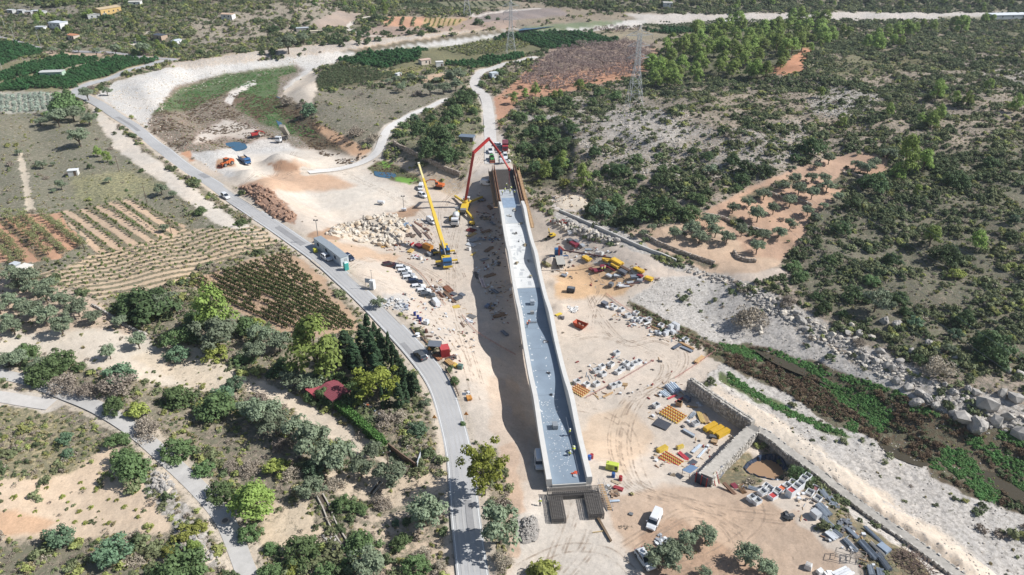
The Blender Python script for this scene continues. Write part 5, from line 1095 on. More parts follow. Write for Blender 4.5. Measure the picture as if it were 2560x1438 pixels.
# white cast dots and drops on the membrane
mb = MB()
for i in range(70):
    t = random.uniform(14, 66); x = -2.6 + random.choice((0, .3, 3.0, 3.4)) + random.uniform(-.15, .15)
    mb.box(x, t, .016, random.uniform(.1, .3), random.uniform(.15, .5), .006)
for i in range(150): mb.box(random.uniform(-2.4, 1.3), random.uniform(2, 24), .016, random.uniform(.05, .15), random.uniform(.08, .3), .006, rz=random.uniform(0, 3))
jb = MB()
for t in (8.5, 17, 25.5, 34, 42.5, 51, 59.5, 68, 76, 84, 92, 100, 108): jb.box(0, t, .014 if t < 70 else .008, 6.0, .05, .008)
jb.build('pour_joint', M((112,122,132)), bridge)
jb = MB()
for i in range(26): t = random.uniform(72, 118); jb.box(random.uniform(-2.8, 2.6), t, .009, random.uniform(.3, 1.2), random.uniform(.4, 2.5), .005, rz=random.uniform(-.3, .3))
jb.build('damp_patch', M((196,198,198), .6, 0, .1), bridge)['kind'] = 'stuff'
mb.build('concrete_splashes', M((226,228,228)), bridge)

# ------------------------------------------------------------ lattice pylons and cables
GALV = M((226,228,228), .6, .1, .08, 2)
def pylon(label, px, py, H, base, arms, ang=0, thick=.13):
    r = thing('power_pylon', label, 'pylon', px, py, ang=ang)
    wst = H * .55; tw = base * .2
    def half(z): return lerp(base / 2, tw / 2 + .25, min(z / wst, 1)) if z < wst else lerp(tw / 2 + .25, tw / 2, (z - wst) / (H - wst))
    for sx in (-1, 1):
        for sy in (-1, 1):
            mb = MB(); zs = np.linspace(0, H * .94, 8)
            for a, b in zip(zs[:-1], zs[1:]): mb.beam((sx * half(a), sy * half(a), a - (.4 if a == 0 else 0)), (sx * half(b), sy * half(b), b), thick)
            mb.beam((sx * half(zs[-1]), sy * half(zs[-1]), zs[-1]), (0, 0, H), thick); mb.build('leg', GALV, r)
    mb = MB(); z = 0
    while z < H * .9:
        st = max(half(z) * 1.7, .9); z2 = min(z + st, H * .94); a, b = half(z), half(z2)
        for (x1, y1), (x2, y2) in (((-1,-1),(1,-1)), ((1,-1),(1,1)), ((1,1),(-1,1)), ((-1,1),(-1,-1))):
            mb.beam((x1*a, y1*a, z), (x2*b, y2*b, z2), thick * .6); mb.beam((x2*a, y2*a, z), (x1*b, y1*b, z2), thick * .6); mb.beam((x1*b, y1*b, z2), (x2*b, y2*b, z2), thick * .6)
        z = z2
    mb.build('bracing', GALV, r)
    tips = []
    for z, ln in arms:
        mb = MB(); h = half(z)
        for s in (-1, 1):
            for sy in (-1, 1): mb.beam((s*h, sy*h, z), (s*(h + ln), 0, z + .1), thick * .8); mb.beam((s*h, sy*h, z + 1.9), (s*(h + ln), 0, z + .15), thick * .7)
            for k in range(1, 4): mb.beam((s*(h + ln*k/4), -h*(1-k/4), z), (s*(h + ln*k/4), h*(1-k/4), z + .05), thick * .5); mb.beam((s*(h + ln*k/4), 0, z + .05), (s*(h + ln*(k-1)/4), 0, z + 1.9*(1-(k-1)/4)), thick * .5)
        a = mb.build('cross_arm', GALV, r)
        mb = MB()
        for s in (-1, 1): mb.beam((s*(h + ln), 0, z), (s*(h + ln), 0, z - 1.6), .16, n=6); tips.append(Vector((s*(h + ln), 0, z - 1.6)))
        mb.build('insulator', M((120,140,140), .3), a)
    M4 = Matrix.Translation(r.location) @ Matrix.Rotation(math.radians(ang), 4, 'Z')
    return [M4 @ t for t in tips]
t1 = pylon('tall grey lattice pylon standing on the rocky hill', 1585, 262, 34, 6.5, [(20.5, 4.2), (25.5, 4.2), (30, 5.2)], 10)
t2 = pylon('lattice pylon between the far orchards', 1277, 132, 30, 5.5, [(19, 3.6), (23, 3.6), (26.5, 4.2)], 10)
t3 = pylon('far lattice pylon beyond the river', 1168, 41, 28, 5.5, [(18, 3.4), (22, 3.4), (25, 4)], 10)
cbm = M((176,180,184), .4, .5, 0)
def cable(a, b, sag, label):
    n = 16; pts = [a.lerp(b, i / n) - Vector((0, 0, sag * 4 * (i / n) * (1 - i / n))) for i in range(n + 1)]; mb = MB()
    for p, q in zip(pts[:-1], pts[1:]): mb.beam(p, q, .045, n=4)
    tag(mb.build('power_cable', cbm), label, 'cable', 'cables of the power line')
far = plane(2760, 1180, 18)
nm = ['lowest left', 'lowest right', 'middle left', 'middle right', 'top left', 'top right']
for i in range(6):
    cable(t1[i], Vector((far[0] + (t1[i].x - t1[0].x) * 2.0, far[1] + (i % 2) * 6, t1[i].z - 4)), 7, nm[i] + ' power cable sloping from the hill pylon to the right edge')
    cable(t1[i], t2[i], 5, nm[i] + ' power cable between the hill pylon and orchard pylon')
    cable(t2[i], t3[i], 5, nm[i] + ' power cable between the orchard pylon and far pylon')

# ------------------------------------------------------------ walls
STONE = M((186,178,166), .95, 0, .22, 1.2, .4); STONED = M((176,156,136), .95, 0, .25, 1.5, .4)
def stone_wall(label, px, w_, h_, mat, name='stone_wall', top=None, sink=.3, dz=0.0, stones=True, lift=0.0, blk=.55, caps=True):
    pts = [P(x, y) for x, y in px]; pts = dense([(p.x, p.y, p.z) for p in pts], 6)
    r = thing(name, label, 'wall'); r.location = pts[0]; o0 = pts[0]
    prof = [(-w_/2, -sink), (-w_/2 * .9, h_ - .06), (w_/2 * .9, h_ - .06), (w_/2, -sink)]; vs = []; fs = []; K = 4
    for i, p in enumerate(pts):
        t = (pts[min(i+1, len(pts)-1)] - pts[max(i-1, 0)]); t.z = 0; t.normalize(); s = Vector((t.y, -t.x, 0)); z = hz(p.x, p.y) + lift
        for a, b in prof: q = p + s * a; vs.append((q.x - o0.x, q.y - o0.y, z + b - o0.z))
    n = len(pts)
    for i in range(n - 1):
        for k in range(K - 1): fs.append((i*K+k, (i+1)*K+k, (i+1)*K+k+1, i*K+k+1))
    fs += [(0, 1, 2, 3), ((n-1)*K+3, (n-1)*K+2, (n-1)*K+1, (n-1)*K)]
    MB().add(vs, fs).build('core', mat, r)
    if stones:
        mb = MB(); L = sum((b - a).length for a, b in zip(pts[:-1], pts[1:])); 
        cm = [M((204,196,184), .95, 0, .2, 2), M((180,172,160), .95, 0, .2, 2), M((218,210,198), .95, 0, .15, 2), M((166,160,150), .95, 0, .2, 2)] if mat is STONE else [M((190,172,152), .95, 0, .2, 2), M((160,142,124), .95, 0, .2, 2), M((206,190,174), .95, 0, .2, 2)]
        acc = 0
        for a, b in zip(pts[:-1], pts[1:]):
            d = b - a; l = d.length; d2 = Vector((d.x, d.y, 0)).normalized(); s = Vector((d2.y, -d2.x, 0)); u = 0
            while u < l:
                q = a + d * (u / max(l, .01)); z = hz(q.x, q.y) + lift - o0.z; ang = math.atan2(d2.y, d2.x)
                for k in range(max(1, int(w_ / blk)) if caps else 0):
                    off = (k + .5) / max(1, int(w_ / blk)) * w_ - w_/2; c = q + s * off
                    mb.m(random.choice(cm)).box(c.x - o0.x, c.y - o0.y, z + h_ + random.uniform(-.08, .05), blk * random.uniform(.7, 1.05), blk * random.uniform(.7, 1.05), .3, rz=ang + random.uniform(-.2, .2), taper=.85)
                for sd in (-1, 1):
                    for zz in np.arange(.1, h_ - .1, blk * .7):
                        c = q + s * sd * w_ * .47; mb.m(random.choice(cm)).box(c.x - o0.x, c.y - o0.y, z + zz + random.uniform(-.16, .16), blk * random.uniform(.45, 1.1), .24 + random.uniform(0, .16), blk * random.uniform(.35, .75), rz=ang + random.uniform(-.2, .2), ry=random.uniform(-.25, .25), taper=.85)
                u += blk
        o = mb.build('stones', None, r); o['kind'] = 'stuff'
    return r
stone_wall('long pale masonry river wall running to the bottom right', [(1892,1083),(1925,1103),(2032,1183),(2120,1253),(2182,1300),(2270,1360),(2345,1415),(2420,1470)], 2.0, 1.3, STONE, 'river_wall', blk=.7, caps=False)
stone_wall('broad stone dam wall beside the formwork yard', [(1762,1212),(1800,1172),(1845,1125),(1882,1085)], 2.6, 2.4, STONE, 'dam_wall', blk=.6, caps=False)
stone_wall('dark stone retaining wall behind the stacked beams', [(1722,975),(1760,1000),(1810,1035),(1878,1080)], 1.4, 3.0, STONE, 'retaining_wall', blk=.6)
stone_wall('long brown dry-stone wall below the orange terraces', [(1600,585),(1650,612),(1700,632),(1785,660)], .8, .9, STONED)
stone_wall('curved dry-stone wall between lower and middle terraces', [(1770,540),(1810,548),(1850,566),(1920,582)], .7, .8, STONED)
stone_wall('short curved dry-stone wall at the terrace foot', [(1835,632),(1845,646),(1870,654),(1890,655)], .8, .8, STONED)
stone_wall('short dry-stone wall in the middle terraces', [(1922,483),(1940,490),(1958,497)], .7, .7, STONED)
stone_wall('dry-stone wall under the top terrace olives', [(2108,434),(2130,438),(2165,448)], .7, .7, STONED)
stone_wall('dry-stone wall stub at the lower terrace olives', [(1995,502),(2012,508),(2030,516)], .7, .7, STONED)
stone_wall('long low grey channel wall above the storage yard', [(1398,530),(1440,548),(1500,575),(1560,602),(1620,628),(1690,656)], .5, 1.0, CONC2, 'channel_wall', stones=False)
stone_wall('dark stone wall at the edge of the grove', [(985,362),(1020,380),(1060,400),(1100,420),(1150,440)], .6, 1.6, STONED)
stone_wall('low pale boundary wall beside the olive grove', [(232,765),(262,782),(292,802),(340,828),(365,838)], .4, .5, STONE, 'boundary_wall', blk=.5)
stone_wall('brown boundary wall beside the garden gate', [(972,1122),(1005,1148),(1042,1174)], .25, 1.5, M((132,104,84)), 'garden_wall', stones=False)
# irrigation channel: two concrete lips and a dark bed
def channel(label, px, gap=.55):
    pts = dense([tuple(P(x, y)) for x, y in px], 6); r = thing('irrigation_channel', label, 'channel'); r.location = pts[0]
    for off, wd, hh, nm_, mt in ((-gap, .22, .35, 'side_wall', M((196,186,170))), (gap, .22, .35, 'side_wall', M((196,186,170))), (0, gap * 2, .04, 'bed', M((92,80,66)))):
        mb = MB()
        for a, b in zip(pts[:-1], pts[1:]):
            d = (b - a); d.z = 0; d.normalize(); s = Vector((d.y, -d.x, 0)) * off; p, q = a + s - pts[0], b + s - pts[0]
            mb.beam((p.x, p.y, p.z + hh/2 + .05), (q.x, q.y, q.z + hh/2 + .05), wd, hh)
        mb.build(nm_, mt, r)
channel('concrete irrigation channel running down the left foreground', [(800,1240),(815,1268),(832,1310),(852,1345),(868,1368)])
channel('short concrete channel stub above the near olives', [(952,1205),(942,1218),(928,1236)], .4)

# ------------------------------------------------------------ lined pond
w_ = [Vector((*plane(x, y, -7), 0)) for x, y in [(1862,1158),(1881,1139),(1918,1128),(1950,1137),(1970,1161),(1975,1192),(1955,1212),(1918,1214),(1878,1190)]]
ring = dense(w_ + [w_[0]], 8)[:-1]; c = sum(ring, Vector()) / len(ring); n = len(ring)
pond = thing('lined_pond', 'excavated pond with crumpled blue-black plastic liner and sandy water', 'pond'); pond.location = (c.x, c.y, -7)
vs = []; fs = []; lv = [(1.05, .1), (1.0, .25), (.93, -.1), (.85, -.9), (.77, -1.8), (.68, -2.7)]
for j, (k, dz_) in enumerate(lv):
    for i, q in enumerate(ring):
        o_ = c + (q - c) * 1.05; d = (q - c) * (k + random.uniform(-.025, .025)); gz = hz(o_.x, o_.y)
        zz = gz + dz_ if j < 2 else lerp(gz + .3, -10.0, (j - 1) / 4)
        vs.append((d.x, d.y, zz + 7 + (random.uniform(-.12, .12) + (.2 if i % 3 == 0 else -.1) * (j > 1))))
for j in range(len(lv) - 1):
    for i in range(n): fs.append((j*n+i, j*n+(i+1) % n, (j+1)*n+(i+1) % n, (j+1)*n+i))
MB().add(vs, fs).build('liner', M((56,70,94), .35, 0, .3, 2), pond)
MB().add([((q - c).x * .9, (q - c).y * .9, -1.75) for q in ring], [tuple(range(n))]).build('water', WT, pond)

# ------------------------------------------------------------ rocks
def rock_mesh(seed, n=2):
    import bmesh
    bm = bmesh.new(); bmesh.ops.create_icosphere(bm, subdivisions=n, radius=.5); rr = random.Random(seed)
    pl = [(Vector((rr.gauss(0, 1), rr.gauss(0, 1), rr.gauss(0, 1))).normalized(), rr.uniform(.26, .42)) for _ in range(9)]
    for v in bm.verts:
        for nn, dd in pl:
            e = v.co.dot(nn) - dd
            if e > 0: v.co -= nn * e * .9
        v.co *= 1 + (rr.uniform(-.05, .05) if n < 3 else .09 * math.sin(v.co.x * 17 + seed) * math.sin(v.co.y * 13) + .06 * math.sin(v.co.z * 26 + v.co.x * 9) + rr.uniform(-.022, .022))
    me = bpy.data.meshes.new('rock'); bm.to_mesh(me); bm.free(); return me
LIME = M((218,206,188), .95, 0, .22, 2, .6); LIME2 = M((180,173,164), .95, 0, .32, 2.2, .7); TANR = M((222,198,168), .95, 0, .15, 1.5, .5)
RK = {}
for nm_, mt in (('a', LIME), ('b', LIME2), ('c', TANR), ('d', M((178,138,112), .95, 0, .3, 2, .6))):
    RK[nm_] = []
    for i in range(5): me = rock_mesh(ord(nm_) * 10 + i, 1 if i < 3 else 3); me.materials.append(mt); RK[nm_].append(me)
def rock(parent, p, s, kind='a', flat=.75, name='rock'):
    o = obj(name, random.choice(RK[kind]), parent); o.location = p; o.rotation_euler = (random.uniform(0, 6), random.uniform(-.4, .4), random.uniform(0, 6)); o.scale = (s * random.uniform(.8, 1.3), s * random.uniform(.8, 1.2), s * flat); return o
def rock_pile(label, px, n, smin, smax, hgt, kinds, mound=True, core=(214,198,176)):
    w_ = np.array([tuple(P(x, y).xy) for x, y in px]); c = w_.mean(0); z0 = hz(*c)
    r = thing('rock_pile', label, 'rock pile'); r.location = (c[0], c[1], z0)
    lo, hi = w_.min(0), w_.max(0); k = 0; dmax = max(sdist(np.array([c[0]]), np.array([c[1]]), w_)[0], 1)
    while k < n:
        x, y = random.uniform(lo[0], hi[0]), random.uniform(lo[1], hi[1]); d = sdist(np.array([x]), np.array([y]), w_)[0]
        if d < 0: continue
        s = random.uniform(smin, smax) * random.choice((.7, 1, 1, 1.25)); zz = hgt * min(1, d / dmax * 1.5) * random.uniform(.5, 1)
        rock(r, (x - c[0], y - c[1], hz(x, y) - z0 + zz + s * .25), s, random.choice(kinds)); k += 1
    if mound:
        ring = dense([(a, b, 0) for a, b in w_] + [(w_[0][0], w_[0][1], 0)], 5)[:-1]; m_ = len(ring); vs = []; fs = []
        for kk, zz in ((1.0, -.2), (.75, .45), (.45, .8), (.1, .9)):
            for q in ring: x = c[0] + (q.x - c[0]) * kk; y = c[1] + (q.y - c[1]) * kk; vs.append((x - c[0], y - c[1], hz(x, y) - z0 + hgt * zz))
        for j in range(3):
            for i in range(m_): fs.append((j*m_+i, j*m_+(i+1) % m_, (j+1)*m_+(i+1) % m_, (j+1)*m_+i))
        MB().add(vs, fs).build('rubble_core', M(core, .95, 0, .25, 3, .5), r)
    return r
rock_pile('big heap of pale boulders beside the brown haul track', [(812,586),(850,562),(905,545),(965,538),(1015,545),(1022,575),(1005,612),(950,622),(880,604)], 300, 1.0, 2.0, 1.5, 'aaac')
rock_pile('band of white boulders along the right channel wall', [(1376,553),(1420,556),(1480,578),(1550,606),(1540,615),(1450,590),(1385,570)], 110, .7, 1.6, .6, 'ab')
rock_pile('reddish rubble heap at the hill foot by the bridge', [(1380,492),(1425,486),(1470,500),(1478,520),(1430,526),(1385,515)], 80, .4, .9, 1.6, 'c')
rock_pile('brown broken-rock slope at the edge of the spoil heap', [(600,468),(640,464),(690,488),(742,540),(732,560),(690,548),(645,514)], 170, .5, 1.5, 1.2, 'd', core=(168,130,106))
rock_pile('grey gravel heap left of the bridge end', [(1300,1298),(1340,1290),(1350,1330),(1340,1352),(1302,1362)], 200, .25, .5, .7, 'b', core=(156,148,140))
rock_pile('white rock outcrop on the far slope of the lane', [(378,1185),(410,1180),(435,1215),(415,1240),(385,1225)], 60, .4, 1.0, .4, 'b')
rock_pile('white rock outcrop beside the near lane end', [(452,1330),(490,1325),(520,1370),(555,1400),(500,1415),(455,1390)], 70, .5, 1.2, .5, 'b')
rock_pile('white rocks beside the irrigation channel', [(808,1330),(835,1335),(850,1370),(830,1385),(810,1360)], 40, .3, .8, .3, 'b', False)
# boulders of the right bank, each its own thing
bl = []
for x, y, wpx in [(2408,1050,50),(2470,1020,62),(2440,1065,52),(2490,1060,40),(2520,1045,36),(2545,1085,46),(2440,985,28),(2385,1035,26),(2505,985,34),(2540,1000,40),(2300,985,30),(2270,970,28),(2240,955,24),(2320,1000,24),(2230,925,28),(2215,915,22),(2190,905,26),(2160,895,22),(2250,905,22),(2200,880,26),(2140,850,18),(2100,845,18),(2080,840,20),(2060,830,16),(2012,825,24),(2002,805,26),(2035,850,14),(1980,800,16),(1960,785,18),(1990,785,22),(2120,835,24),(2150,838,22),(2180,845,20),(1930,770,16),(1925,750,14),(2240,815,26),(2210,805,24),(2320,860,22),(2390,895,26),(2410,900,22),(2520,930,22),(2550,940,26),(1898,822,16),(1880,815,10),(1902,834,14),(2290,1010,26),(2340,1015,22),(2130,815,20),(2110,825,14),(2400,890,18),(2280,880,24),(2330,905,20),(2360,965,22),(2380,985,24),(2420,975,22)]:
    p = P(x, y); s = wpx / ppm(p); o = rock(None, (p.x, p.y, p.z + s * .12), s * 1.1, 'b' if wpx > 20 else 'a', .85, 'boulder'); o['category'] = 'boulder'; o['group'] = 'boulders of the right river bank'; bl.append((x, o))
big = [q for q in bl if q[1].scale.x > 2.4]; sm = [q for q in bl if q not in big]
label_row(big, 'large grey boulder', 'on the right river bank'); label_row(sm, 'pale boulder', 'along the rocky foot of the right-hand scrub slope')
# stones nobody could count
def stones(name, label, px, per, smin, smax, kinds, thr=.4):
    X, Y, d = in_poly(px, area_n(px, per)); k = fbm(X * .2, Y * .2, 91, 3) > thr; X, Y = X[k], Y[k]
    scatter(name, label, 'stones', X, Y, RNG.uniform(smin, smax, len(X)), kinds, sink=-.02)
KB = tuple(RK['b'][:3]) + (RK['a'][0],); KA = tuple(RK['a'][:3]) + (RK['c'][0],)
stones('river_stones', 'loose pale stones over the right riverbed', [(1560,745),(1640,695),(1800,705),(1950,805),(2100,895),(2400,1045),(2620,1110),(2620,1500),(2420,1450),(2100,1245),(1900,1090),(1760,985),(1800,905)], .5, .12, .5, KB)
stones('bank_stones', 'white broken rocks along the right river bank', [(1640,650),(1820,688),(2000,780),(2180,880),(2380,980),(2620,1060),(2620,1110),(2400,1045),(2200,940),(2050,860),(1950,805),(1820,710)], 2.4, .35, 1.5, KB, .36)
stones('river_stones', 'loose white stones over the upstream river plain', [(250,240),(420,172),(760,140),(760,160),(600,200),(450,230),(390,300),(560,440),(420,350),(300,280)], .25, .3, 1.0, KA)
stones('slope_stones', 'white limestone outcrops on the bare hill slope', [(1440,250),(1600,255),(1800,330),(2000,300),(2060,380),(1900,440),(1700,450),(1550,440),(1450,390)], .5, .3, 1.2, KB, .47)
stones('slope_stones', 'limestone outcrops on the upper hill', [(2040,200),(2230,225),(2160,310),(2000,290)], .6, .3, 1.2, KB, .47)
stones('site_stones', 'loose stones over the building site', [(560,400),(1000,470),(1100,800),(1180,1000),(1290,1100),(1450,1080),(1700,960),(1780,900),(1560,760),(1480,620),(1300,520)], .16, .08, .35, KA, .45)

DB = []
for c_, sx, sy, sz in (((196,160,112), 1.2, .14, .08), ((226,228,230), .5, .4, .3), ((110,104,100), .5, .4, .2), ((150,110,80), .9, .18, .12), ((180,188,196), 1.4, .08, .08), ((150,60,56), .6, .2, .15), ((206,190,170), .35, .3, .25)):
    DB.append(MB().m(M(c_, .7, 0, .15)).box(0, 0, sz / 2, sx, sy, sz, taper=.92).mesh('debris'))
for lb, pl, nn in (('small timber and rubbish scattered over the left yard', [(980,560),(1060,545),(1110,640),(1050,660),(960,625)], 260), ('small rubbish along the roadside strip', [(1030,690),(1110,700),(1190,800),(1170,1000),(1140,930),(1080,850),(990,770)], 300), ('small rubbish in the bridge shadow', [(1190,480),(1240,480),(1290,800),(1240,820),(1190,690)], 420),
        ('small rubbish over the upper right yard', [(1400,590),(1480,600),(1640,690),(1600,720),(1480,720),(1360,670)], 320), ('small rubbish around the crates and forms', [(1440,900),(1640,890),(1760,990),(1850,1080),(1780,1200),(1640,1170),(1600,1000),(1450,1000)], 300), ('small rubbish round the scaffold tubes', [(1830,1210),(2040,1240),(2230,1400),(2180,1445),(2050,1340)], 220), ('small rubbish along the mesh fence', [(1500,740),(1700,830),(1740,870),(1640,850),(1500,790)], 180)):
    X, Y, d = in_poly(pl, nn * 3); X, Y = X[:nn], Y[:nn]; k = fbm(X * .25, Y * .25, 171, 2) > .42; X, Y = X[k], Y[k]
    scatter('site_debris', lb, 'debris', X, Y, RNG.uniform(.5, 1.5, len(X)), tuple(DB), sink=-.03)
# ------------------------------------------------------------ vehicles (nose towards local +x)
TYRE = M((58,56,56), .9, 0, .1, 3); RIM = M((176,178,180), .35, .6, .05); GLS = glass((44,56,68)); WHITE = M((236,237,238), .3, 0, .02); LAMPW = M((246,246,240), .2, 0, 0); LAMPR = M((190,40,36), .3, 0, 0)
YEL = M((238,196,44), .45, 0, .06); BLUE = M((44,108,172), .4, 0, .06); RED = M((204,52,48), .45, 0, .08); ORG = M((232,112,48), .45, 0, .08); LIMEG = M((206,222,72), .45, 0, .05); GREY = M((150,152,154), .5, .3, .1); GREEN = M((84,170,84), .45, 0, .08)
def wheel(par, x, y, r, wd=.24, name='wheel'):
    t = MB().lathe([(r * .62, -wd/2), (r * .95, -wd/2), (r, -wd/4), (r, wd/4), (r * .95, wd/2), (r * .62, wd/2)], 14).build(name, TYRE, par)
    t.location = (x, y, r); t.rotation_euler = (math.pi / 2, 0, 0)
    MB().lathe([(r * .1, -wd/2 - .01), (r * .6, -wd/2 - .005), (r * .62, wd/2 + .005), (r * .1, wd/2 + .01)], 10).build('rim', RIM, t); return t
def loft(sections, mat, name, par, bevel=0):
    """sections: (x, half width low, half width high, z low, z high)"""
    vs = []; fs = []
    for x, a, b, z0, z1 in sections: vs += [(x, -a, z0), (x, a, z0), (x, b, z1), (x, -b, z1)]
    n = len(sections)
    for i in range(n - 1):
        for k in range(4): fs.append((i*4+k, i*4+(k+1) % 4, (i+1)*4+(k+1) % 4, (i+1)*4+k))
    fs += [(3, 2, 1, 0), (n*4-4, n*4-3, n*4-2, n*4-1)]
    return MB().add(vs, fs).build(name, mat, par, bevel)
def car(label, px, py, d, paint, kind='hatch', group=None, L=4.3):
    r = thing({'van': 'van', 'pickup': 'pickup_truck'}.get(kind, 'car'), label, {'van': 'van', 'pickup': 'pickup'}.get(kind, 'car'), px, py, d, group=group)
    h = L / 2; W = .88; H = {'hatch': 1.46, 'suv': 1.66, 'van': 1.86, 'pickup': 1.75, 'estate': 1.5}[kind]
    loft([(-h, W*.86, W*.8, .38, .92), (-h + .2, W*.98, W*.93, .26, 1.0), (-h*.4, W, W*.95, .24, .99), (h*.35, W, W*.95, .24, .97), (h - .5, W*.98, W*.9, .26, .88), (h - .08, W*.88, W*.75, .34, .72), (h, W*.74, W*.66, .42, .6)], paint, 'body', r, .05)
    rear = {'hatch': -h + .12, 'suv': -h + .1, 'van': -h + .05, 'pickup': -.35, 'estate': -h + .1}[kind]; front = {'van': h - .95}.get(kind, h - 1.25)
    rt = rear + (.45 if kind in ('hatch', 'estate') else .22); ft = front - (.5 if kind == 'van' else .8)
    loft([(rear, W*.92, W*.86, .95, 1.0), (rt, W*.92, W*.74, .95, H - .06), (ft, W*.92, W*.74, .95, H - .05), (front, W*.9, W*.84, .93, .97)], GLS if kind != 'van' else paint, 'cabin', r, .02)
    if kind == 'van': loft([(ft + .0, W*.93, W*.76, 1.05, H - .1), (front + .02, W*.91, W*.85, 1.0, 1.02)], GLS, 'windscreen', r); MB().box((ft - .35), 0, 1.36, .75, W*1.76, .38).build('side_window', GLS, r)
    MB().box((rt + ft) / 2, 0, H - .02, ft - rt + .1, W * 1.5, .07, taper=.93).build('roof', paint, r)
    if kind != 'van':
        for s in (-1, 1): MB().beam((rt, s*W*.75, H - .06), (rear, s*W*.9, .98), .09).beam((ft, s*W*.75, H - .06), (front, s*W*.88, .96), .08).beam(((rt + ft) / 2, s*W*.755, H - .06), ((rt + ft) / 2, s*W*.93, .97), .09).build('pillar', paint, r)
    if kind == 'pickup': MB().box(-h + .95, 0, 1.0, 1.5, W*1.5, .06).build('cargo_bed', DARK, r)
    for x in (-h + .82, h - .82):
        for s in (-1, 1): wheel(r, x, s * (W - .1), .33)
    for s in (-1, 1):
        MB().box(h - .1, s * W * .62, .68, .16, .3, .14).build('headlight', LAMPW, r); MB().box(-h + .02, s * W * .72, .86, .1, .2, .22).build('tail_light', LAMPR, r)
        MB().box(front - .1, s * (W + .06), 1.02, .16, .18, .14).build('mirror', paint, r)
    return r
DK = M((54,58,64), .25, .2, .03); NAVY = M((48,60,88), .25, .2, .03); MAROON = M((84,46,50), .25, .2, .03); SILV = M((206,208,210), .3, .3, .02); GRYC = M((104,108,112), .3, .3, .03)
PD = (35, 5)
for lb, x, y, pt, kd in [('dark maroon car at the upper end of the parked row', 974, 667, MAROON, 'suv'), ('navy blue car second in the parked row', 990, 670, NAVY, 'hatch'), ('white off-roader third in the parked row', 1007, 676, WHITE, 'suv'), ('white car fourth in the parked row', 1012, 685, WHITE, 'suv'), ('silver-white car fifth in the parked row', 1020, 693, SILV, 'estate'), ('white car sixth in the parked row', 1025, 701, WHITE, 'suv'), ('dark blue car seventh in the parked row', 1039, 710, NAVY, 'suv'), ('white car eighth in the parked row', 1045, 722, WHITE, 'hatch'), ('white estate car ninth in the parked row', 1059, 733, WHITE, 'estate'), ('dark grey car tenth in the parked row', 1069, 744, GRYC, 'suv')]:
    car(lb, x, y, PD, pt, kd, 'cars in the parked row')
car('white van at the lower end of the parked row', 1089, 762, (-20, -22), WHITE, 'van', L=4.6)
car('white van standing alone on bare earth at bottom right', 1635, 1306, (-24, 50), WHITE, 'van', L=4.5)
car('dark grey hatchback driving along the curving road', 1051, 893, (-24, -24), GRYC, 'hatch')
car('white car driving on the straight road past the spoil heap', 565, 495, (20, 14), WHITE, 'suv')
car('white van parked right of the boulder heap', 1079, 557, (12, 8), WHITE, 'van', L=4.8)
car('white car parked below the orange excavator', 1057, 492, (20, 8), WHITE, 'suv')
car('white van parked left of the orange excavator', 1052, 472, (-4, 12), WHITE, 'van', L=4.6)
car('white pickup on the track behind the far bridge end', 1226, 381, (2, 12), WHITE, 'pickup')
car('white van parked beside the far bridge end', 1262, 407, (20, -3), WHITE, 'van', L=4.6)
car('white car parked behind the white far-end van', 1263, 394, (2, 10), WHITE, 'suv')
car('white car beside the red truck on the access track', 1247, 366, (18, 2), WHITE, 'estate')
car('white car parked beside the site cabins', 817, 648, (14, 8), WHITE, 'hatch')
car('dark car parked behind the site cabins', 873, 648, (14, 9), NAVY, 'hatch')
car('white car half hidden under the near olives', 1612, 1404, (14, 20), WHITE, 'hatch')
car('white van in the bridge shadow near the abutment', 1348, 1158, (3, 30), WHITE, 'van', L=4.6)
car('white van in the bridge shadow by the pump', 1216, 462, (20, 0), WHITE, 'van', L=4.6)

def cab(par, x, W, z0, H, L, paint):
    loft([(x, W/2, W/2, z0, z0 + H), (x + L*.82, W/2, W/2*.96, z0, z0 + H), (x + L, W/2*.98, W/2*.92, z0, z0 + H*.52)], paint, 'cab', par, .05)
    MB().add([(x + L*.835, -W*.44, z0 + H*.93), (x + L*.835, W*.44, z0 + H*.93), (x + L*1.005, W*.45, z0 + H*.55), (x + L*1.005, -W*.45, z0 + H*.55)], [(0, 1, 2, 3)]).build('windscreen', GLS, par)
    MB().box(x + L*.45, 0, z0 + H*.72, L*.5, W + .03, H*.34).build('side_window', GLS, par)
    for s in (-1, 1): MB().box(x + L + .01, s * W * .38, z0 + .25, .08, .3, .2).build('headlight', LAMPW, par)
def chassis(par, L, W, axles, r=.5, x0=None):
    x0 = -L/2 if x0 is None else x0
    MB().box(x0 + L/2, 0, .85, L, W * .45, .28).build('chassis', DARK, par)
    for a in axles:
        for s in (-1, 1): wheel(par, a, s * (W/2 - .2), r, .34)
# concrete mixer truck
r = thing('concrete_mixer', 'white concrete mixer truck backed up to the pump', 'truck', 1140, 556, (-3, 14))
chassis(r, 8.6, 2.5, (-3, -1.7, 1.4, 3.2)); cab(r, 2.4, 2.4, .95, 2.0, 1.8, WHITE)
o = MB().lathe([(.25, -3.0), (.7, -2.6), (1.05, -1.2), (1.15, .2), (1.0, 1.3), (.5, 2.0), (.3, 2.1)], 18).build('drum', M((224,226,226), .4, 0, .08), r, smooth=True); o.location = (-1.0, 0, 2.35); o.rotation_euler = (0, math.radians(78), 0)
MB().lathe([(1.16, -.1), (1.19, .05), (1.16, .3)], 18).build('green_band', M((150,190,140)), o)
mb = MB().beam((-3.7, 0, 3.4), (-4.6, 0, 1.9), .5); mb.build('chute', GREY, r); MB().box(-3.9, 0, 3.5, .8, .9, .5, taper=1.4).build('hopper', GREY, r)
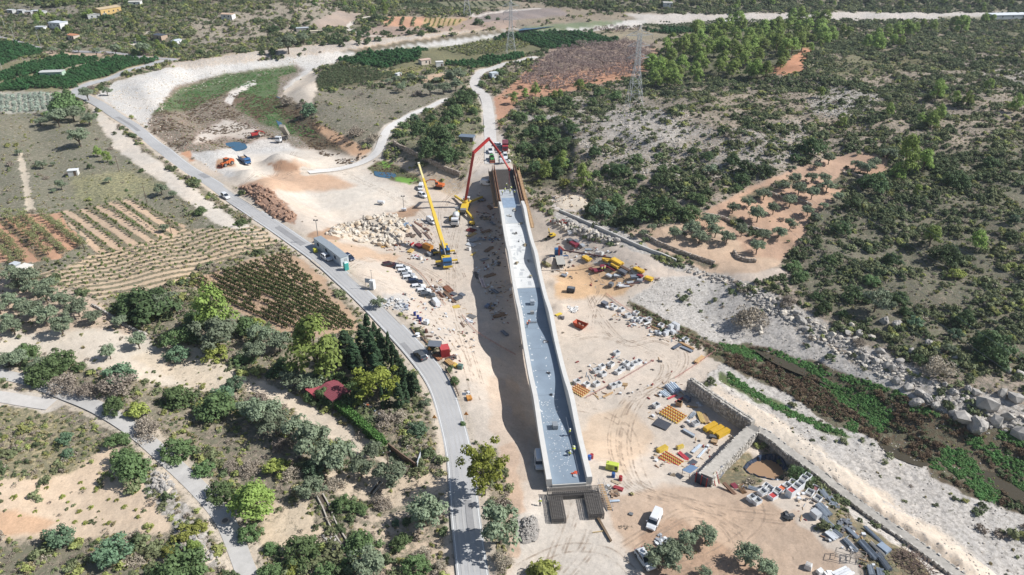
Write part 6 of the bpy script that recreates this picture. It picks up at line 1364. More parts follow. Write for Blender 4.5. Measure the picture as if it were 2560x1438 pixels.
# concrete pump: turntable, outriggers and folded boom
pump = thing('concrete_pump', 'concrete pump truck with tall red boom and yellow outriggers', 'concrete pump', 1163, 524, (4, -12))
chassis(pump, 10, 2.5, (-3.6, -2.3, -1.0, 2.4, 3.7)); cab(pump, 3.4, 2.4, .95, 2.0, 1.7, WHITE)
MB().box(-.5, 0, 1.5, 7.0, 2.3, .9).build('platform', YEL, pump); MB().box(-4.4, 0, 1.6, 1.2, 1.6, 1.0, taper=1.3).build('hopper', GREY, pump)
for a, l in ((32, 8.5), (-32, 8.5), (152, 7.5), (-152, 7.5)):
    c_, s_ = math.cos(math.radians(a)), math.sin(math.radians(a)); bx = 2.2 if abs(a) < 90 else -2.8
    g = MB().beam((bx, s_ * .6, 1.5), (bx + c_ * l, s_ * (l + .8), 1.0), .6, .65).build('outrigger', YEL, pump)
    MB().beam((bx + c_ * l, s_ * (l + .8), 1.1), (bx + c_ * l, s_ * (l + .8), .1), .2, n=8).box(bx + c_ * l, s_ * (l + .8), .08, .8, .8, .1).build('foot', M((200,150,60)), g)
MB().lathe([(.8, 1.9), (.8, 2.5), (.6, 3.0)], 14, (1.6, 0, 0)).build('turntable', YEL, pump)
inv = pump.matrix_basis.inverted() if False else (Matrix.Translation(pump.location) @ Matrix.Rotation(pump.rotation_euler.z, 4, 'Z')).inverted()
base = (Matrix.Translation(pump.location) @ Matrix.Rotation(pump.rotation_euler.z, 4, 'Z')) @ Vector((1.6, 0, 2.9))
tip = BP(140, .6, 1.2); apex = Vector((plane(1222, 347, 15.6)[0], plane(1222, 347, 15.6)[1], 15.6))
elbow = Vector((*plane(1184, 382, 12.5), 12.5)); over = Vector((*plane(1250, 384, 10.5), 10.5))
jo = [base, elbow, apex, over, Vector((tip.x, tip.y, 6.5))]
for i in range(4):
    a, b = inv @ jo[i], inv @ jo[i+1]; g = MB().beam(a, b, .85 - .14 * i, 1.0 - .17 * i).build('boom_section', RED, pump)
    MB().beam(a + Vector((.4, .1, .2)), b + Vector((.4, .1, .2)), .16, n=8).build('delivery_pipe', M((190,60,54)), g); MB().lathe([(.45, -.4), (.45, .4)], 10, b).build('joint', M((176,44,40)), g)
MB().beam(inv @ jo[4], inv @ tip, .18, n=8).build('end_hose', M((150,60,56)), pump)
# mobile crane
crane = thing('mobile_crane', 'yellow telescopic mobile crane with blue cab and long raised boom', 'crane', 1114, 650, (3, 12))
chassis(crane, 11, 2.75, (-4.2, -2.8, -1.2, 1.6, 3.1), .62); MB().box(-.3, 0, 1.35, 10.6, 2.6, .6).build('carrier_deck', YEL, crane); cab(crane, 3.9, 2.7, .9, 1.9, 1.9, BLUE)
MB().box(5.9, 0, .75, .35, 2.7, .5).build('bumper', YEL, crane); MB().box(-2.2, 0, 2.3, 3.6, 2.4, 1.3).build('superstructure', M((36,86,150), .4, 0, .1), crane); MB().box(-4.4, 0, 2.4, 1.4, 2.6, 1.4).build('counterweight', YEL, crane)
g = MB().box(-.6, 1.0, 2.5, 1.5, .9, 1.6).build('operator_cab', BLUE, crane); MB().box(-.1, 1.0, 2.8, .55, .94, .8).build('cab_window', GLS, g)
for x in (-3.6, 2.6):
    for s in (-1, 1):
        g = MB().box(x, s * 2.2, 1.05, .5, 2.2, .4).build('outrigger', YEL, crane); MB().beam((x, s * 3.2, 1.1), (x, s * 3.2, .05), .2, n=8).box(x, s * 3.2, .06, .8, .8, .1).build('foot', DARK, g)
Mx = Matrix.Translation(crane.location) @ Matrix.Rotation(crane.rotation_euler.z, 4, 'Z'); inv = Mx.inverted()
hd = Vector((*plane(1047, 410, 13.5), 13.5)); a = Vector((-1.6, 0, 2.9)); b = inv @ hd
for i, (u, v, wd) in enumerate(((0, .42, 1.0), (.40, .62, .82), (.6, .82, .66), (.8, 1.0, .52))):
    MB().beam(a.lerp(b, u), a.lerp(b, v), wd, wd * 1.15).build('boom_section', YEL if i < 3 else M((244,226,150), .45), crane)
MB().beam((1.2, 0, 2.2), a.lerp(b, .22), .35, n=8).build('lift_cylinder', GREY, crane); g = MB().box(b.x, b.y, b.z, .7, .7, .9).build('boom_head', M((246,240,214)), crane)
MB().beam(b, b - Vector((0, 0, 1.6)), .06, n=6).box(b.x, b.y, b.z - 1.9, .35, .35, .6).build('hook_block', M((60,60,60)), g)
# loader-crane truck
r = thing('crane_truck', 'flatbed truck with blue cab and long red knuckle crane', 'truck', 1399, 655, (-3, -14))
chassis(r, 8.5, 2.5, (-2.8, -1.5, 2.6)); cab(r, 2.6, 2.4, .95, 1.9, 1.7, BLUE); MB().box(-1.4, 0, 1.3, 5.6, 2.45, .16).build('flatbed', M((186,182,172)), r)
inv = (Matrix.Translation(r.location) @ Matrix.Rotation(r.rotation_euler.z, 4, 'Z')).inverted(); z0 = r.location.z
J = [Vector((1.9, 0, 1.2)), Vector((1.9, 0, 4.2)), inv @ Vector((*plane(1410, 626, z0 + 6.2), z0 + 6.2)), inv @ Vector((*plane(1528, 645, z0 + 4.0), z0 + 4.0))]
for i in range(3): MB().beam(J[i], J[i+1], .5 - .1 * i, .6 - .12 * i).build('crane_arm', (M((176,48,48), .5), M((176,48,48), .5), M((92,62,62), .5))[i], r)
for s in (-1, 1): MB().beam((1.9, 0, 1.0), (1.9, s * 2.8, 1.0), .3).beam((1.9, s * 2.8, 1.0), (1.9, s * 2.8, .05), .16).build('stabiliser', BLUE, r)
# excavators
def excavator(label, px, py, d, paint, k=1.0, reach=((1.0, 2.0), (3.0, 3.2), (4.4, 1.4)), small=False):
    r = thing('excavator', label, 'excavator', px, py, d); r.scale = (k, k, k)
    for s in (-1, 1):
        MB().prism([(-1.8, .1), (-1.5, 0), (1.5, 0), (1.8, .1), (1.9, .45), (1.5, .85), (-1.5, .85), (-1.9, .45)], s * .95 - .28, s * .95 + .28).build('track', TYRE, r)
    MB().box(0, 0, .8, 1.4, 1.5, .4).build('undercarriage', DARK, r); MB().box(-.5, 0, 1.5, 2.9, 2.3, .95).build('body', paint, r, .06); MB().box(-1.75, 0, 1.45, .6, 2.4, .9).build('counterweight', paint, r)
    g = MB().box(.55, .68, 2.1, 1.3, .9, 1.5).build('cab', paint, r); MB().box(.6, .68, 2.3, 1.34, .94, .8).build('window', GLS, g)
    p = [Vector((.7, -.2, 1.6))] + [Vector((a, -.2, b)) for a, b in reach]
    MB().beam(p[0], p[1], .4, .5).beam(p[1], p[2], .34, .42).build('boom', paint, r); MB().beam(p[2], p[3], .26, .32).build('stick', paint, r)
    MB().box(p[3].x, p[3].y, p[3].z - .3, .7, .9, .6, taper=.7).build('bucket', M((90,84,80)), r); return r
excavator('orange excavator beside the small green pool', 1098, 470, (-20, -2), ORG, .9, ((1.8, 3.2), (4.2, 3.0), (6.0, 2.0)))
excavator('small yellow excavator at the right edge of the bridge', 1378, 594, (-6, 4), YEL, .62, ((.9, 2.6), (1.6, 5.4), (1.2, 3.4)))
excavator('red excavator at the upstream pools', 640, 342, (20, -4), RED, .9, ((1.8, 2.8), (3.6, 2.0), (4.4, 1.0)))
# wheel loader, dump trucks, green telehandler, red truck
def loader(label, px, py, d, paint, k=1.0, name='wheel_loader'):
    r = thing(name, label, 'loader', px, py, d); r.scale = (k, k, k)
    MB().box(-1.5, 0, 1.45, 2.6, 1.9, 1.1).build('engine_cover', paint, r, .08); g = MB().box(0, 0, 2.0, 1.4, 1.6, 1.9).build('cab', paint, r); MB().box(0, 0, 2.45, 1.44, 1.64, .8).build('window', GLS, g)
    MB().box(1.5, 0, 1.1, 1.6, 1.4, .7).build('front_frame', paint, r); MB().beam((.9, .5, 1.6), (3.0, .5, .8), .25, .35).beam((.9, -.5, 1.6), (3.0, -.5, .8), .25, .35).build('lift_arm', paint, r)
    MB().prism([(2.9, .1), (3.9, .05), (3.7, .2), (3.1, .35), (3.1, .9), (2.9, 1.2)], -1.3, 1.3).build('bucket', M((140,70,50)), r)
    for x in (-1.6, 1.5):
        for s in (-1, 1): wheel(r, x, s * 1.0, .75, .5)
    return r
loader('orange wheel loader beside the gravel mound', 568, 414, (-20, 6), ORG); loader('green loader on the track behind the far bridge end', 1230, 401, (2, 10), GREEN, .8)
def dumper(label, px, py, d, paint, body, tip_deg=0):
    r = thing('dump_truck', label, 'truck', px, py, d); chassis(r, 7.6, 2.5, (-2.6, -1.3, 2.5)); cab(r, 2.2, 2.4, .95, 1.9, 1.7, paint)
    g = thing('tipper', None, None); g.parent = r; col = body
    bpy.data.objects.remove(g); mb = MB()
    for a in ((0, 0, 0, 5.4, 2.4, .12), (0, 1.2, .6, 5.4, .1, 1.2), (0, -1.2, .6, 5.4, .1, 1.2), (2.7, 0, .7, .1, 2.4, 1.4)): mb.box(a[0] + 2.7, *a[1:])
    o = mb.build('tipper_body', col, r); o.location = (-3.7, 0, 1.2); o.rotation_euler = (0, -math.radians(tip_deg), 0)
    if not tip_deg: MB().box(2.7, 0, .75, 5.0, 2.2, .5, taper=.6).build('load', M((176,146,116)), o)
    else: MB().beam((1.5, 0, 1.0), (1.0, 0, 3.2), .25, n=8).build('lift_ram', GREY, r)
    return r
dumper('blue dump truck beside the brown gravel mound', 613, 408, (14, 12), BLUE, M((70,110,160), .5)); dumper('white dump truck with its grey body tipped up high', 706, 352, (-16, 10), WHITE, M((178,168,152), .6, 0, .15), 58)
r = thing('box_truck', 'dark red truck on the access track behind the bridge', 'truck', 1263, 376, (0, 12)); chassis(r, 7, 2.4, (-2.2, 2.2)); cab(r, 1.9, 2.3, .95, 1.9, 1.6, M((190,52,60), .4)); MB().box(-1.2, 0, 2.1, 5, 2.4, 2.2).build('cargo_box', M((132,60,70), .5), r)

# ------------------------------------------------------------ cabins, tower light, kiosk, shed
for i, (x, y, lb) in enumerate([(808, 622, 'grey-roofed site cabin farthest along the row by road'), (829, 637, 'middle site cabin of the row of three'), (851, 654, 'nearest site cabin of the row beside the turquoise toilet')]):
    r = thing('site_cabin', lb, 'site cabin', x, y, (20, 15), group='site cabins by the road'); MB().box(0, 0, 1.35, 6.0, 2.4, 2.5).build('body', M((218,226,230), .6, 0, .06), r)
    g = MB().box(0, 0, 2.66, 6.1, 2.5, .12).build('roof', M((150,160,168), .6, 0, .08), r)
    mb = MB()
    for k in range(12): mb.box(-2.8 + k * .5, 0, 2.74, .12, 2.4, .05)
    mb.build('rib', M((168,176,182), .6), g)
    MB().box(3.01, .3, 1.2, .06, .9, 2.0).build('door', M((180,186,190)), r); g = MB().box(-.5, -1.21, 1.6, 1.2, .06, .9).build('window', GLS, r); MB().box(-.5, -1.23, 1.1, 1.3, .1, .08).build('sill', GREY, g)
r = thing('portable_toilet', 'turquoise portable toilet beside the nearest site cabin', 'toilet', 866, 674, (10, 8)); MB().box(0, 0, 1.1, 1.15, 1.15, 2.2).build('body', M((64,196,184), .5, 0, .05), r, .04); MB().box(0, 0, 2.28, 1.1, 1.1, .16, taper=.7).build('roof', M((214,236,232), .5), r); MB().box(.585, 0, 1.05, .03, .75, 1.8).build('door', M((54,176,166), .5), r)
r = thing('fuel_tank', 'small yellow tank at the far end of site cabins', 'tank', 789, 631, (10, 8)); MB().box(0, 0, .7, 1.0, 1.0, 1.1).build('body', M((232,226,60), .5), r, .05); MB().box(0, 0, .1, 1.1, 1.1, .15).build('skid', DARK, r); MB().lathe([(.12, 1.25), (.12, 1.4)], 8).build('cap', DARK, r)
def mast_light(label, px, py, H, name='lighting_tower', sign=False):
    r = thing(name, label, 'lighting tower', px, py, ang=0); MB().box(0, 0, .6, 1.6, 1.0, .8).build('trailer', WHITE, r); MB().beam((0, 0, .9), (0, 0, H), .14).build('mast', GREY, r)
    g = MB().box(0, 0, H, 1.2, .2, .12).build('lamp_bar', GREY, r)
    for s in (-.45, .45): MB().box(s, -.1, H + .1, .4, .3, .35).build('lamp', M((90,90,92)), g)
    for s in (-1, 1): wheel(r, 0, s * .55, .28, .16)
mast_light('lighting tower on a white trailer by the brown haul track', 1010, 528, 5.5); mast_light('slim mast with a white base beside the site cabins', 797, 605, 7, 'camera_mast')
r = thing('transformer_kiosk', 'tall white transformer kiosk with a mast beside the car park', 'kiosk', 932, 722, (12, 3)); MB().box(0, 0, 1.3, 1.3, 1.1, 2.6).build('cabinet', M((240,240,238), .6), r, .03); MB().box(.25, -.57, 1.2, .6, .04, 1.8).build('door', M((206,208,208)), r); MB().beam((0, 0, 2.6), (0, 0, 5.5), .1, n=8).build('mast', GREY, r); MB().box(0, 0, 5.5, .8, .06, .06).build('crossbar', GREY, r)
r = thing('notice_board', 'grey notice board on posts left of the white kiosk', 'sign', 921, 716, (12, 2)); MB().box(0, 0, 1.7, 1.7, .06, 1.3).build('panel', M((200,206,212), .4), r); MB().beam((-.7, 0, 0), (-.7, 0, 1.2), .08).build('post', GREY, r); MB().beam((.7, 0, 0), (.7, 0, 1.2), .08).build('post', GREY, r)
r = thing('red_container', 'red corrugated tool container beside the road', 'container', 1112, 888, (14, -1)); MB().box(0, 0, 1.1, 2.0, 2.2, 2.2).build('body', M((206,52,58), .5), r); mb = MB()
for k in range(9): mb.box(-.9 + k * .225, -1.12, 1.1, .1, .06, 2.0)
mb.build('corrugation', M((186,44,50), .5), r); MB().box(0, 0, 2.24, 2.06, 2.26, .08).build('roof', M((216,76,76), .5), r)
r = thing('lean_to', 'dark-roofed lean-to shelter attached to the red container', 'shelter', 1088, 880, (14, 0)); MB().box(0, 0, 2.3, 3.0, 2.4, .08, ry=.06).build('roof', M((112,118,128), .5), r)
for x in (-1.4, 1.3):
    for s in (-1, 1): MB().beam((x, s * 1.1, 0), (x, s * 1.1, 2.3), .09).build('post', DARK, r)
MB().box(0, 1.1, 1.1, 2.9, .06, 2.0).build('back_wall', M((92,76,70)), r)
r = thing('water_tank', 'white wheeled tank parked on the bare platform', 'tank', 953, 512, (14, 2)); MB().lathe([(.5, -1.2), (.62, -1.0), (.62, 1.0), (.5, 1.2)], 12).build('tank', WHITE, r); r.children[0].rotation_euler = (0, math.pi / 2, 0); r.children[0].location = (0, 0, 1.0)
for s in (-1, 1): wheel(r, 0, s * .7, .34, .2)

# ------------------------------------------------------------ materials stacked on the site
def solo(mb, name, cat, px, py, d, bevel=0, dz=0.0):
    o = mb.build(name, None, None, bevel); put(o, px, py, d, dz=dz); o['category'] = cat; return o
CW = M((240,241,242), .6, 0, .05, 2)
def crate_mesh(fill=None, k=1.0):
    key = ('crate', fill, k)
    if key not in PROTO:
        mb = MB(); mb.m(CW); L, W, H, t = 1.25 * k, 1.05 * k, .72 * k, .06
        mb.box(0, 0, .1, L, W, .06).box(0, W/2, H/2, L, t, H).box(0, -W/2, H/2, L, t, H).box(L/2, 0, H/2, t, W - t, H).box(-L/2, 0, H/2, t, W - t, H)
        for x in (-L*.4, 0, L*.4): mb.box(x, 0, .03, .1, W, .08)
        mb.m(M(fill or (150,150,146))).box(0, 0, H * (.55 if fill else .3), L * .9, W * .9, H * .3); PROTO[key] = mb.mesh('crate')
    return PROTO[key]
def crates(lst, noun, place, group):
    it = []
    for q in lst:
        x, y = q[:2]; st = q[2] if len(q) > 2 else 1; fl = q[3] if len(q) > 3 else None; d = (10, random.uniform(-7, -3))
        a = heading(x, y, d)
        for k in range(st):
            o = obj('crate', crate_mesh(fl if k == st - 1 else None, 1.12)); put(o, x, y, dz=k * .82); o.rotation_euler = (0, 0, a); o['category'] = 'crate'; o['group'] = group; it.append((x + k * .1, o))
    label_row(it, noun, place)
RD = (206,60,60)
crates([(1931,1245,1,RD),(1941,1233),(1953,1227,1,(230,110,60)),(1975,1240,2,RD),(1987,1230,2),(1997,1222,2),(2006,1210,2),(2015,1204,2),(1966,1220),(1980,1212),(2023,1237),(2036,1227,1,(150,90,90)),(2042,1252),(1922,1228),(1878,1250),(1891,1257),(1905,1235),(1915,1222)], 'white open crate', 'in the crate cluster beside the pond', 'crates beside the pond')
crates([(1491,930),(1504,920),(1507,938),(1527,914,1,(120,120,120)),(1545,933),(1554,926),(1565,912),(1576,921),(1586,912),(1596,908),(1541,886)], 'white crate', 'on the open ground right of the bridge', 'crates right of the bridge')
crates([(1442,958),(1466,965),(1491,963),(1532,968),(1545,964)], 'white crate', 'beside the yellow form panel', 'crates by the yellow form')
crates([(1535,772),(1554,777),(1570,792),(1585,802),(1590,786),(1599,802),(1621,802),(1652,817),(1713,853)], 'pale crate', 'along the orange mesh fence', 'crates along the orange mesh')
crates([(1640,1017),(1738,1062,1,(120,120,120)),(1425,584)], 'single white crate', 'in the storage yards right of the bridge', 'single crates in the yards')
it = []
for x, y, n in [(1668,832,1),(1676,828,2),(1682,834,1),(1684,822,2),(1691,826,2),(1664,838,1)]:
    for k in range(n):
        o = solo(MB().m(CW).box(0, 0, .45, 1.1, 1.1, .88).m(M((206,208,210))).box(0, 0, .92, 1.0, 1.0, .06), 'white_pack', 'pack', x, y, (10, -4), .03, dz=k * .98); o['group'] = 'wrapped white packs'; it.append((x + k * .1, o))
label_row(it, 'wrapped white pack', 'in the white stack beside the mesh fence')
def tubes(n, rows, L, r, rgb, jit=.05, metal=.5):
    mb = MB(); L *= .88; n = max(1, int(n * .8)); cs = [M(tuple(max(0, min(255, v + e)) for v in rgb), .5, metal * .5, .15, 2) for e in (-34, -12, 0, 14)]
    for k in range(rows):
        for i in range(n): mb.m(random.choice(cs)); y = (i - (n - 1) / 2) * r * 2.6; e = random.uniform(-jit, jit) * L; mb.beam((-L/2 + e, y, r + k * r * 1.9 + .12), (L/2 + e, y, r + k * r * 1.9 + .12), r * 2, n=6)
    mb.m(M((120,100,80))); w_ = n * r * 2.2
    for x in (-L*.3, L*.3): mb.box(x, 0, .06, .1, w_, .12)
    return mb
def planks(n, rows, L, wd, th, rgb, jit=.06):
    mb = MB()
    for k in range(rows):
        for i in range(n):
            v = random.randint(-2, 2) * 6; mb.m(M((rgb[0] + v, rgb[1] + v, rgb[2] + v), .7, 0, .15, 2)); e = random.uniform(-jit, jit) * L
            mb.box(e, (i - (n - 1) / 2) * wd * 1.12, th / 2 + .1 + k * th * 1.05, L, wd, th, rz=random.uniform(-.02, .02))
    mb.m(M((120,96,72)))
    for x in (-L*.3, L*.3): mb.box(x, 0, .05, .1, n * wd * 1.1, .1)
    return mb
def panel_form(L, W, rgb, bar, n=8, m=4):
    """formwork panel: beams across girders, plywood under"""
    mb = MB(); mb.m(M((206,180,130))).box(0, 0, .08, L, W, .05); mb.m(M(rgb, .6, 0, .1))
    for i in range(n): mb.box(-L/2 + L * (i + .5) / n, 0, .25, .14, W * 1.05, .24)
    mb.m(M(bar, .5, 0, .1))
    for j in range(m): mb.box(0, -W/2 + W * (j + .5) / m, .45, L * 1.02, .16, .14)
    return mb
def flat_panel(L, W, rgb, th=.14, layers=1):
    mb = MB(); mb.m(M(rgb, .55, 0, .12, 1))
    for k in range(layers): mb.box(random.uniform(-.04, .04), random.uniform(-.04, .04), .1 + k * th * 1.1 + th/2, L, W, th * .9)
    mb.m(M((120,100,80)))
    for x in (-L*.3, L*.3): mb.box(x, 0, .05, .1, W, .1)
    return mb
def heap(n, R, cols, smin=.15, smax=.6):
    mb = MB()
    for i in range(n):
        a = random.uniform(0, 6.28); q = R * math.sqrt(random.random()); s = random.uniform(smin, smax)
        mb.m(M(random.choice(cols), .7, 0, .12)).box(q * math.cos(a), q * math.sin(a), s * .3, s * random.uniform(.6, 1.6), s, s * .6, rz=random.uniform(0, 3), rx=random.uniform(-.3, .3), ry=random.uniform(-.3, .3))
    return mb
def drum(rgb):
    mb = MB(); mb.m(M(rgb, .4, .1, .06)).lathe([(.29, 0), (.3, .02), (.29, .28), (.305, .3), (.29, .32), (.29, .58), (.305, .6), (.29, .62), (.3, .86), (.27, .88), (.02, .87)], 14); return mb
def bag(s, rgb=(232,230,226)):
    mb = MB(); mb.m(M(rgb, .8, 0, .08, 3)).box(0, 0, s * .4, s, s * .95, s * .8, taper=.82).m(M((196,190,182))).box(0, 0, s * .82, s * .6, s * .6, s * .1); return mb
SLV = (176,186,196); DGR = (96,98,104); MAR = (142,44,62); YLW = (236,186,50); TMB = (190,154,108); BRN = (134,96,72)
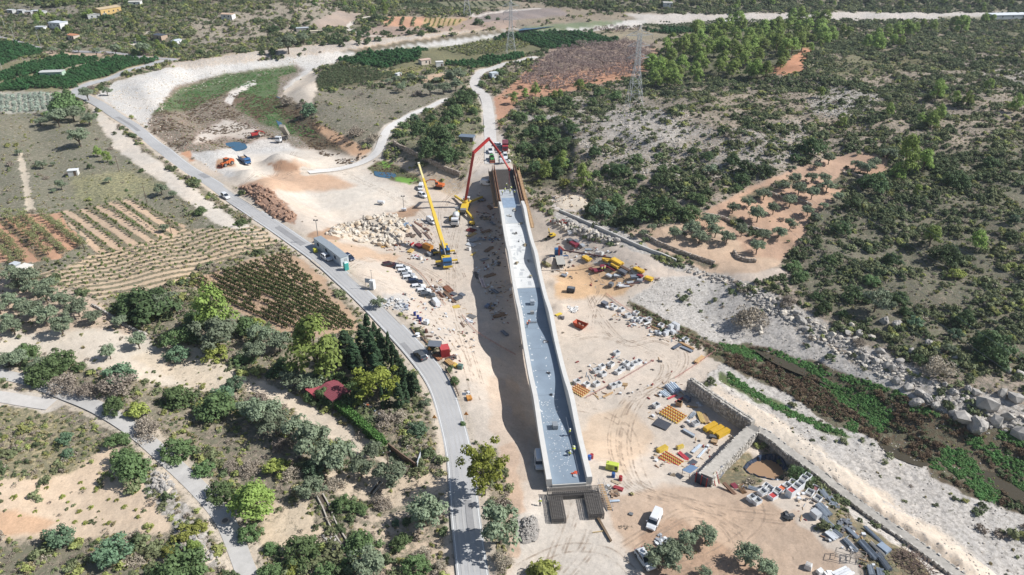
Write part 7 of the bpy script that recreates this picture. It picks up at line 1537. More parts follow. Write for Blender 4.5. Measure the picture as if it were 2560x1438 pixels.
ITEMS = [
 # steel tube bundles by the river wall
 ('tube_bundle','bundle',lambda: tubes(9,4,3.2,.06,SLV),2060,1240,(10,9),'bundle of scaffold tubes nearest the crates by river wall'),('tube_bundle','bundle',lambda: tubes(9,4,3.0,.06,SLV),2082,1260,(10,9),'bundle of scaffold tubes right of the crate-side bundle'),('tube_bundle','bundle',lambda: tubes(12,4,3.2,.06,SLV),2058,1278,(10,9),'wide scaffold tube bundle behind the pale box'),('tube_bundle','bundle',lambda: tubes(8,3,2.8,.06,(160,170,182)),2052,1290,(10,9),'scaffold tube bundle touching the pale box'),
 ('tube_bundle','bundle',lambda: tubes(7,3,2.6,.06,SLV),2068,1308,(10,9),'short tube bundle below the pale box'),('tube_bundle','bundle',lambda: tubes(6,2,2.0,.06,DGR),2054,1320,(10,9),'small dark tube bundle on grass below the pale box'),('scaffold_planks','stack',lambda: planks(6,4,1.8,.24,.08,(206,210,214)),2080,1340,(10,8),'pale metal planks stack in the tube yard'),('tube_bundle','bundle',lambda: tubes(7,3,1.8,.06,(150,160,170)),2093,1337,(10,8),'tube bundle beside the pale metal planks'),
 ('tube_bundle','bundle',lambda: tubes(7,3,2.6,.06,SLV),2130,1336,(10,9),'tube bundle in weeds right of metal planks'),('tube_bundle','bundle',lambda: tubes(7,3,3.2,.06,SLV),2126,1366,(10,10),'tube bundle behind the pipe frames'),('tube_bundle','bundle',lambda: tubes(5,3,4.4,.06,(160,172,186)),2182,1340,(10,8),'long thin tube bundle lying in the weeds'),('tube_bundle','bundle',lambda: tubes(9,4,4.2,.06,(146,158,172)),2170,1378,(10,11),'thick long tube bundle right of pipe frames'),
 ('tube_bundle','bundle',lambda: tubes(6,3,3.4,.06,(204,200,192)),2192,1376,(10,10),'pale tube bundle next to the blue-grey pack'),('panel_pack','stack',lambda: flat_panel(1.8,1.3,(150,166,184),.1,6),2208,1375,(10,8),'blue-grey panel pack by the brush heap'),('tube_bundle','bundle',lambda: tubes(9,3,3.6,.06,(130,138,148)),2208,1408,(10,14),'dark tube bundle beside the brush heap'),('tube_bundle','bundle',lambda: tubes(8,4,2.2,.06,SLV),2176,1430,(3,12),'tube bundle at the bottom edge below pipe frames'),('tube_bundle','bundle',lambda: tubes(9,3,2.0,.06,(150,160,172)),2200,1436,(2,12),'tube bundle at the bottom edge near brush heap'),
 ('pale_box','box',lambda: MB().m(M((226,228,230))).box(0,0,.6,1.5,1.2,1.1).m(M((190,192,194))).box(0,0,1.17,1.55,1.25,.06),2037,1292,(10,8),'pale steel box beside the scaffold tubes'),('tarpaulin_heap','heap',lambda: heap(26,1.3,[(96,100,108),(130,134,140)],.2,.7),2115,1312,(10,5),'dark net heap lying in the weeds by tubes'),('site_mixer','mixer',lambda: heap(12,.8,[(62,64,68),(90,92,96)],.3,.7),1970,1290,(10,3),'small dark machine on bare earth below the crates'),('bulk_bag','bag',lambda: bag(1.1),2020,1420,(10,4),'white bulk bag at the bottom edge near olives'),('white_sheeting','sheet',lambda: heap(8,.8,[(240,238,232)],.4,.9),2060,1434,(10,4),'crumpled white sheet at the bottom edge'),('white_boards','panels',lambda: planks(4,1,3.0,.4,.1,(232,234,236)),2108,1434,(14,-8),'white long panels at the bottom edge'),
 # forms yard
 ('pipe_stack','pipes',lambda: tubes(7,2,3.6,.2,(206,220,234),.08,.0),1682,974,(9,9),'stack of thick pale blue pipes above the forms yard'),('pipe_stack','pipes',lambda: tubes(5,1,2.4,.18,(214,226,236),.08,.0),1662,986,(9,7),'smaller row of pale blue pipes left of the pipe stack'),('form_panel','formwork',lambda: panel_form(5.0,3.6,YLW,(206,96,50)),1682,1038,(18,10),'yellow form panel with orange bars in upper forms yard'),('plywood_sheet','panel',lambda: flat_panel(3.2,2.6,(74,76,84)),1655,1062,(12,5),'large black plywood panel lying on the ground'),('wooden_box','box',lambda: MB().m(M((176,144,108))).box(0,0,.6,1.3,1.1,1.1,taper=.92).m(M((140,112,84))).box(0,0,1.1,1.1,.9,.1),1697,1014,(10,3),'brown wooden box between pipes and yellow form'),
 ('red_beams','beams',lambda: planks(2,1,2.6,.2,.2,(206,66,74)),1680,994,(14,-6),'pair of red beams under the pale pipes'),('red_beams','beams',lambda: planks(2,1,3.0,.2,.2,(206,66,74)),1700,1000,(14,-8),'pair of red beams beside the grey box'),('grey_box','box',lambda: flat_panel(1.6,1.0,(110,118,130),.2,4),1717,1002,(10,7),'dark grey pack at the top of the forms yard'),('tube_bundle','bundle',lambda: tubes(8,2,2.6,.06,SLV,.2),1731,1040,(8,-9),'loose steel tubes right of the yellow form'),('timber_stack','timber',lambda: planks(4,3,3.4,.24,.1,(200,166,90)),1752,1046,(5,12),'yellowish plank stack against the dark wall'),('timber_stack','timber',lambda: planks(4,3,3.0,.24,.1,TMB),1764,1049,(5,12),'brown plank stack against the dark wall'),('timber_heap','timber',lambda: planks(3,1,2.2,.16,.1,TMB,.2),1729,1018,(14,2),'loose timbers near the dark retaining wall'),
 ('yellow_form_box','formwork',lambda: MB().m(M((246,196,36),.5,0,.05)).box(0,0,.55,3.4,1.1,.9).m(M((222,170,30),.5)).box(0,0,1.02,3.3,1.0,.06),1775,1072,(13,-7),'bright yellow form box, left one of three by dam wall'),('yellow_form_box','formwork',lambda: MB().m(M((246,196,36),.5,0,.05)).box(0,0,.55,3.4,1.1,.9).m(M((222,170,30),.5)).box(0,0,1.02,3.3,1.0,.06),1791,1080,(13,-7),'bright yellow form box, middle one of three by dam wall'),('yellow_form_box','formwork',lambda: MB().m(M((246,196,36),.5,0,.05)).box(0,0,.55,3.4,1.1,.9).m(M((222,170,30),.5)).box(0,0,1.02,3.3,1.0,.06),1806,1088,(13,-7),'bright yellow form box, right one of three by dam wall'),
 ('steel_beams','beams',lambda: planks(3,2,2.8,.2,.2,SLV),1722,1085,(12,7),'grey steel beams left of the yellow form boxes'),('yellow_box_form','formwork',lambda: MB().m(M((240,206,70),.5)).box(0,0,.5,2.4,1.0,.9).m(M((214,176,50),.5)).box(0,0,.98,2.3,.9,.05),1655,1128,(13,-5),'pale yellow form box left of the red-yellow form'),('yellow_box_form','formwork',lambda: MB().m(M((240,214,100),.5)).box(0,0,.4,1.5,.6,.7).m(M((214,176,50),.5)).box(0,0,.78,1.4,.5,.05),1700,1121,(13,-5),'small yellow form box above the red-yellow form'),('form_panel','formwork',lambda: panel_form(4.2,3.2,(232,184,60),(206,62,62),9,4),1676,1153,(18,8),'yellow form panel with red bars in lower forms yard'),('red_beams','beams',lambda: planks(3,1,2.6,.26,.2,(204,54,66)),1708,1142,(12,9),'red beams right of the red-barred form'),('pale_beams','beams',lambda: planks(3,1,3.2,.2,.16,(206,218,230)),1742,1122,(13,-12),'pale blue beams leaning across the lower yard'),('pale_beams','beams',lambda: planks(2,1,3.6,.2,.16,(206,218,230)),1755,1134,(12,-14),'pale blue beams nearest the dam wall'),
 ('plywood_sheet','panel',lambda: flat_panel(1.6,1.0,(84,88,98)),1720,1140,(10,6),'small dark panel touching the red beams'),('plywood_sheet','panel',lambda: flat_panel(2.0,1.2,(84,88,98)),1731,1159,(12,-6),'dark panel near the foot of dam wall'),('pallet_stack','pallets',lambda: planks(6,4,1.2,.16,.1,TMB),1785,1106,(10,3),'small pallet stack below the yellow form boxes'),('steel_cage','cage',lambda: planks(8,5,1.4,.1,.1,DGR),1782,1095,(14,3),'dark slatted cage in front of the yellow form boxes'),('concrete_trough','trough',lambda: heap(8,.5,[(96,96,98),(150,130,104)],.3,.6),1679,1188,(6,3),'small dark trough left of the blue shelter'),
 ('steel_beams','beams',lambda: planks(3,2,4.2,.2,.16,BRN),1826,1228,(12,8),'long brown steel beams right of the dam wall'),('maroon_formwork','panel',lambda: flat_panel(1.4,1.0,MAR,.1,2),1836,1217,(10,6),'maroon panel above the brown steel beams'),('bar_bundle','bundle',lambda: tubes(10,1,2.6,.05,(150,110,70),.12),1858,1230,(10,9),'row of rusty bars beside the crates'),('tube_bundle','bundle',lambda: tubes(8,2,2.2,.06,SLV),1884,1224,(12,2),'grey tube bundle behind the left crates'),
 # near the bridge end
 ('timber_heap','timber',lambda: planks(5,1,1.4,.12,.08,(206,184,150),.2),1540,1207,(12,5),'pale timber offcuts beside the red drum'),('red_beams','beams',lambda: planks(3,2,1.7,.22,.16,(176,52,58)),1545,1223,(12,4),'dark red beam stack beside the bridge end'),('waste_heap','heap',lambda: heap(22,.9,[(226,226,224),(190,186,180),(150,140,128)],.15,.5),1517,1222,(10,3),'white rubbish heap beside the scaffold stairs'),('waste_heap','heap',lambda: heap(24,.8,[(150,116,90),(180,150,120),(110,94,82)],.15,.5),1536,1236,(10,3),'brown scrap heap beside the scaffold stairs'),('pale_beams','beams',lambda: planks(2,1,1.9,.2,.16,(196,212,228)),1536,1254,(14,-1),'pale blue beam by the bridge end'),('steel_plate','plate',lambda: flat_panel(.7,.6,(120,122,124)),1577,1286,(10,3),'small square grey plate on bare gravel'),('timber_beam','timber',lambda: planks(2,2,5.2,.18,.15,(124,100,74)),1512,1328,(8,14),'long dark timber beam on the gravel platform'),('timber_beam','timber',lambda: planks(1,1,1.9,.14,.1,(206,176,120)),1494,1331,(14,-2),'short pale timber beside the long beam'),('steel_plate','plate',lambda: heap(30,1.2,[(226,228,230),(190,194,198),(160,164,170)],.2,.6),1655,1352,(10,4),'grey scrap pile among the near olives'),
 # right of bridge, middle
 ('form_panel','formwork',lambda: panel_form(3.8,3.0,(236,190,110),(206,104,60),7,4),1450,978,(16,9),'pale yellow form panel beside the bridge'),('timber_stack','timber',lambda: planks(3,1,3.0,.16,.1,(200,160,110),.15),1520,988,(14,-7),'loose timbers below the crates right of bridge'),('pallet_stack','pallets',lambda: planks(5,2,1.2,.18,.1,TMB),1562,963,(10,1),'small pallet right of the lower crates'),('timber_stack','timber',lambda: planks(4,4,3.4,.22,.12,(222,178,120)),1748,902,(14,-12),'tan timber stack at the mesh fence corner'),('steel_beams','beams',lambda: planks(3,1,3.4,.28,.2,(86,94,108)),1692,867,(14,-9),'dark steel beams on the open ground'),('steel_beams','beams',lambda: planks(3,2,3.0,.24,.14,(130,140,154)),1717,875,(13,6),'grey steel planks beside the dark beams'),('timber_stack','timber',lambda: planks(3,2,4.0,.22,.14,(190,148,100)),1716,866,(14,7),'brown timber stack above the grey planks'),
 ('site_pump','pump',lambda: heap(14,1.0,[(120,124,130),(200,204,208),(90,94,98)],.3,.9),1646,834,(10,4),'grey machine beside the white stack'),('liner_roll','roll',lambda: tubes(2,1,2.4,.3,(238,238,236),.05,0),1617,812,(13,-5),'white rolled liner by the mesh fence'),('timber_stack','timber',lambda: planks(4,1,3.2,.14,.1,(176,136,96)),1641,822,(14,7),'thin brown timbers beside the white roll'),('dark_box','box',lambda: MB().m(M((86,90,104))).box(0,0,.6,1.6,1.3,1.1).m(M((120,124,134))).box(0,0,1.17,1.65,1.35,.06),1511,765,(10,5),'dark grey box at the upper end of mesh fence'),('yellow_plate','plate',lambda: flat_panel(1.9,.9,(240,206,60)),1397,787,(10,-5),'yellow plate lying by the bridge'),('dark_box','box',lambda: heap(12,.8,[(90,84,86),(120,112,110)],.3,.7),1403,795,(10,2),'dark bucket pile beside the yellow plate'),('compressor','machine',lambda: MB().m(M((70,76,84))).box(0,0,.8,2.2,1.4,1.1).m(M((110,116,124))).box(0,0,1.4,1.8,1.2,.2).m(TYRE).box(.7,.75,.3,.5,.15,.6).box(-.7,.75,.3,.5,.15,.6).box(.7,-.75,.3,.5,.15,.6).box(-.7,-.75,.3,.5,.15,.6),1427,730,(10,1),'dark compressor on wheels on the ramp'),('rubble_heap','heap',lambda: heap(40,1.6,[(236,234,230),(214,208,200)],.2,.7),1432,774,(10,2),'white rubble heap on the ramp'),('tarp','sheet',lambda: heap(10,.7,[(150,164,180)],.3,.7),1541,884,(10,1),'grey-blue sheet on the turning ground'),
 # upper right storage
 ('maroon_forms','formwork',lambda: flat_panel(3.0,1.8,MAR,.16,5),1436,614,(10,7),'maroon form stack at the upper end of the yard'),('grey_pack','stack',lambda: flat_panel(1.8,1.4,DGR,.14,5),1425,604,(10,6),'dark grey pack beside the maroon form stack'),('grey_pack','stack',lambda: flat_panel(1.6,1.2,(120,124,134),.14,4),1441,606,(10,6),'grey pack above the maroon form stack'),('grey_pack','stack',lambda: flat_panel(1.6,1.2,(176,180,186),.12,4),1456,616,(10,6),'pale grey pack right of the maroon stack'),('tube_bundle','bundle',lambda: tubes(8,3,2.4,.06,SLV),1471,626,(10,-4),'tube bundle in the upper storage yard'),('bulk_bag','bag',lambda: bag(1.3),1493,637,(10,-3),'white bag beside the crane arm'),('bulk_bag','bag',lambda: bag(1.2),1504,637,(10,4),'second white bag beside the crane arm'),
 ('yellow_beams','beams',lambda: planks(6,4,3.0,.25,.15,YLW),1467,649,(12,6),'yellow beam stack under the crane arm'),('yellow_beams','beams',lambda: planks(6,4,2.4,.25,.15,YLW),1517,653,(12,5),'yellow beam stack at the crane arm tip'),('yellow_beams','beams',lambda: planks(6,5,4.0,.25,.15,(244,190,40)),1542,658,(12,6),'largest yellow beam stack in the storage yard'),('yellow_beams','beams',lambda: planks(6,4,3.0,.25,.15,YLW),1540,667,(12,6),'yellow beam stack in front of the largest one'),('yellow_beams','beams',lambda: planks(5,4,3.2,.25,.15,YLW),1597,678,(12,6),'yellow beam stack near the yard edge'),('yellow_beams','beams',lambda: planks(5,5,2.2,.25,.15,(246,196,50)),1622,700,(12,7),'yellow beam stack at the yard corner'),
 ('brown_beams','beams',lambda: planks(4,2,4.2,.24,.16,(110,84,66)),1562,673,(13,7),'dark brown beams beside the yellow stacks'),('maroon_forms','formwork',lambda: flat_panel(3.0,2.0,MAR,.16,2),1497,677,(12,-5),'maroon form panels at the yard centre'),('maroon_forms','formwork',lambda: flat_panel(2.4,1.6,(150,48,66),.16,3),1511,669,(12,-5),'maroon form stack behind the yard worker'),('maroon_forms','formwork',lambda: flat_panel(2.8,1.6,(136,42,58),.16,2),1531,672,(12,6),'maroon panels right of the yard worker'),('maroon_forms','formwork',lambda: flat_panel(1.6,1.2,MAR,.16,3),1600,692,(10,6),'maroon stack near the yard corner'),('grey_pack','stack',lambda: flat_panel(2.6,1.4,(106,108,116),.14,5),1557,683,(12,5),'dark grey pack below the brown beams'),('grey_pack','stack',lambda: flat_panel(2.0,1.2,(196,200,204),.12,4),1543,692,(12,-3),'pale pack left of the dark grey pack'),('grey_pack','stack',lambda: flat_panel(2.0,1.2,(200,204,208),.12,4),1523,692,(12,4),'pale pack below the maroon panels'),('grey_pack','stack',lambda: flat_panel(2.2,1.4,(130,138,150),.14,4),1586,695,(12,-4),'blue-grey pack at the yard corner'),('grey_pack','stack',lambda: flat_panel(1.5,1.2,(150,156,164),.14,4),1599,704,(12,2),'small grey pack at the yard corner'),('tube_bundle','bundle',lambda: tubes(8,3,2.2,.06,(200,204,208)),1576,708,(10,-5),'pale tube bundle near the barrier tape'),('grey_pack','stack',lambda: flat_panel(1.2,1.2,(120,124,130),.16,6),1527,716,(10,2),'square dark pack at the lower yard edge'),('grey_pack','stack',lambda: flat_panel(1.6,1.0,(140,146,156),.14,3),1410,691,(10,3),'grey pack beside the flatbed truck'),('khaki_forms','formwork',lambda: planks(4,3,3.0,.28,.18,(150,140,90)),1366,663,(12,8),'khaki beams beside the bridge girder'),('white_pallets','pallets',lambda: planks(6,2,3.2,.22,.14,(232,232,232)),1560,716,(14,-4),'white pipes at the lower yard edge'),
 ('red_formwork','frame',lambda: panel_form(2.4,2.0,(190,70,60),(176,60,54),6,3),1386,555,(12,3),'red steel frame among the white boulders'),('red_formwork','frame',lambda: panel_form(2.6,2.2,(190,70,60),(176,60,54),6,3),1411,556,(12,3),'right red steel frame among the white boulders'),('maroon_forms','formwork',lambda: flat_panel(1.8,1.2,(132,60,60),.14,3),1480,676,(10,4),'small maroon pack left of the yard worker'),
 # left yard
 ('yellow_beams','beams',lambda: planks(2,1,3.4,.24,.2,(226,180,70)),986,578,(-6,12),'yellow beam lying on the boulder heap'),('yellow_beams','beams',lambda: planks(2,1,3.4,.24,.2,(226,180,70)),1005,582,(-7,12),'second yellow beam on the boulder heap'),('red_beams','beams',lambda: planks(2,2,2.2,.24,.16,(214,60,60)),1030,612,(8,-7),'bright red beams in the left yard'),('yellow_form_box','formwork',lambda: MB().m(M((226,150,50),.5)).box(0,0,.8,3.4,1.6,1.5).m(M((190,120,40),.5)).box(0,0,1.57,3.3,1.5,.06),1070,623,(14,6),'big orange-yellow form box in the left yard'),('timber_stack','timber',lambda: planks(7,2,2.6,.2,.14,(214,174,90)),1028,628,(9,-8),'yellow timber stack below the red beams'),('maroon_forms','formwork',lambda: flat_panel(3.0,1.8,(140,46,54),.16,3),1048,617,(12,8),'maroon forms left of the orange form box'),('brown_beams','beams',lambda: planks(4,2,3.2,.2,.14,(120,76,60)),986,612,(12,9),'dark brown beams below the boulder heap'),('timber_stack','timber',lambda: planks(5,1,3.4,.2,.12,(206,160,90)),965,616,(14,-4),'tan planks below the boulder heap'),
 ('rail_bundle','beams',lambda: planks(5,1,8.0,.2,.16,(110,92,84),.2),1042,578,(12,14),'long dark rails right of the boulder heap'),('rail_bundle','beams',lambda: planks(4,1,6.0,.2,.16,(130,104,90),.2),1070,592,(12,14),'long rails between van and crane'),('tarp','sheet',lambda: heap(16,1.4,[(120,146,176),(150,170,190)],.3,.9),1017,563,(10,3),'blue tarpaulin heap beside the boulders'),('rail_bundle','beams',lambda: planks(3,1,5.0,.2,.14,(140,96,76),.2),1046,562,(14,9),'rusty rails above the long dark rails'),('grey_pack','stack',lambda: flat_panel(1.8,1.4,(90,96,106),.2,5),1086,634,(10,7),'dark pack beside the mobile crane'),('grey_pack','stack',lambda: flat_panel(1.6,1.2,(150,154,160),.2,4),1075,639,(10,7),'grey pack left of the mobile crane'),('waste_heap','heap',lambda: heap(22,1.4,[(236,236,236),(200,60,60),(210,210,214)],.2,.7),1038,643,(10,3),'red and white debris in the left yard'),('bulk_bag','bag',lambda: bag(1.1),1051,648,(10,3),'white bag left of the mobile crane'),('brown_beams','beams',lambda: planks(5,2,2.6,.2,.14,(116,88,76)),1066,575,(14,8),'dark planks behind the crane boom'),('waste_heap','heap',lambda: heap(30,1.6,[(120,100,86),(160,140,120),(90,84,80)],.2,.8),1026,590,(10,3),'dark scrap heap right of the boulders'),
 ('maroon_forms','formwork',lambda: panel_form(3.0,2.2,(150,56,60),(120,46,50),7,3),1178,577,(12,3),'maroon slatted form in the bridge shadow edge'),('timber_stack','timber',lambda: planks(5,2,3.2,.2,.12,(206,170,100)),1180,588,(13,-7),'yellow planks beside the maroon slatted form'),('grey_pack','stack',lambda: planks(8,3,3.4,.24,.12,(160,164,168)),1184,602,(13,-4),'grey metal planks left of the bridge'),('grey_pack','stack',lambda: planks(8,2,3.0,.24,.12,(214,216,218)),1178,613,(13,4),'white metal planks left of the bridge'),('bulk_bag','bag',lambda: bag(1.2),1172,625,(10,3),'white bag below the metal planks'),('timber_stack','timber',lambda: planks(4,1,2.4,.16,.12,(226,190,90),.2),1183,636,(10,-8),'yellow timbers left of the bridge'),('mini_dumper','machine',lambda: MB().m(YEL).box(0,0,.8,1.6,1.1,.7).box(.5,0,1.3,.5,.9,.4).m(TYRE).box(.5,.6,.35,.6,.2,.7).box(-.5,.6,.35,.6,.2,.7).box(.5,-.6,.35,.6,.2,.7).box(-.5,-.6,.35,.6,.2,.7),1180,563,(10,2),'small yellow machine at the bridge shadow edge'),('pipe_stack','pipes',lambda: tubes(4,1,6.0,.14,(232,206,200),.1,0),1206,708,(5,14),'pale pink pipes at the shadow edge'),('pipe_stack','pipes',lambda: tubes(6,1,5.0,.09,(92,84,84),.2,.2),1190,688,(4,14),'dark tubes beside the pale pink pipes'),
 ('rusty_beams','beams',lambda: planks(8,2,3.4,.2,.14,(150,92,62)),1120,724,(10,9),'rusty beam stack right of the parked row'),('plywood_sheet','panel',lambda: flat_panel(2.4,1.6,(84,88,96),.12,2),1145,747,(12,-5),'large dark panel right of the rusty beams'),('plywood_sheet','panel',lambda: flat_panel(1.8,1.4,(96,98,106),.12,2),1134,736,(12,5),'dark panel beside the rusty beams'),('plywood_sheet','panel',lambda: flat_panel(1.8,1.2,(104,110,120),.12,2),1155,738,(12,6),'dark panel farthest right of the rusty beams'),('pipe_stack','pipes',lambda: tubes(5,1,4.4,.1,(140,92,66),.1,.2),1102,738,(10,11),'rusty pipes beside the parked row'),('timber_stack','timber',lambda: planks(4,2,6.0,.2,.14,(132,100,76),.1),1124,745,(11,11),'long dark timbers beside the parked row'),('yellow_sheet','sheet',lambda: planks(4,1,2.0,.34,.1,(222,186,70)),1140,768,(14,-2),'yellow boards below the dark panels'),('steel_plate','plate',lambda: flat_panel(2.4,1.5,(120,118,116)),1179,792,(12,5),'grey steel plate near the shadow edge'),('waste_heap','heap',lambda: heap(30,1.6,[(226,224,220),(176,150,130),(120,100,90)],.2,.7),1092,722,(10,4),'scrap and white debris beside the parked cars'),('rubble_heap','heap',lambda: heap(60,3.0,[(206,206,204),(180,180,180),(226,222,216)],.2,.8),980,760,(10,4),'grey concrete rubble beside the road'),('rubble_heap','heap',lambda: heap(30,1.8,[(196,200,206),(150,160,176)],.2,.6),1005,770,(10,4),'bluish rubble and sheet heap beside the road'),
 ('water_cube','tank',lambda: MB().m(M((232,236,238),.4)).box(0,0,.75,1.1,1.1,1.0).m(GREY).box(0,0,.15,1.2,1.2,.2).m(DARK).box(0,0,1.28,.3,.3,.06),1066,811,(10,4),'white cube tank right of the blue drums'),('timber_stack','timber',lambda: planks(2,1,3.2,.18,.12,(140,110,84)),1032,826,(8,12),'dark timber lying above the red container'),('timber_stack','timber',lambda: planks(2,1,3.6,.18,.12,(150,110,80)),1062,852,(10,10),'long dark timber left of the red container'),('pipe_stack','pipes',lambda: tubes(1,1,1.2,.35,(140,96,80),.0,.1),1066,831,(3,9),'rusty brown pipe section beside the cube tank'),('timber_stack','timber',lambda: planks(3,1,1.6,.16,.12,(120,90,70)),1073,842,(14,2),'short dark boards by the rusty pipe'),('cable_reel','reel',lambda: MB().m(CW).lathe([(.55,0),(.55,.08),(.25,.1),(.25,.6),(.55,.62),(.55,.7)],14),1044,840,(10,0),'white cable reel left of the rusty pipe'),('timber_stack','timber',lambda: planks(5,2,2.4,.2,.14,(176,110,70)),1094,895,(11,10),'rusty planks in front of the red container'),('timber_stack','timber',lambda: planks(6,3,2.2,.2,.14,(196,150,90)),1124,909,(11,9),'tan planks below the red container'),('yellow_beams','beams',lambda: planks(5,2,1.8,.2,.16,(226,190,80)),1138,915,(11,8),'yellow beams beside the green bin'),('green_bin','bin',lambda: MB().m(M((120,150,140))).box(0,0,.55,1.0,.8,1.0,taper=1.1).m(M((90,120,110))).box(0,0,1.08,1.1,.9,.08),1151,922,(10,4),'grey-green bin at the roadside planks'),('waste_heap','heap',lambda: heap(26,1.2,[(120,90,80),(150,110,90),(90,84,84)],.2,.6),1128,897,(10,3),'dark scrap beside the red container'),('pallet_stack','pallets',lambda: planks(6,4,1.3,.16,.12,(226,150,60)),1173,998,(4,10),'orange pallet stack on the road verge'),('pipe_stack','pipes',lambda: tubes(4,1,3.0,.09,(150,120,100),.1,.1),1156,813,(8,12),'brown pipes along the site edge'),('waste_heap','heap',lambda: heap(18,1.1,[(236,236,236),(200,206,214)],.2,.6),1172,803,(10,3),'white bags beside the steel plate'),('waste_heap','heap',lambda: heap(30,1.4,[(232,110,60),(226,226,226),(120,150,180),(176,176,170)],.2,.6),910,1024,(10,3),'colourful clutter with orange box behind the garden house'),('waste_heap','heap',lambda: heap(34,1.8,[(226,226,226),(120,140,160),(176,170,160)],.2,.7),935,1042,(10,4),'grey clutter in the garden below the house'),
]
for i, (x, y, c_) in enumerate([(1205,500,0),(1225,520,1),(1210,545,0),(1232,560,2),(1215,580,1),(1205,600,2),(1235,600,0),(1222,625,1),(1212,650,2),(1240,660,0),(1225,690,1),(1238,730,2),(1228,765,0),(1250,790,1),(1262,835,2)]):
    fn = (lambda: heap(26, 1.6, [(170,150,120),(110,100,92),(196,198,200),(120,140,170)], .2, .8), lambda: planks(6, 2, 3.2, .2, .14, (150,116,84), .15), lambda: tubes(8, 2, 3.0, .07, (150,156,164), .1))[c_]
    ITEMS.append((('scrap_heap', 'timber_stack', 'tube_bundle')[c_], ('heap', 'timber', 'bundle')[c_], fn, x, y, (10, random.choice((-7, -3, 4, 8))), ORD[i] + (' counted from far end: mixed site scrap', ' counted from far end: brown timbers', ' counted from far end: grey tubes')[c_] + ' in the bridge shadow'))
for nm_, cat, fn, x, y, d, lb in ITEMS:
    o = solo(fn(), nm_, cat, x, y, d); o['label'] = lb
for x, y, c_, lb in [(1533,1193,(48,98,168),'blue drum below the lime generator'),(1551,1201,(186,48,52),'red drum below the lime generator'),(1479,1146,(186,48,52),'red drum against the right girder'),(1473,1149,(48,98,190),'blue drum against the right girder'),(1037,789,(40,62,150),'uppermost blue drum of the roadside three'),(1045,797,(40,62,150),'middle blue drum of the roadside three'),(1051,803,(40,62,150),'lowest blue drum of the roadside three')]:
    o = solo(drum(c_), 'drum', 'drum', x, y, (10, 0)); o['label'] = lb; o.scale = (1.15,) * 3
r = thing('generator', 'lime green generator box right of the bridge end', 'generator', 1530, 1174, (14, 4)); MB().box(0, 0, .85, 2.3, 1.0, 1.35).build('housing', LIMEG, r, .05); MB().box(.75, -.51, .9, .5, .04, .7).build('control_panel', DARK, r); MB().box(0, 0, .1, 2.2, .9, .2).build('skid', DARK, r); MB().box(-.3, -.51, .9, .9, .03, .8).build('louvre', M((176,190,60)), r); MB().lathe([(.06, 1.5), (.06, 1.8)], 8, (-.8, 0, 0)).build('exhaust', DARK, r)
r = thing('waste_skip', 'rusty orange waste skip on the open ground', 'skip', 1451, 818, (14, 6)); mb = MB()
mb.add([(-1.2,-.8,.1),(1.2,-.8,.1),(1.2,.8,.1),(-1.2,.8,.1),(-1.9,-.95,1.3),(1.9,-.95,1.3),(1.9,.95,1.3),(-1.9,.95,1.3),(-1.1,-.72,.2),(1.1,-.72,.2),(1.1,.72,.2),(-1.1,.72,.2),(-1.8,-.87,1.28),(1.8,-.87,1.28),(1.8,.87,1.28),(-1.8,.87,1.28)], [(3,2,1,0),(0,1,5,4),(1,2,6,5),(2,3,7,6),(3,0,4,7),(8,9,10,11),(9,8,12,13),(10,9,13,14),(11,10,14,15),(8,11,15,12),(4,5,13,12),(5,6,14,13),(6,7,15,14),(7,4,12,15)]); mb.build('tub', M((206,82,44), .6, 0, .15), r)
mb = MB()
for x in (-.7, 0, .7): mb.box(x, -.92, .7, .1, .12, 1.1)
mb.build('rib', M((186,70,40), .6), r); heap(14, .8, [(150,110,90),(180,150,130)], .2, .5).build('waste', None, r).location = (0, 0, .5)
# shelter of blue sheet and the dam-end forms
r = thing('sheet_shelter', 'blue sheet roof on a frame at the dam wall end', 'shelter', 1722, 1192, (12, -4)); MB().box(0, 0, 2.0, 2.4, 1.9, .06, rx=-.3).build('roof_sheet', M((130,160,196), .4), r)
for x in (-1.1, 1.1):
    for s in (-.8, .8): MB().beam((x, s, 0), (x, s, 1.9), .07).build('post', RUST, r)
r = thing('end_form', 'dark form with red posts closing the dam wall end', 'formwork', 1752, 1212, (14, 6)); MB().box(0, 0, 1.1, 2.6, .15, 2.2).build('board', M((60,68,86), .6), r)
for x in (-1.1, 0, 1.1): MB().box(x, -.15, 1.2, .14, .14, 2.4).build('post', M((170,50,48)), r)
r = thing('leaning_form', 'pale ladder-like form panel with red rails leaning on dam wall', 'formwork', 1786, 1210, (10, -8)); MB().box(0, 0, 1.1, 1.9, .1, 2.6, rx=-.35).build('board', M((206,190,160)), r); mb = MB()
for k in range(9): mb.box(0, -.12 + (k * .28 - 1.1) * .34, 1.1 + (k * .28 - 1.1), 1.9, .1, .08)
mb.build('slat', M((226,220,206)), r)
for x in (-.7, .7): MB().box(x, -.2, 1.1, .12, .12, 2.6, rx=-.35).build('rail', M((190,56,56)), r)
o = solo(MB().m(M((110,118,136), .5)).box(0, 0, 1.2, 1.8, .12, 1.8, rx=-.3).m(GREY).beam((-.8, .1, 0), (-.8, .1, 1.6), .08).beam((.8, .1, 0), (.8, .1, 1.6), .08), 'grey_form', 'formwork', 1800, 1192, (10, -9)); o['label'] = 'blue-grey form panel standing on the dam wall side'
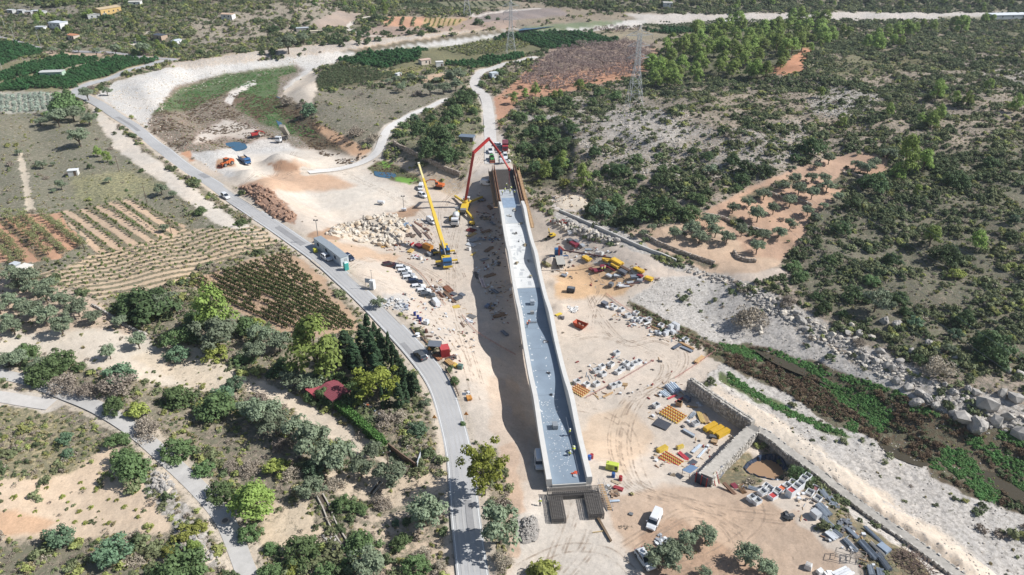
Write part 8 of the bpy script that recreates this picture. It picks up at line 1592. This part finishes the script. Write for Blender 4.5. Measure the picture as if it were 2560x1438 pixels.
# pipe frames and heap of branches
for x, y, lb in ((2105, 1395, 'left bare pipe frame standing on sand'), (2143, 1398, 'right bare pipe frame standing on sand')):
    mb = MB(); mb.m(M((150,140,130), .6))
    for a in (-1.1, 1.1):
        for b in (-.6, .6): mb.beam((a, b, 0), (a, b, 1.3), .06)
    for z in (.5, 1.3):
        for b in (-.6, .6): mb.beam((-1.1, b, z), (1.1, b, z), .06)
        for a in (-1.1, 1.1): mb.beam((a, -.6, z), (a, .6, z), .06)
    o = solo(mb, 'pipe_trestle', 'frame', x, y, (12, 3)); o['label'] = lb
mb = MB(); mb.m(M((126,104,90), .9, 0, .2)); 
for i in range(260):
    a = random.uniform(0, 6.28); q = 3.6 * math.sqrt(random.random()); zz = (1 - q / 3.8) * 1.0 * random.uniform(.2, 1); t = random.uniform(0, 6.28); l = random.uniform(.5, 1.6)
    mb.beam((q*math.cos(a), q*math.sin(a)*.75, zz), (q*math.cos(a) + l*math.cos(t), q*math.sin(a)*.75 + l*math.sin(t), zz + random.uniform(-.2, .4)), random.uniform(.04, .1))
o = solo(mb, 'branch_heap', 'heap', 2272, 1408, (10, 5)); o['label'] = 'heap of dead brown branches beside the river wall'
# orange mesh fences
def mesh_fence(label, px, rgb=(240,178,162)):
    pts = dense([tuple(P(x, y)) for x, y in px], 8); r = thing('mesh_fence', label, 'fence'); r.location = pts[0]; mb = MB(); pm = MB()
    for i, (a, b) in enumerate(zip(pts[:-1], pts[1:])):
        a = a - pts[0]; b = b - pts[0]
        for z in (.2, .4, .6): mb.beam((a.x, a.y, a.z + z), (b.x, b.y, b.z + z), .03, .035)
        for k in range(4): q = a.lerp(b, k / 4); mb.beam((q.x, q.y, q.z + .2), (q.x, q.y, q.z + .6), .03)
        if i % 2 == 0: pm.beam((a.x, a.y, a.z), (a.x, a.y, a.z + .75), .04)
    mb.build('net', M(rgb, .8, 0, .1), r); pm.build('post', RUST, r)
mesh_fence('orange mesh fence along the ditch and turning ground', [(1515,737),(1545,760),(1580,782),(1660,817),(1720,842),(1787,874),(1770,892),(1730,920),(1687,948)])
mesh_fence('orange mesh fence beside the crates right of bridge', [(1465,996),(1510,972),(1560,946),(1635,902)], (226,170,156))
mesh_fence('orange mesh fence behind the parked cars', [(995,655),(1030,668),(1060,695),(1085,730),(1115,765)], (214,150,120))
mesh_fence('orange mesh fence along the left excavation edge', [(1155,790),(1190,830),(1240,862),(1290,890)], (226,164,144))
mesh_fence('red and white tape fence at the yard corner', [(1545,720),(1600,708),(1650,697)], (226,160,150))
# road signs and rail
def sign(label, px, py, rgb, tri=True, h=1.6):
    r = thing('road_sign', label, 'sign', px, py, ang=0); MB().beam((0, 0, 0), (0, 0, h), .07, n=6).build('post', GREY, r)
    mb = MB()
    if tri: mb.add([(-.5, -.05, h - .3), (.5, -.05, h - .3), (0, -.05, h + .6), (-.5, .0, h - .3), (.5, .0, h - .3), (0, .0, h + .6)], [(0, 1, 2), (5, 4, 3), (0, 3, 4, 1), (1, 4, 5, 2), (2, 5, 3, 0)])
    else: mb.box(0, -.03, h, .9, .05, .7)
    mb.build('plate', M(rgb, .5, 0, 0), r)
sign('yellow works sign beside the olive by the car park', 946, 766, (246,206,40), False); sign('orange works sign beside the lean-to shelter', 1074, 886, (244,150,40)); sign('orange triangular sign on the left verge of the bend', 1087, 1058, (244,160,60)); sign('orange triangular sign on the right verge of the bend', 1166, 1050, (244,150,60)); sign('blue and white board on the right verge', 1161, 1000, (190,206,226), False)
def rail(label, px, h=.75):
    pts = dense([tuple(P(x, y)) for x, y in px], 5); r = thing('guard_rail', label, 'guard rail'); r.location = pts[0]; mb = MB(); pm = MB()
    for a, b in zip(pts[:-1], pts[1:]): a = a - pts[0]; b = b - pts[0]; mb.beam((a.x, a.y, a.z + h - .1), (b.x, b.y, b.z + h - .1), .08, .3); pm.beam((a.x, a.y, a.z - .1), (a.x, a.y, a.z + h), .12)
    mb.build('beam', M((150,120,98), .8), r); pm.build('post', M((120,96,80), .8), r)
rail('brown guard rail on the outside of the road bend', [(1113,922),(1125,945),(1137,968),(1148,995)])
# things on the deck
def deck_item(o, t, x, a=0): p = BP(t, x); o.location = (p.x, p.y, .015); o.rotation_euler = (0, 0, BA + a); return o
def dk(mb, nm_, cat, lb, t, x, a=0): o = mb.build(nm_); deck_item(o, t, x, a); tag(o, lb, cat)
dk(flat_panel(1.0, 1.4, (150,156,162), .22, 4), 'deck_pack', 'pack', 'grey pack on the near deck between the workers', 15.2, -.5); dk(flat_panel(1.0, 1.3, (176,186,196), .25, 4), 'deck_pack', 'pack', 'pale pack on the middle deck', 62, .1); dk(flat_panel(.9, .7, (160,160,158), .2, 3), 'deck_pack', 'pack', 'small grey pack beyond the middle pack', 57.5, -.4)
dk(planks(4, 1, 2.0, .14, .1, (120,130,140), .1), 'deck_planks', 'timber', 'grey boards beside the orange worker on deck', 53.5, -.9); dk(heap(8, .4, [(60,60,64), (206,206,206)], .2, .5), 'deck_tools', 'tools', 'dark tools pile at the middle of the deck', 45, 1.2); dk(heap(4, .3, [(60,62,66)], .2, .4), 'deck_tools', 'tools', 'small dark tool bag on the deck', 33, .4); dk(heap(5, .3, [(56,60,66)], .2, .4), 'deck_tools', 'tools', 'small dark kit near the white splashes', 25.5, .2)
dk(heap(9, .5, [(240,90,50), (206,206,210)], .2, .5), 'deck_tools', 'tools', 'orange box and gear near the open deck end', 2.2, 1.2); dk(MB().m(M((232,234,236))).beam((0, -7, .1), (0, 9, .1), .16, n=8), 'drain_pipe', 'pipe', 'long white pipe lying along the right deck edge', 9, 2.1); dk(heap(8, .5, [(196,196,192), (110,112,116), (220,190,60)], .2, .6), 'deck_tools', 'tools', 'gear heap at the start of the white deck', 76, 1.0)
for i, (t, x) in enumerate([(84, -1.6), (95, 1.4), (103, -.5), (110, 1.8), (116, -1.2), (120, .6)]): dk(heap(10, .7, [(120,120,118), (200,200,196), (90,84,80), (180,160,120)], .2, .6), 'deck_tools', 'tools', ['nearest', 'second', 'third', 'fourth', 'fifth', 'farthest'][i] + ' gear heap on the white deck stretch', t, x)
# ------------------------------------------------------------ houses
def house(label, px, py, d, L, W, H, wall, roof, pitch=.0, name='house', win=2, group=None):
    r = thing(name, label, 'house' if name == 'house' else name.replace('_', ' '), px, py, d, group=group)
    MB().box(0, 0, H/2 - .2, L, W, H + .4).build('wall', M(wall, .85, 0, .06), r)
    if pitch: g = MB().prism([(-W/2 - .25, H), (W/2 + .25, H), (0, H + pitch)], -L/2 - .25, L/2 + .25); o = g.build('roof', M(roof, .85, 0, .12), r); o.rotation_euler = (0, 0, math.pi / 2)
    else: MB().box(0, 0, H + .08, L + .3, W + .3, .16).build('roof', M(roof, .85, 0, .1), r)
    for i in range(win):
        x = -L/2 + L * (i + .75) / (win + .5); g = MB().box(x, -W/2 - .02, H * .58, .9, .06, .9).build('window', GLS, r); MB().box(x, -W/2 - .05, H * .58 - .5, 1.1, .14, .08).build('sill', CONC2, g)
    MB().box(L/2 - .9, -W/2 - .03, .95, .85, .06, 1.9).build('door', M((120,96,76)), r); return r
r = house('garden house with faded red roof among cypresses', 838, 998, (16, 12), 5.2, 4.2, 2.4, (150,116,104), (156,74,84), .5); 
mb = MB()
for k in range(11): mb.beam((-2.7 + k * .54, -2.35, 2.43), (-2.7 + k * .54, 0, 2.93), .07).beam((-2.7 + k * .54, 0, 2.93), (-2.7 + k * .54, 2.35, 2.43), .07)
mb.build('roof_rib', M((146,60,72), .85, 0, .15), r)
house('small red-roofed lean-to beside the garden house', 790, 994, (12, 9), 3.0, 2.4, 2.0, (140,60,66), (196,84,92), 0, 'lean_to', 1)
house('long pale-green farm shed beside the dark orchards', 135, 194, (18, 0), 11, 5, 3.4, (186,214,186), (206,206,200), .3, 'farm_shed', 2)
house('large yellow villa with white walls on the far left slope', 270, 36, (18, -5), 16, 9, 4.5, (226,186,110), (206,180,140), .8, win=4); house('low white wing in front of the yellow villa', 245, 46, (18, -4), 12, 6, 3.2, (238,236,230), (226,222,214), 0, win=3); house('white house with blue shade below the villa', 148, 68, (18, 2), 10, 7, 3.4, (240,240,238), (214,220,228), .0, win=3); house('white house on the crest of the far left hill', 572, 46, (18, 2), 8, 5, 3.0, (240,236,230), (216,180,150), .5)
house('white shack among trees near the upper road', 443, 112, (18, -8), 6, 4, 2.8, (240,240,240), (206,214,220), .3, win=1); house('dark-roofed house among trees above the shack', 403, 98, (18, 2), 7, 5, 2.8, (206,176,150), (84,92,104), .6, win=1); house('orange-roofed cottage near the upper road', 186, 98, (18, 2), 6, 4.5, 2.8, (226,206,186), (222,146,104), .6, win=1); house('small white house at the far left treetops', 340, 14, (18, 0), 8, 5, 3, (240,238,234), (226,220,210), .3, win=1); house('white cottage left of the white house', 105, 76, (18, 2), 6, 4, 2.6, (232,232,232), (200,204,210), .2, win=1)
for i, (x, y) in enumerate([(30,32),(55,33),(75,36),(92,34),(108,36)]): house(['leftmost','second','third','fourth','fifth'][i] + ' of five tiny far white roofs at upper left', x, y, (18, 1), 4.5, 3.5, 2.2, (206,206,204), (206,208,210), .2, win=1, group='tiny far white roofs')
house('tiny white field hut in the dry grass', 186, 438, (16, -3), 3.2, 2.2, 2.0, (226,224,220), (236,236,236), 0, 'field_hut', 0); house('cream pump house at the young orchard corner', 68, 684, (12, 2), 3.0, 2.6, 2.2, (226,206,180), (240,232,218), 0, 'pump_house', 0); house('small grey shed beside the cream pump house', 42, 672, (12, 2), 2.0, 1.6, 1.6, (186,192,198), (206,212,216), 0, 'grey_shed', 0)
house('small white orchard hut with red roof beyond the vineyard', 1062, 160, (14, -2), 6, 4, 2.6, (232,214,196), (214,180,160), .3, 'orchard_hut', 1); house('tiny white orchard hut beside the dark citrus', 1099, 167, (14, -2), 4, 3, 2.8, (240,238,234), (226,222,216), 0, 'orchard_hut', 0); house('tiny white hut at the corner of the dark vineyard', 996, 191, (14, -2), 3, 2, 1.6, (240,240,238), (230,230,226), 0, 'orchard_hut', 0); house('pale blue cabin beside the access track', 1234, 194, (12, -2), 4, 3, 2.6, (214,224,232), (206,214,220), 0, 'track_cabin', 1)
house('low flat-roofed shed on the far river terrace', 757, 78, (14, -1), 8, 4, 2.2, (206,196,184), (190,196,200), 0, 'far_shed', 0); house('long tan wall shed by the river trees', 792, 84, (14, -3), 8, 3, 1.8, (222,206,176), (216,200,170), 0, 'far_shed', 0); house('white far house above the river at top centre', 1668, 16, (14, -2), 7, 5, 3.2, (240,238,236), (220,214,208), .3, win=1); house('far farm building in the green fields', 1826, 62, (16, 0), 9, 5, 2.8, (214,208,200), (226,226,224), .3, win=1); house('white industrial shed at the top right edge', 2520, 44, (18, -2), 30, 10, 2.6, (226,228,230), (226,230,234), 0, 'industrial_shed', 3); house('low slate-roofed shed behind the far bridge end', 1168, 352, (16, 0), 6, 3.4, 2.0, (150,150,150), (112,128,146), .0, 'site_shed', 0)
# hedge of the garden
pts = dense([tuple(P(x, y)) for x, y in ((800,992),(840,1018),(885,1052),(925,1088),(960,1118))], 10); a0 = pts[0]; C = []; 
for a, b in zip(pts[:-1], pts[1:]):
    for k in range(190):
        q = a.lerp(b, random.random()); d = (b - a).normalized(); s = Vector((d.y, -d.x, 0)); q = q + s * random.uniform(-.8, .8) - a0; C.append((q.x, q.y, q.z + random.uniform(.1, 2.0)))
C = np.array(C); o = obj('garden_hedge', leaf_mesh('garden_hedge', C, RNG.normal(size=C.shape) + np.array([0, 0, .6]), RNG.uniform(.16, .32, len(C)), leafmat((92,132,66), .35))); o.location = a0; tag(o, 'dense clipped green hedge between dirt track and garden house', 'hedge')
# white gate and stepping stones
r = thing('garden_gate', 'white sheet gate at the lower garden corner', 'gate', 1048, 1160, (4, -14)); MB().box(0, 0, .9, 3.0, .06, 1.5).build('panel', M((214,220,226), .5), r); MB().beam((-1.5, 0, 0), (-1.5, 0, 2.0), .1).build('post', GREY, r); MB().beam((1.5, 0, 0), (1.5, 0, 2.4), .1).build('post', GREY, r)
for i, (x, y) in enumerate([(1011,1098),(1013,1104),(1015,1110),(1018,1116),(1021,1122)]):
    o = solo(MB().m(M((232,222,204))).box(0, 0, .12, .55, .3, .1), 'stepping_stone', 'stone', x, y, (10, -2)); o['group'] = 'garden stepping stones'; o['label'] = ['farthest', 'second farthest', 'middle', 'second nearest', 'nearest'][i] + ' pale stepping stone in the garden'
# poles
def pole(label, px, py, h, rgb=(120,100,84)):
    r = thing('utility_pole', label, 'pole', px, py, ang=20); MB().beam((0, 0, -.2), (0, 0, h), .22, n=7, r2=.15).build('shaft', M(rgb, .9), r); MB().box(0, 0, h - .4, 1.4, .1, .1).build('crossarm', M(rgb, .9), r)
    mb = MB()
    for x in (-.6, 0, .6): mb.lathe([(.06, 0), (.08, .1), (.04, .2)], 6, (x, 0, h - .35))
    mb.build('insulators', M((200,204,206), .3), r)
for lb, x, y, h in [('dark utility pole beside the near olive', 975, 1205, 7.5),('utility pole at the edge of the young orchard', 368, 508, 6),('utility pole in the dry grass field', 298, 428, 6),('utility pole at the orchard row ends', 429, 584, 6)]: pole(lb, x, y, h)
for lb, x, y in [('leftmost concrete pole at the left edge orchards', 6, 176),('concrete pole beside the upper road bend', 38, 104),('second concrete pole along the upper road', 101, 114),('concrete pole at the far left houses', 13, 72),('concrete pole beside the white houses', 82, 50),('concrete pole near the hillside shack', 347, 134),('concrete pole on the far left hill', 578, 58)]: pole(lb, x, y, 9, (206,204,200))

# ------------------------------------------------------------ people
def figure(pose):
    """one continuous body grown from a jointed skeleton; faces sorted into boots, trousers, shirt and skin by height along the limbs"""
    if pose == 'stand':
        J = dict(pel=(0,0,.95), chest=(0,0,1.32), neck=(.01,0,1.5), head=(.03,0,1.64), crown=(.02,0,1.76), nose=(.11,0,1.64), kl=(.04,.11,.5), fl=(-.01,.12,.08), tl=(.15,.13,.03), kr=(.02,-.11,.5), fr=(-.02,-.12,.08), tr=(.14,-.13,.03), sl=(0,.2,1.42), el=(.03,.27,1.14), hl=(.17,.26,.92), sr=(0,-.2,1.42), er=(.05,-.27,1.14), hr=(.2,-.24,.95))
    elif pose == 'bend':
        J = dict(pel=(-.1,0,.88), chest=(.2,0,1.12), neck=(.36,0,1.22), head=(.46,0,1.26), crown=(.53,0,1.34), nose=(.54,0,1.19), kl=(.06,.12,.46), fl=(-.06,.13,.08), tl=(.1,.14,.03), kr=(.0,-.12,.46), fr=(-.1,-.13,.08), tr=(.06,-.14,.03), sl=(.24,.2,1.16), el=(.38,.24,.9), hl=(.5,.16,.68), sr=(.24,-.2,1.16), er=(.38,-.24,.9), hr=(.5,-.16,.68))
    else:
        J = dict(pel=(-.12,0,.42), chest=(.08,0,.74), neck=(.16,0,.9), head=(.22,0,1.02), crown=(.23,0,1.14), nose=(.31,0,1.0), kl=(.3,.16,.46), fl=(.02,.15,.08), tl=(.18,.17,.03), kr=(.26,-.16,.4), fr=(-.02,-.15,.08), tr=(.14,-.17,.03), sl=(.1,.2,.82), el=(.3,.24,.6), hl=(.46,.14,.44), sr=(.1,-.2,.82), er=(.3,-.24,.6), hr=(.46,-.14,.44))
    R = dict(pel=.15, chest=.16, neck=.06, head=.10, crown=.07, nose=.02, kl=.08, fl=.05, tl=.04, kr=.08, fr=.05, tr=.04, sl=.08, el=.055, hl=.04, sr=.08, er=.055, hr=.04)
    E = [('pel','chest'),('chest','neck'),('neck','head'),('head','crown'),('head','nose'),('pel','kl'),('kl','fl'),('fl','tl'),('pel','kr'),('kr','fr'),('fr','tr'),('chest','sl'),('sl','el'),('el','hl'),('chest','sr'),('sr','er'),('er','hr')]
    for s, h in ((1, 'hl'), (-1, 'hr')):      # fingers and thumb rooted in the palm
        b = Vector(J[h])
        for i in range(4): J[h + 'f%d' % i] = b + Vector((.07 - abs(i - 1.2) * .008, (i - 1.5) * .02, -.07)); R[h + 'f%d' % i] = .009; E.append((h, h + 'f%d' % i))
        J[h + 't'] = b + Vector((.05, -s * .05, -.02)); R[h + 't'] = .01; E.append((h, h + 't'))
    K = list(J); me = bpy.data.meshes.new('body'); me.from_pydata([tuple(J[k]) for k in K], [(K.index(a), K.index(b)) for a, b in E], [])
    o = bpy.data.objects.new('body', me); col0.objects.link(o); md = o.modifiers.new('skin', 'SKIN'); sv = me.skin_vertices[0].data
    for i, k in enumerate(K): sv[i].radius = (R[k], R[k]); sv[i].use_root = (k == 'pel')
    o.modifiers.new('sub', 'SUBSURF').levels = 1; dg = bpy.context.evaluated_depsgraph_get(); dg.update(); m2 = bpy.data.meshes.new_from_object(o.evaluated_get(dg)); bpy.data.objects.remove(o)
    return m2, J
SKIN = M((196,150,120), .6, 0, .05); BOOT = M((60,54,50)); PANT = M((62,72,98), .9); FIG = {}
def worker(label, pose, loc, ang, vest=(222,236,60), helmet=(240,240,236), pants=None):
    pants = pants or PANT; vm_ = M(vest, .7, 0, .04); key = (pose, vest)
    if key not in FIG:
        m2, J = figure(pose)
        for m_ in (pants, BOOT, vm_, SKIN): m2.materials.append(m_)
        K = list(J); jp = np.array([tuple(J[k]) for k in K])
        for f in m2.polygons:
            k = K[int(np.argmin(((jp - np.array(f.center)) ** 2).sum(1)))]
            f.material_index = 1 if k in ('fl','fr','tl','tr') else 3 if k in ('neck','head','crown','nose') or k[:2] in ('hl','hr') else 2 if k in ('chest','sl','sr','el','er') else 0; f.use_smooth = True
        FIG[key] = (m2, J)
    m2, J = FIG[key]; r = thing('person', label, 'person', group='site workers'); r.location = loc; r.rotation_euler = (0, 0, ang); obj('body', m2, r)
    h = Vector(J['head']).lerp(Vector(J['crown']), .45); c = MB().lathe([(.19, 0), (.15, .03), (.14, .09), (.09, .15), (.01, .175)], 12).build('helmet', M(helmet, .4, 0, 0), r); c.location = h
    MB().m(M((206,210,212), .4)).lathe([(.17, -.02), (.185, 0), (.17, .03)], 12).build('reflective_band', None, r).location = Vector(J['pel']).lerp(Vector(J['chest']), .55)
def dloc(t, x): p = BP(t, x); return (p.x, p.y, .015)
worker('worker in yellow hi-vis standing by the right girder', 'stand', dloc(12.6, 2.0), 2.6); worker('worker in yellow hi-vis bending over the white pipe', 'bend', dloc(7.6, 2.0), 1.4); worker('worker in yellow hi-vis crouching beside the white pipe', 'crouch', dloc(7.2, 1.0), .2); worker('second worker bending right behind the pipe worker', 'bend', dloc(8.6, 2.2), 4.4)
worker('worker in orange hi-vis at the left girder', 'stand', dloc(51.5, -2.3), .3, (244,110,50)); worker('second orange hi-vis worker beside the boards', 'bend', dloc(52.6, -1.9), .6, (244,110,50))
for i, (t, x, ps) in enumerate([(133, -2.2, 'stand'), (135.5, -1.2, 'bend'), (134, .4, 'stand'), (136.8, 1.2, 'bend'), (132.5, 1.8, 'stand'), (139, -.4, 'stand')]): worker(['leftmost', 'second from left', 'third from left', 'fourth from left', 'rightmost', 'farthest'][i] + ' of the workers placing concrete at far end', ps, dloc(t, x), random.uniform(0, 6))
for lb, x, y, ps in [('worker in yellow hi-vis standing left of the abutment', 1350, 1266, 'stand'), ('worker in yellow hi-vis among maroon forms', 1511, 678, 'stand'), ('second worker beside the maroon forms', 1503, 680, 'bend')]: p = P(x, y); worker(lb, ps, p, random.uniform(0, 6))

# ------------------------------------------------------------ the hazy air
hm_ = bpy.data.materials.new('haze'); hm_.use_nodes = True; t = hm_.node_tree; t.nodes.remove(t.nodes['Principled BSDF'])
pv = t.nodes.new('ShaderNodeVolumePrincipled'); pv.inputs['Color'].default_value = (.82, .9, 1, 1); pv.inputs['Density'].default_value = .0001; pv.inputs['Anisotropy'].default_value = .2
t.links.new(pv.outputs[0], t.nodes['Material Output'].inputs['Volume'])
o = MB().box(0, 3200, 54, 17000, 7600, 132).build('haze', hm_); tag(o, 'thin bluish haze over the valley', 'haze', kind='stuff')
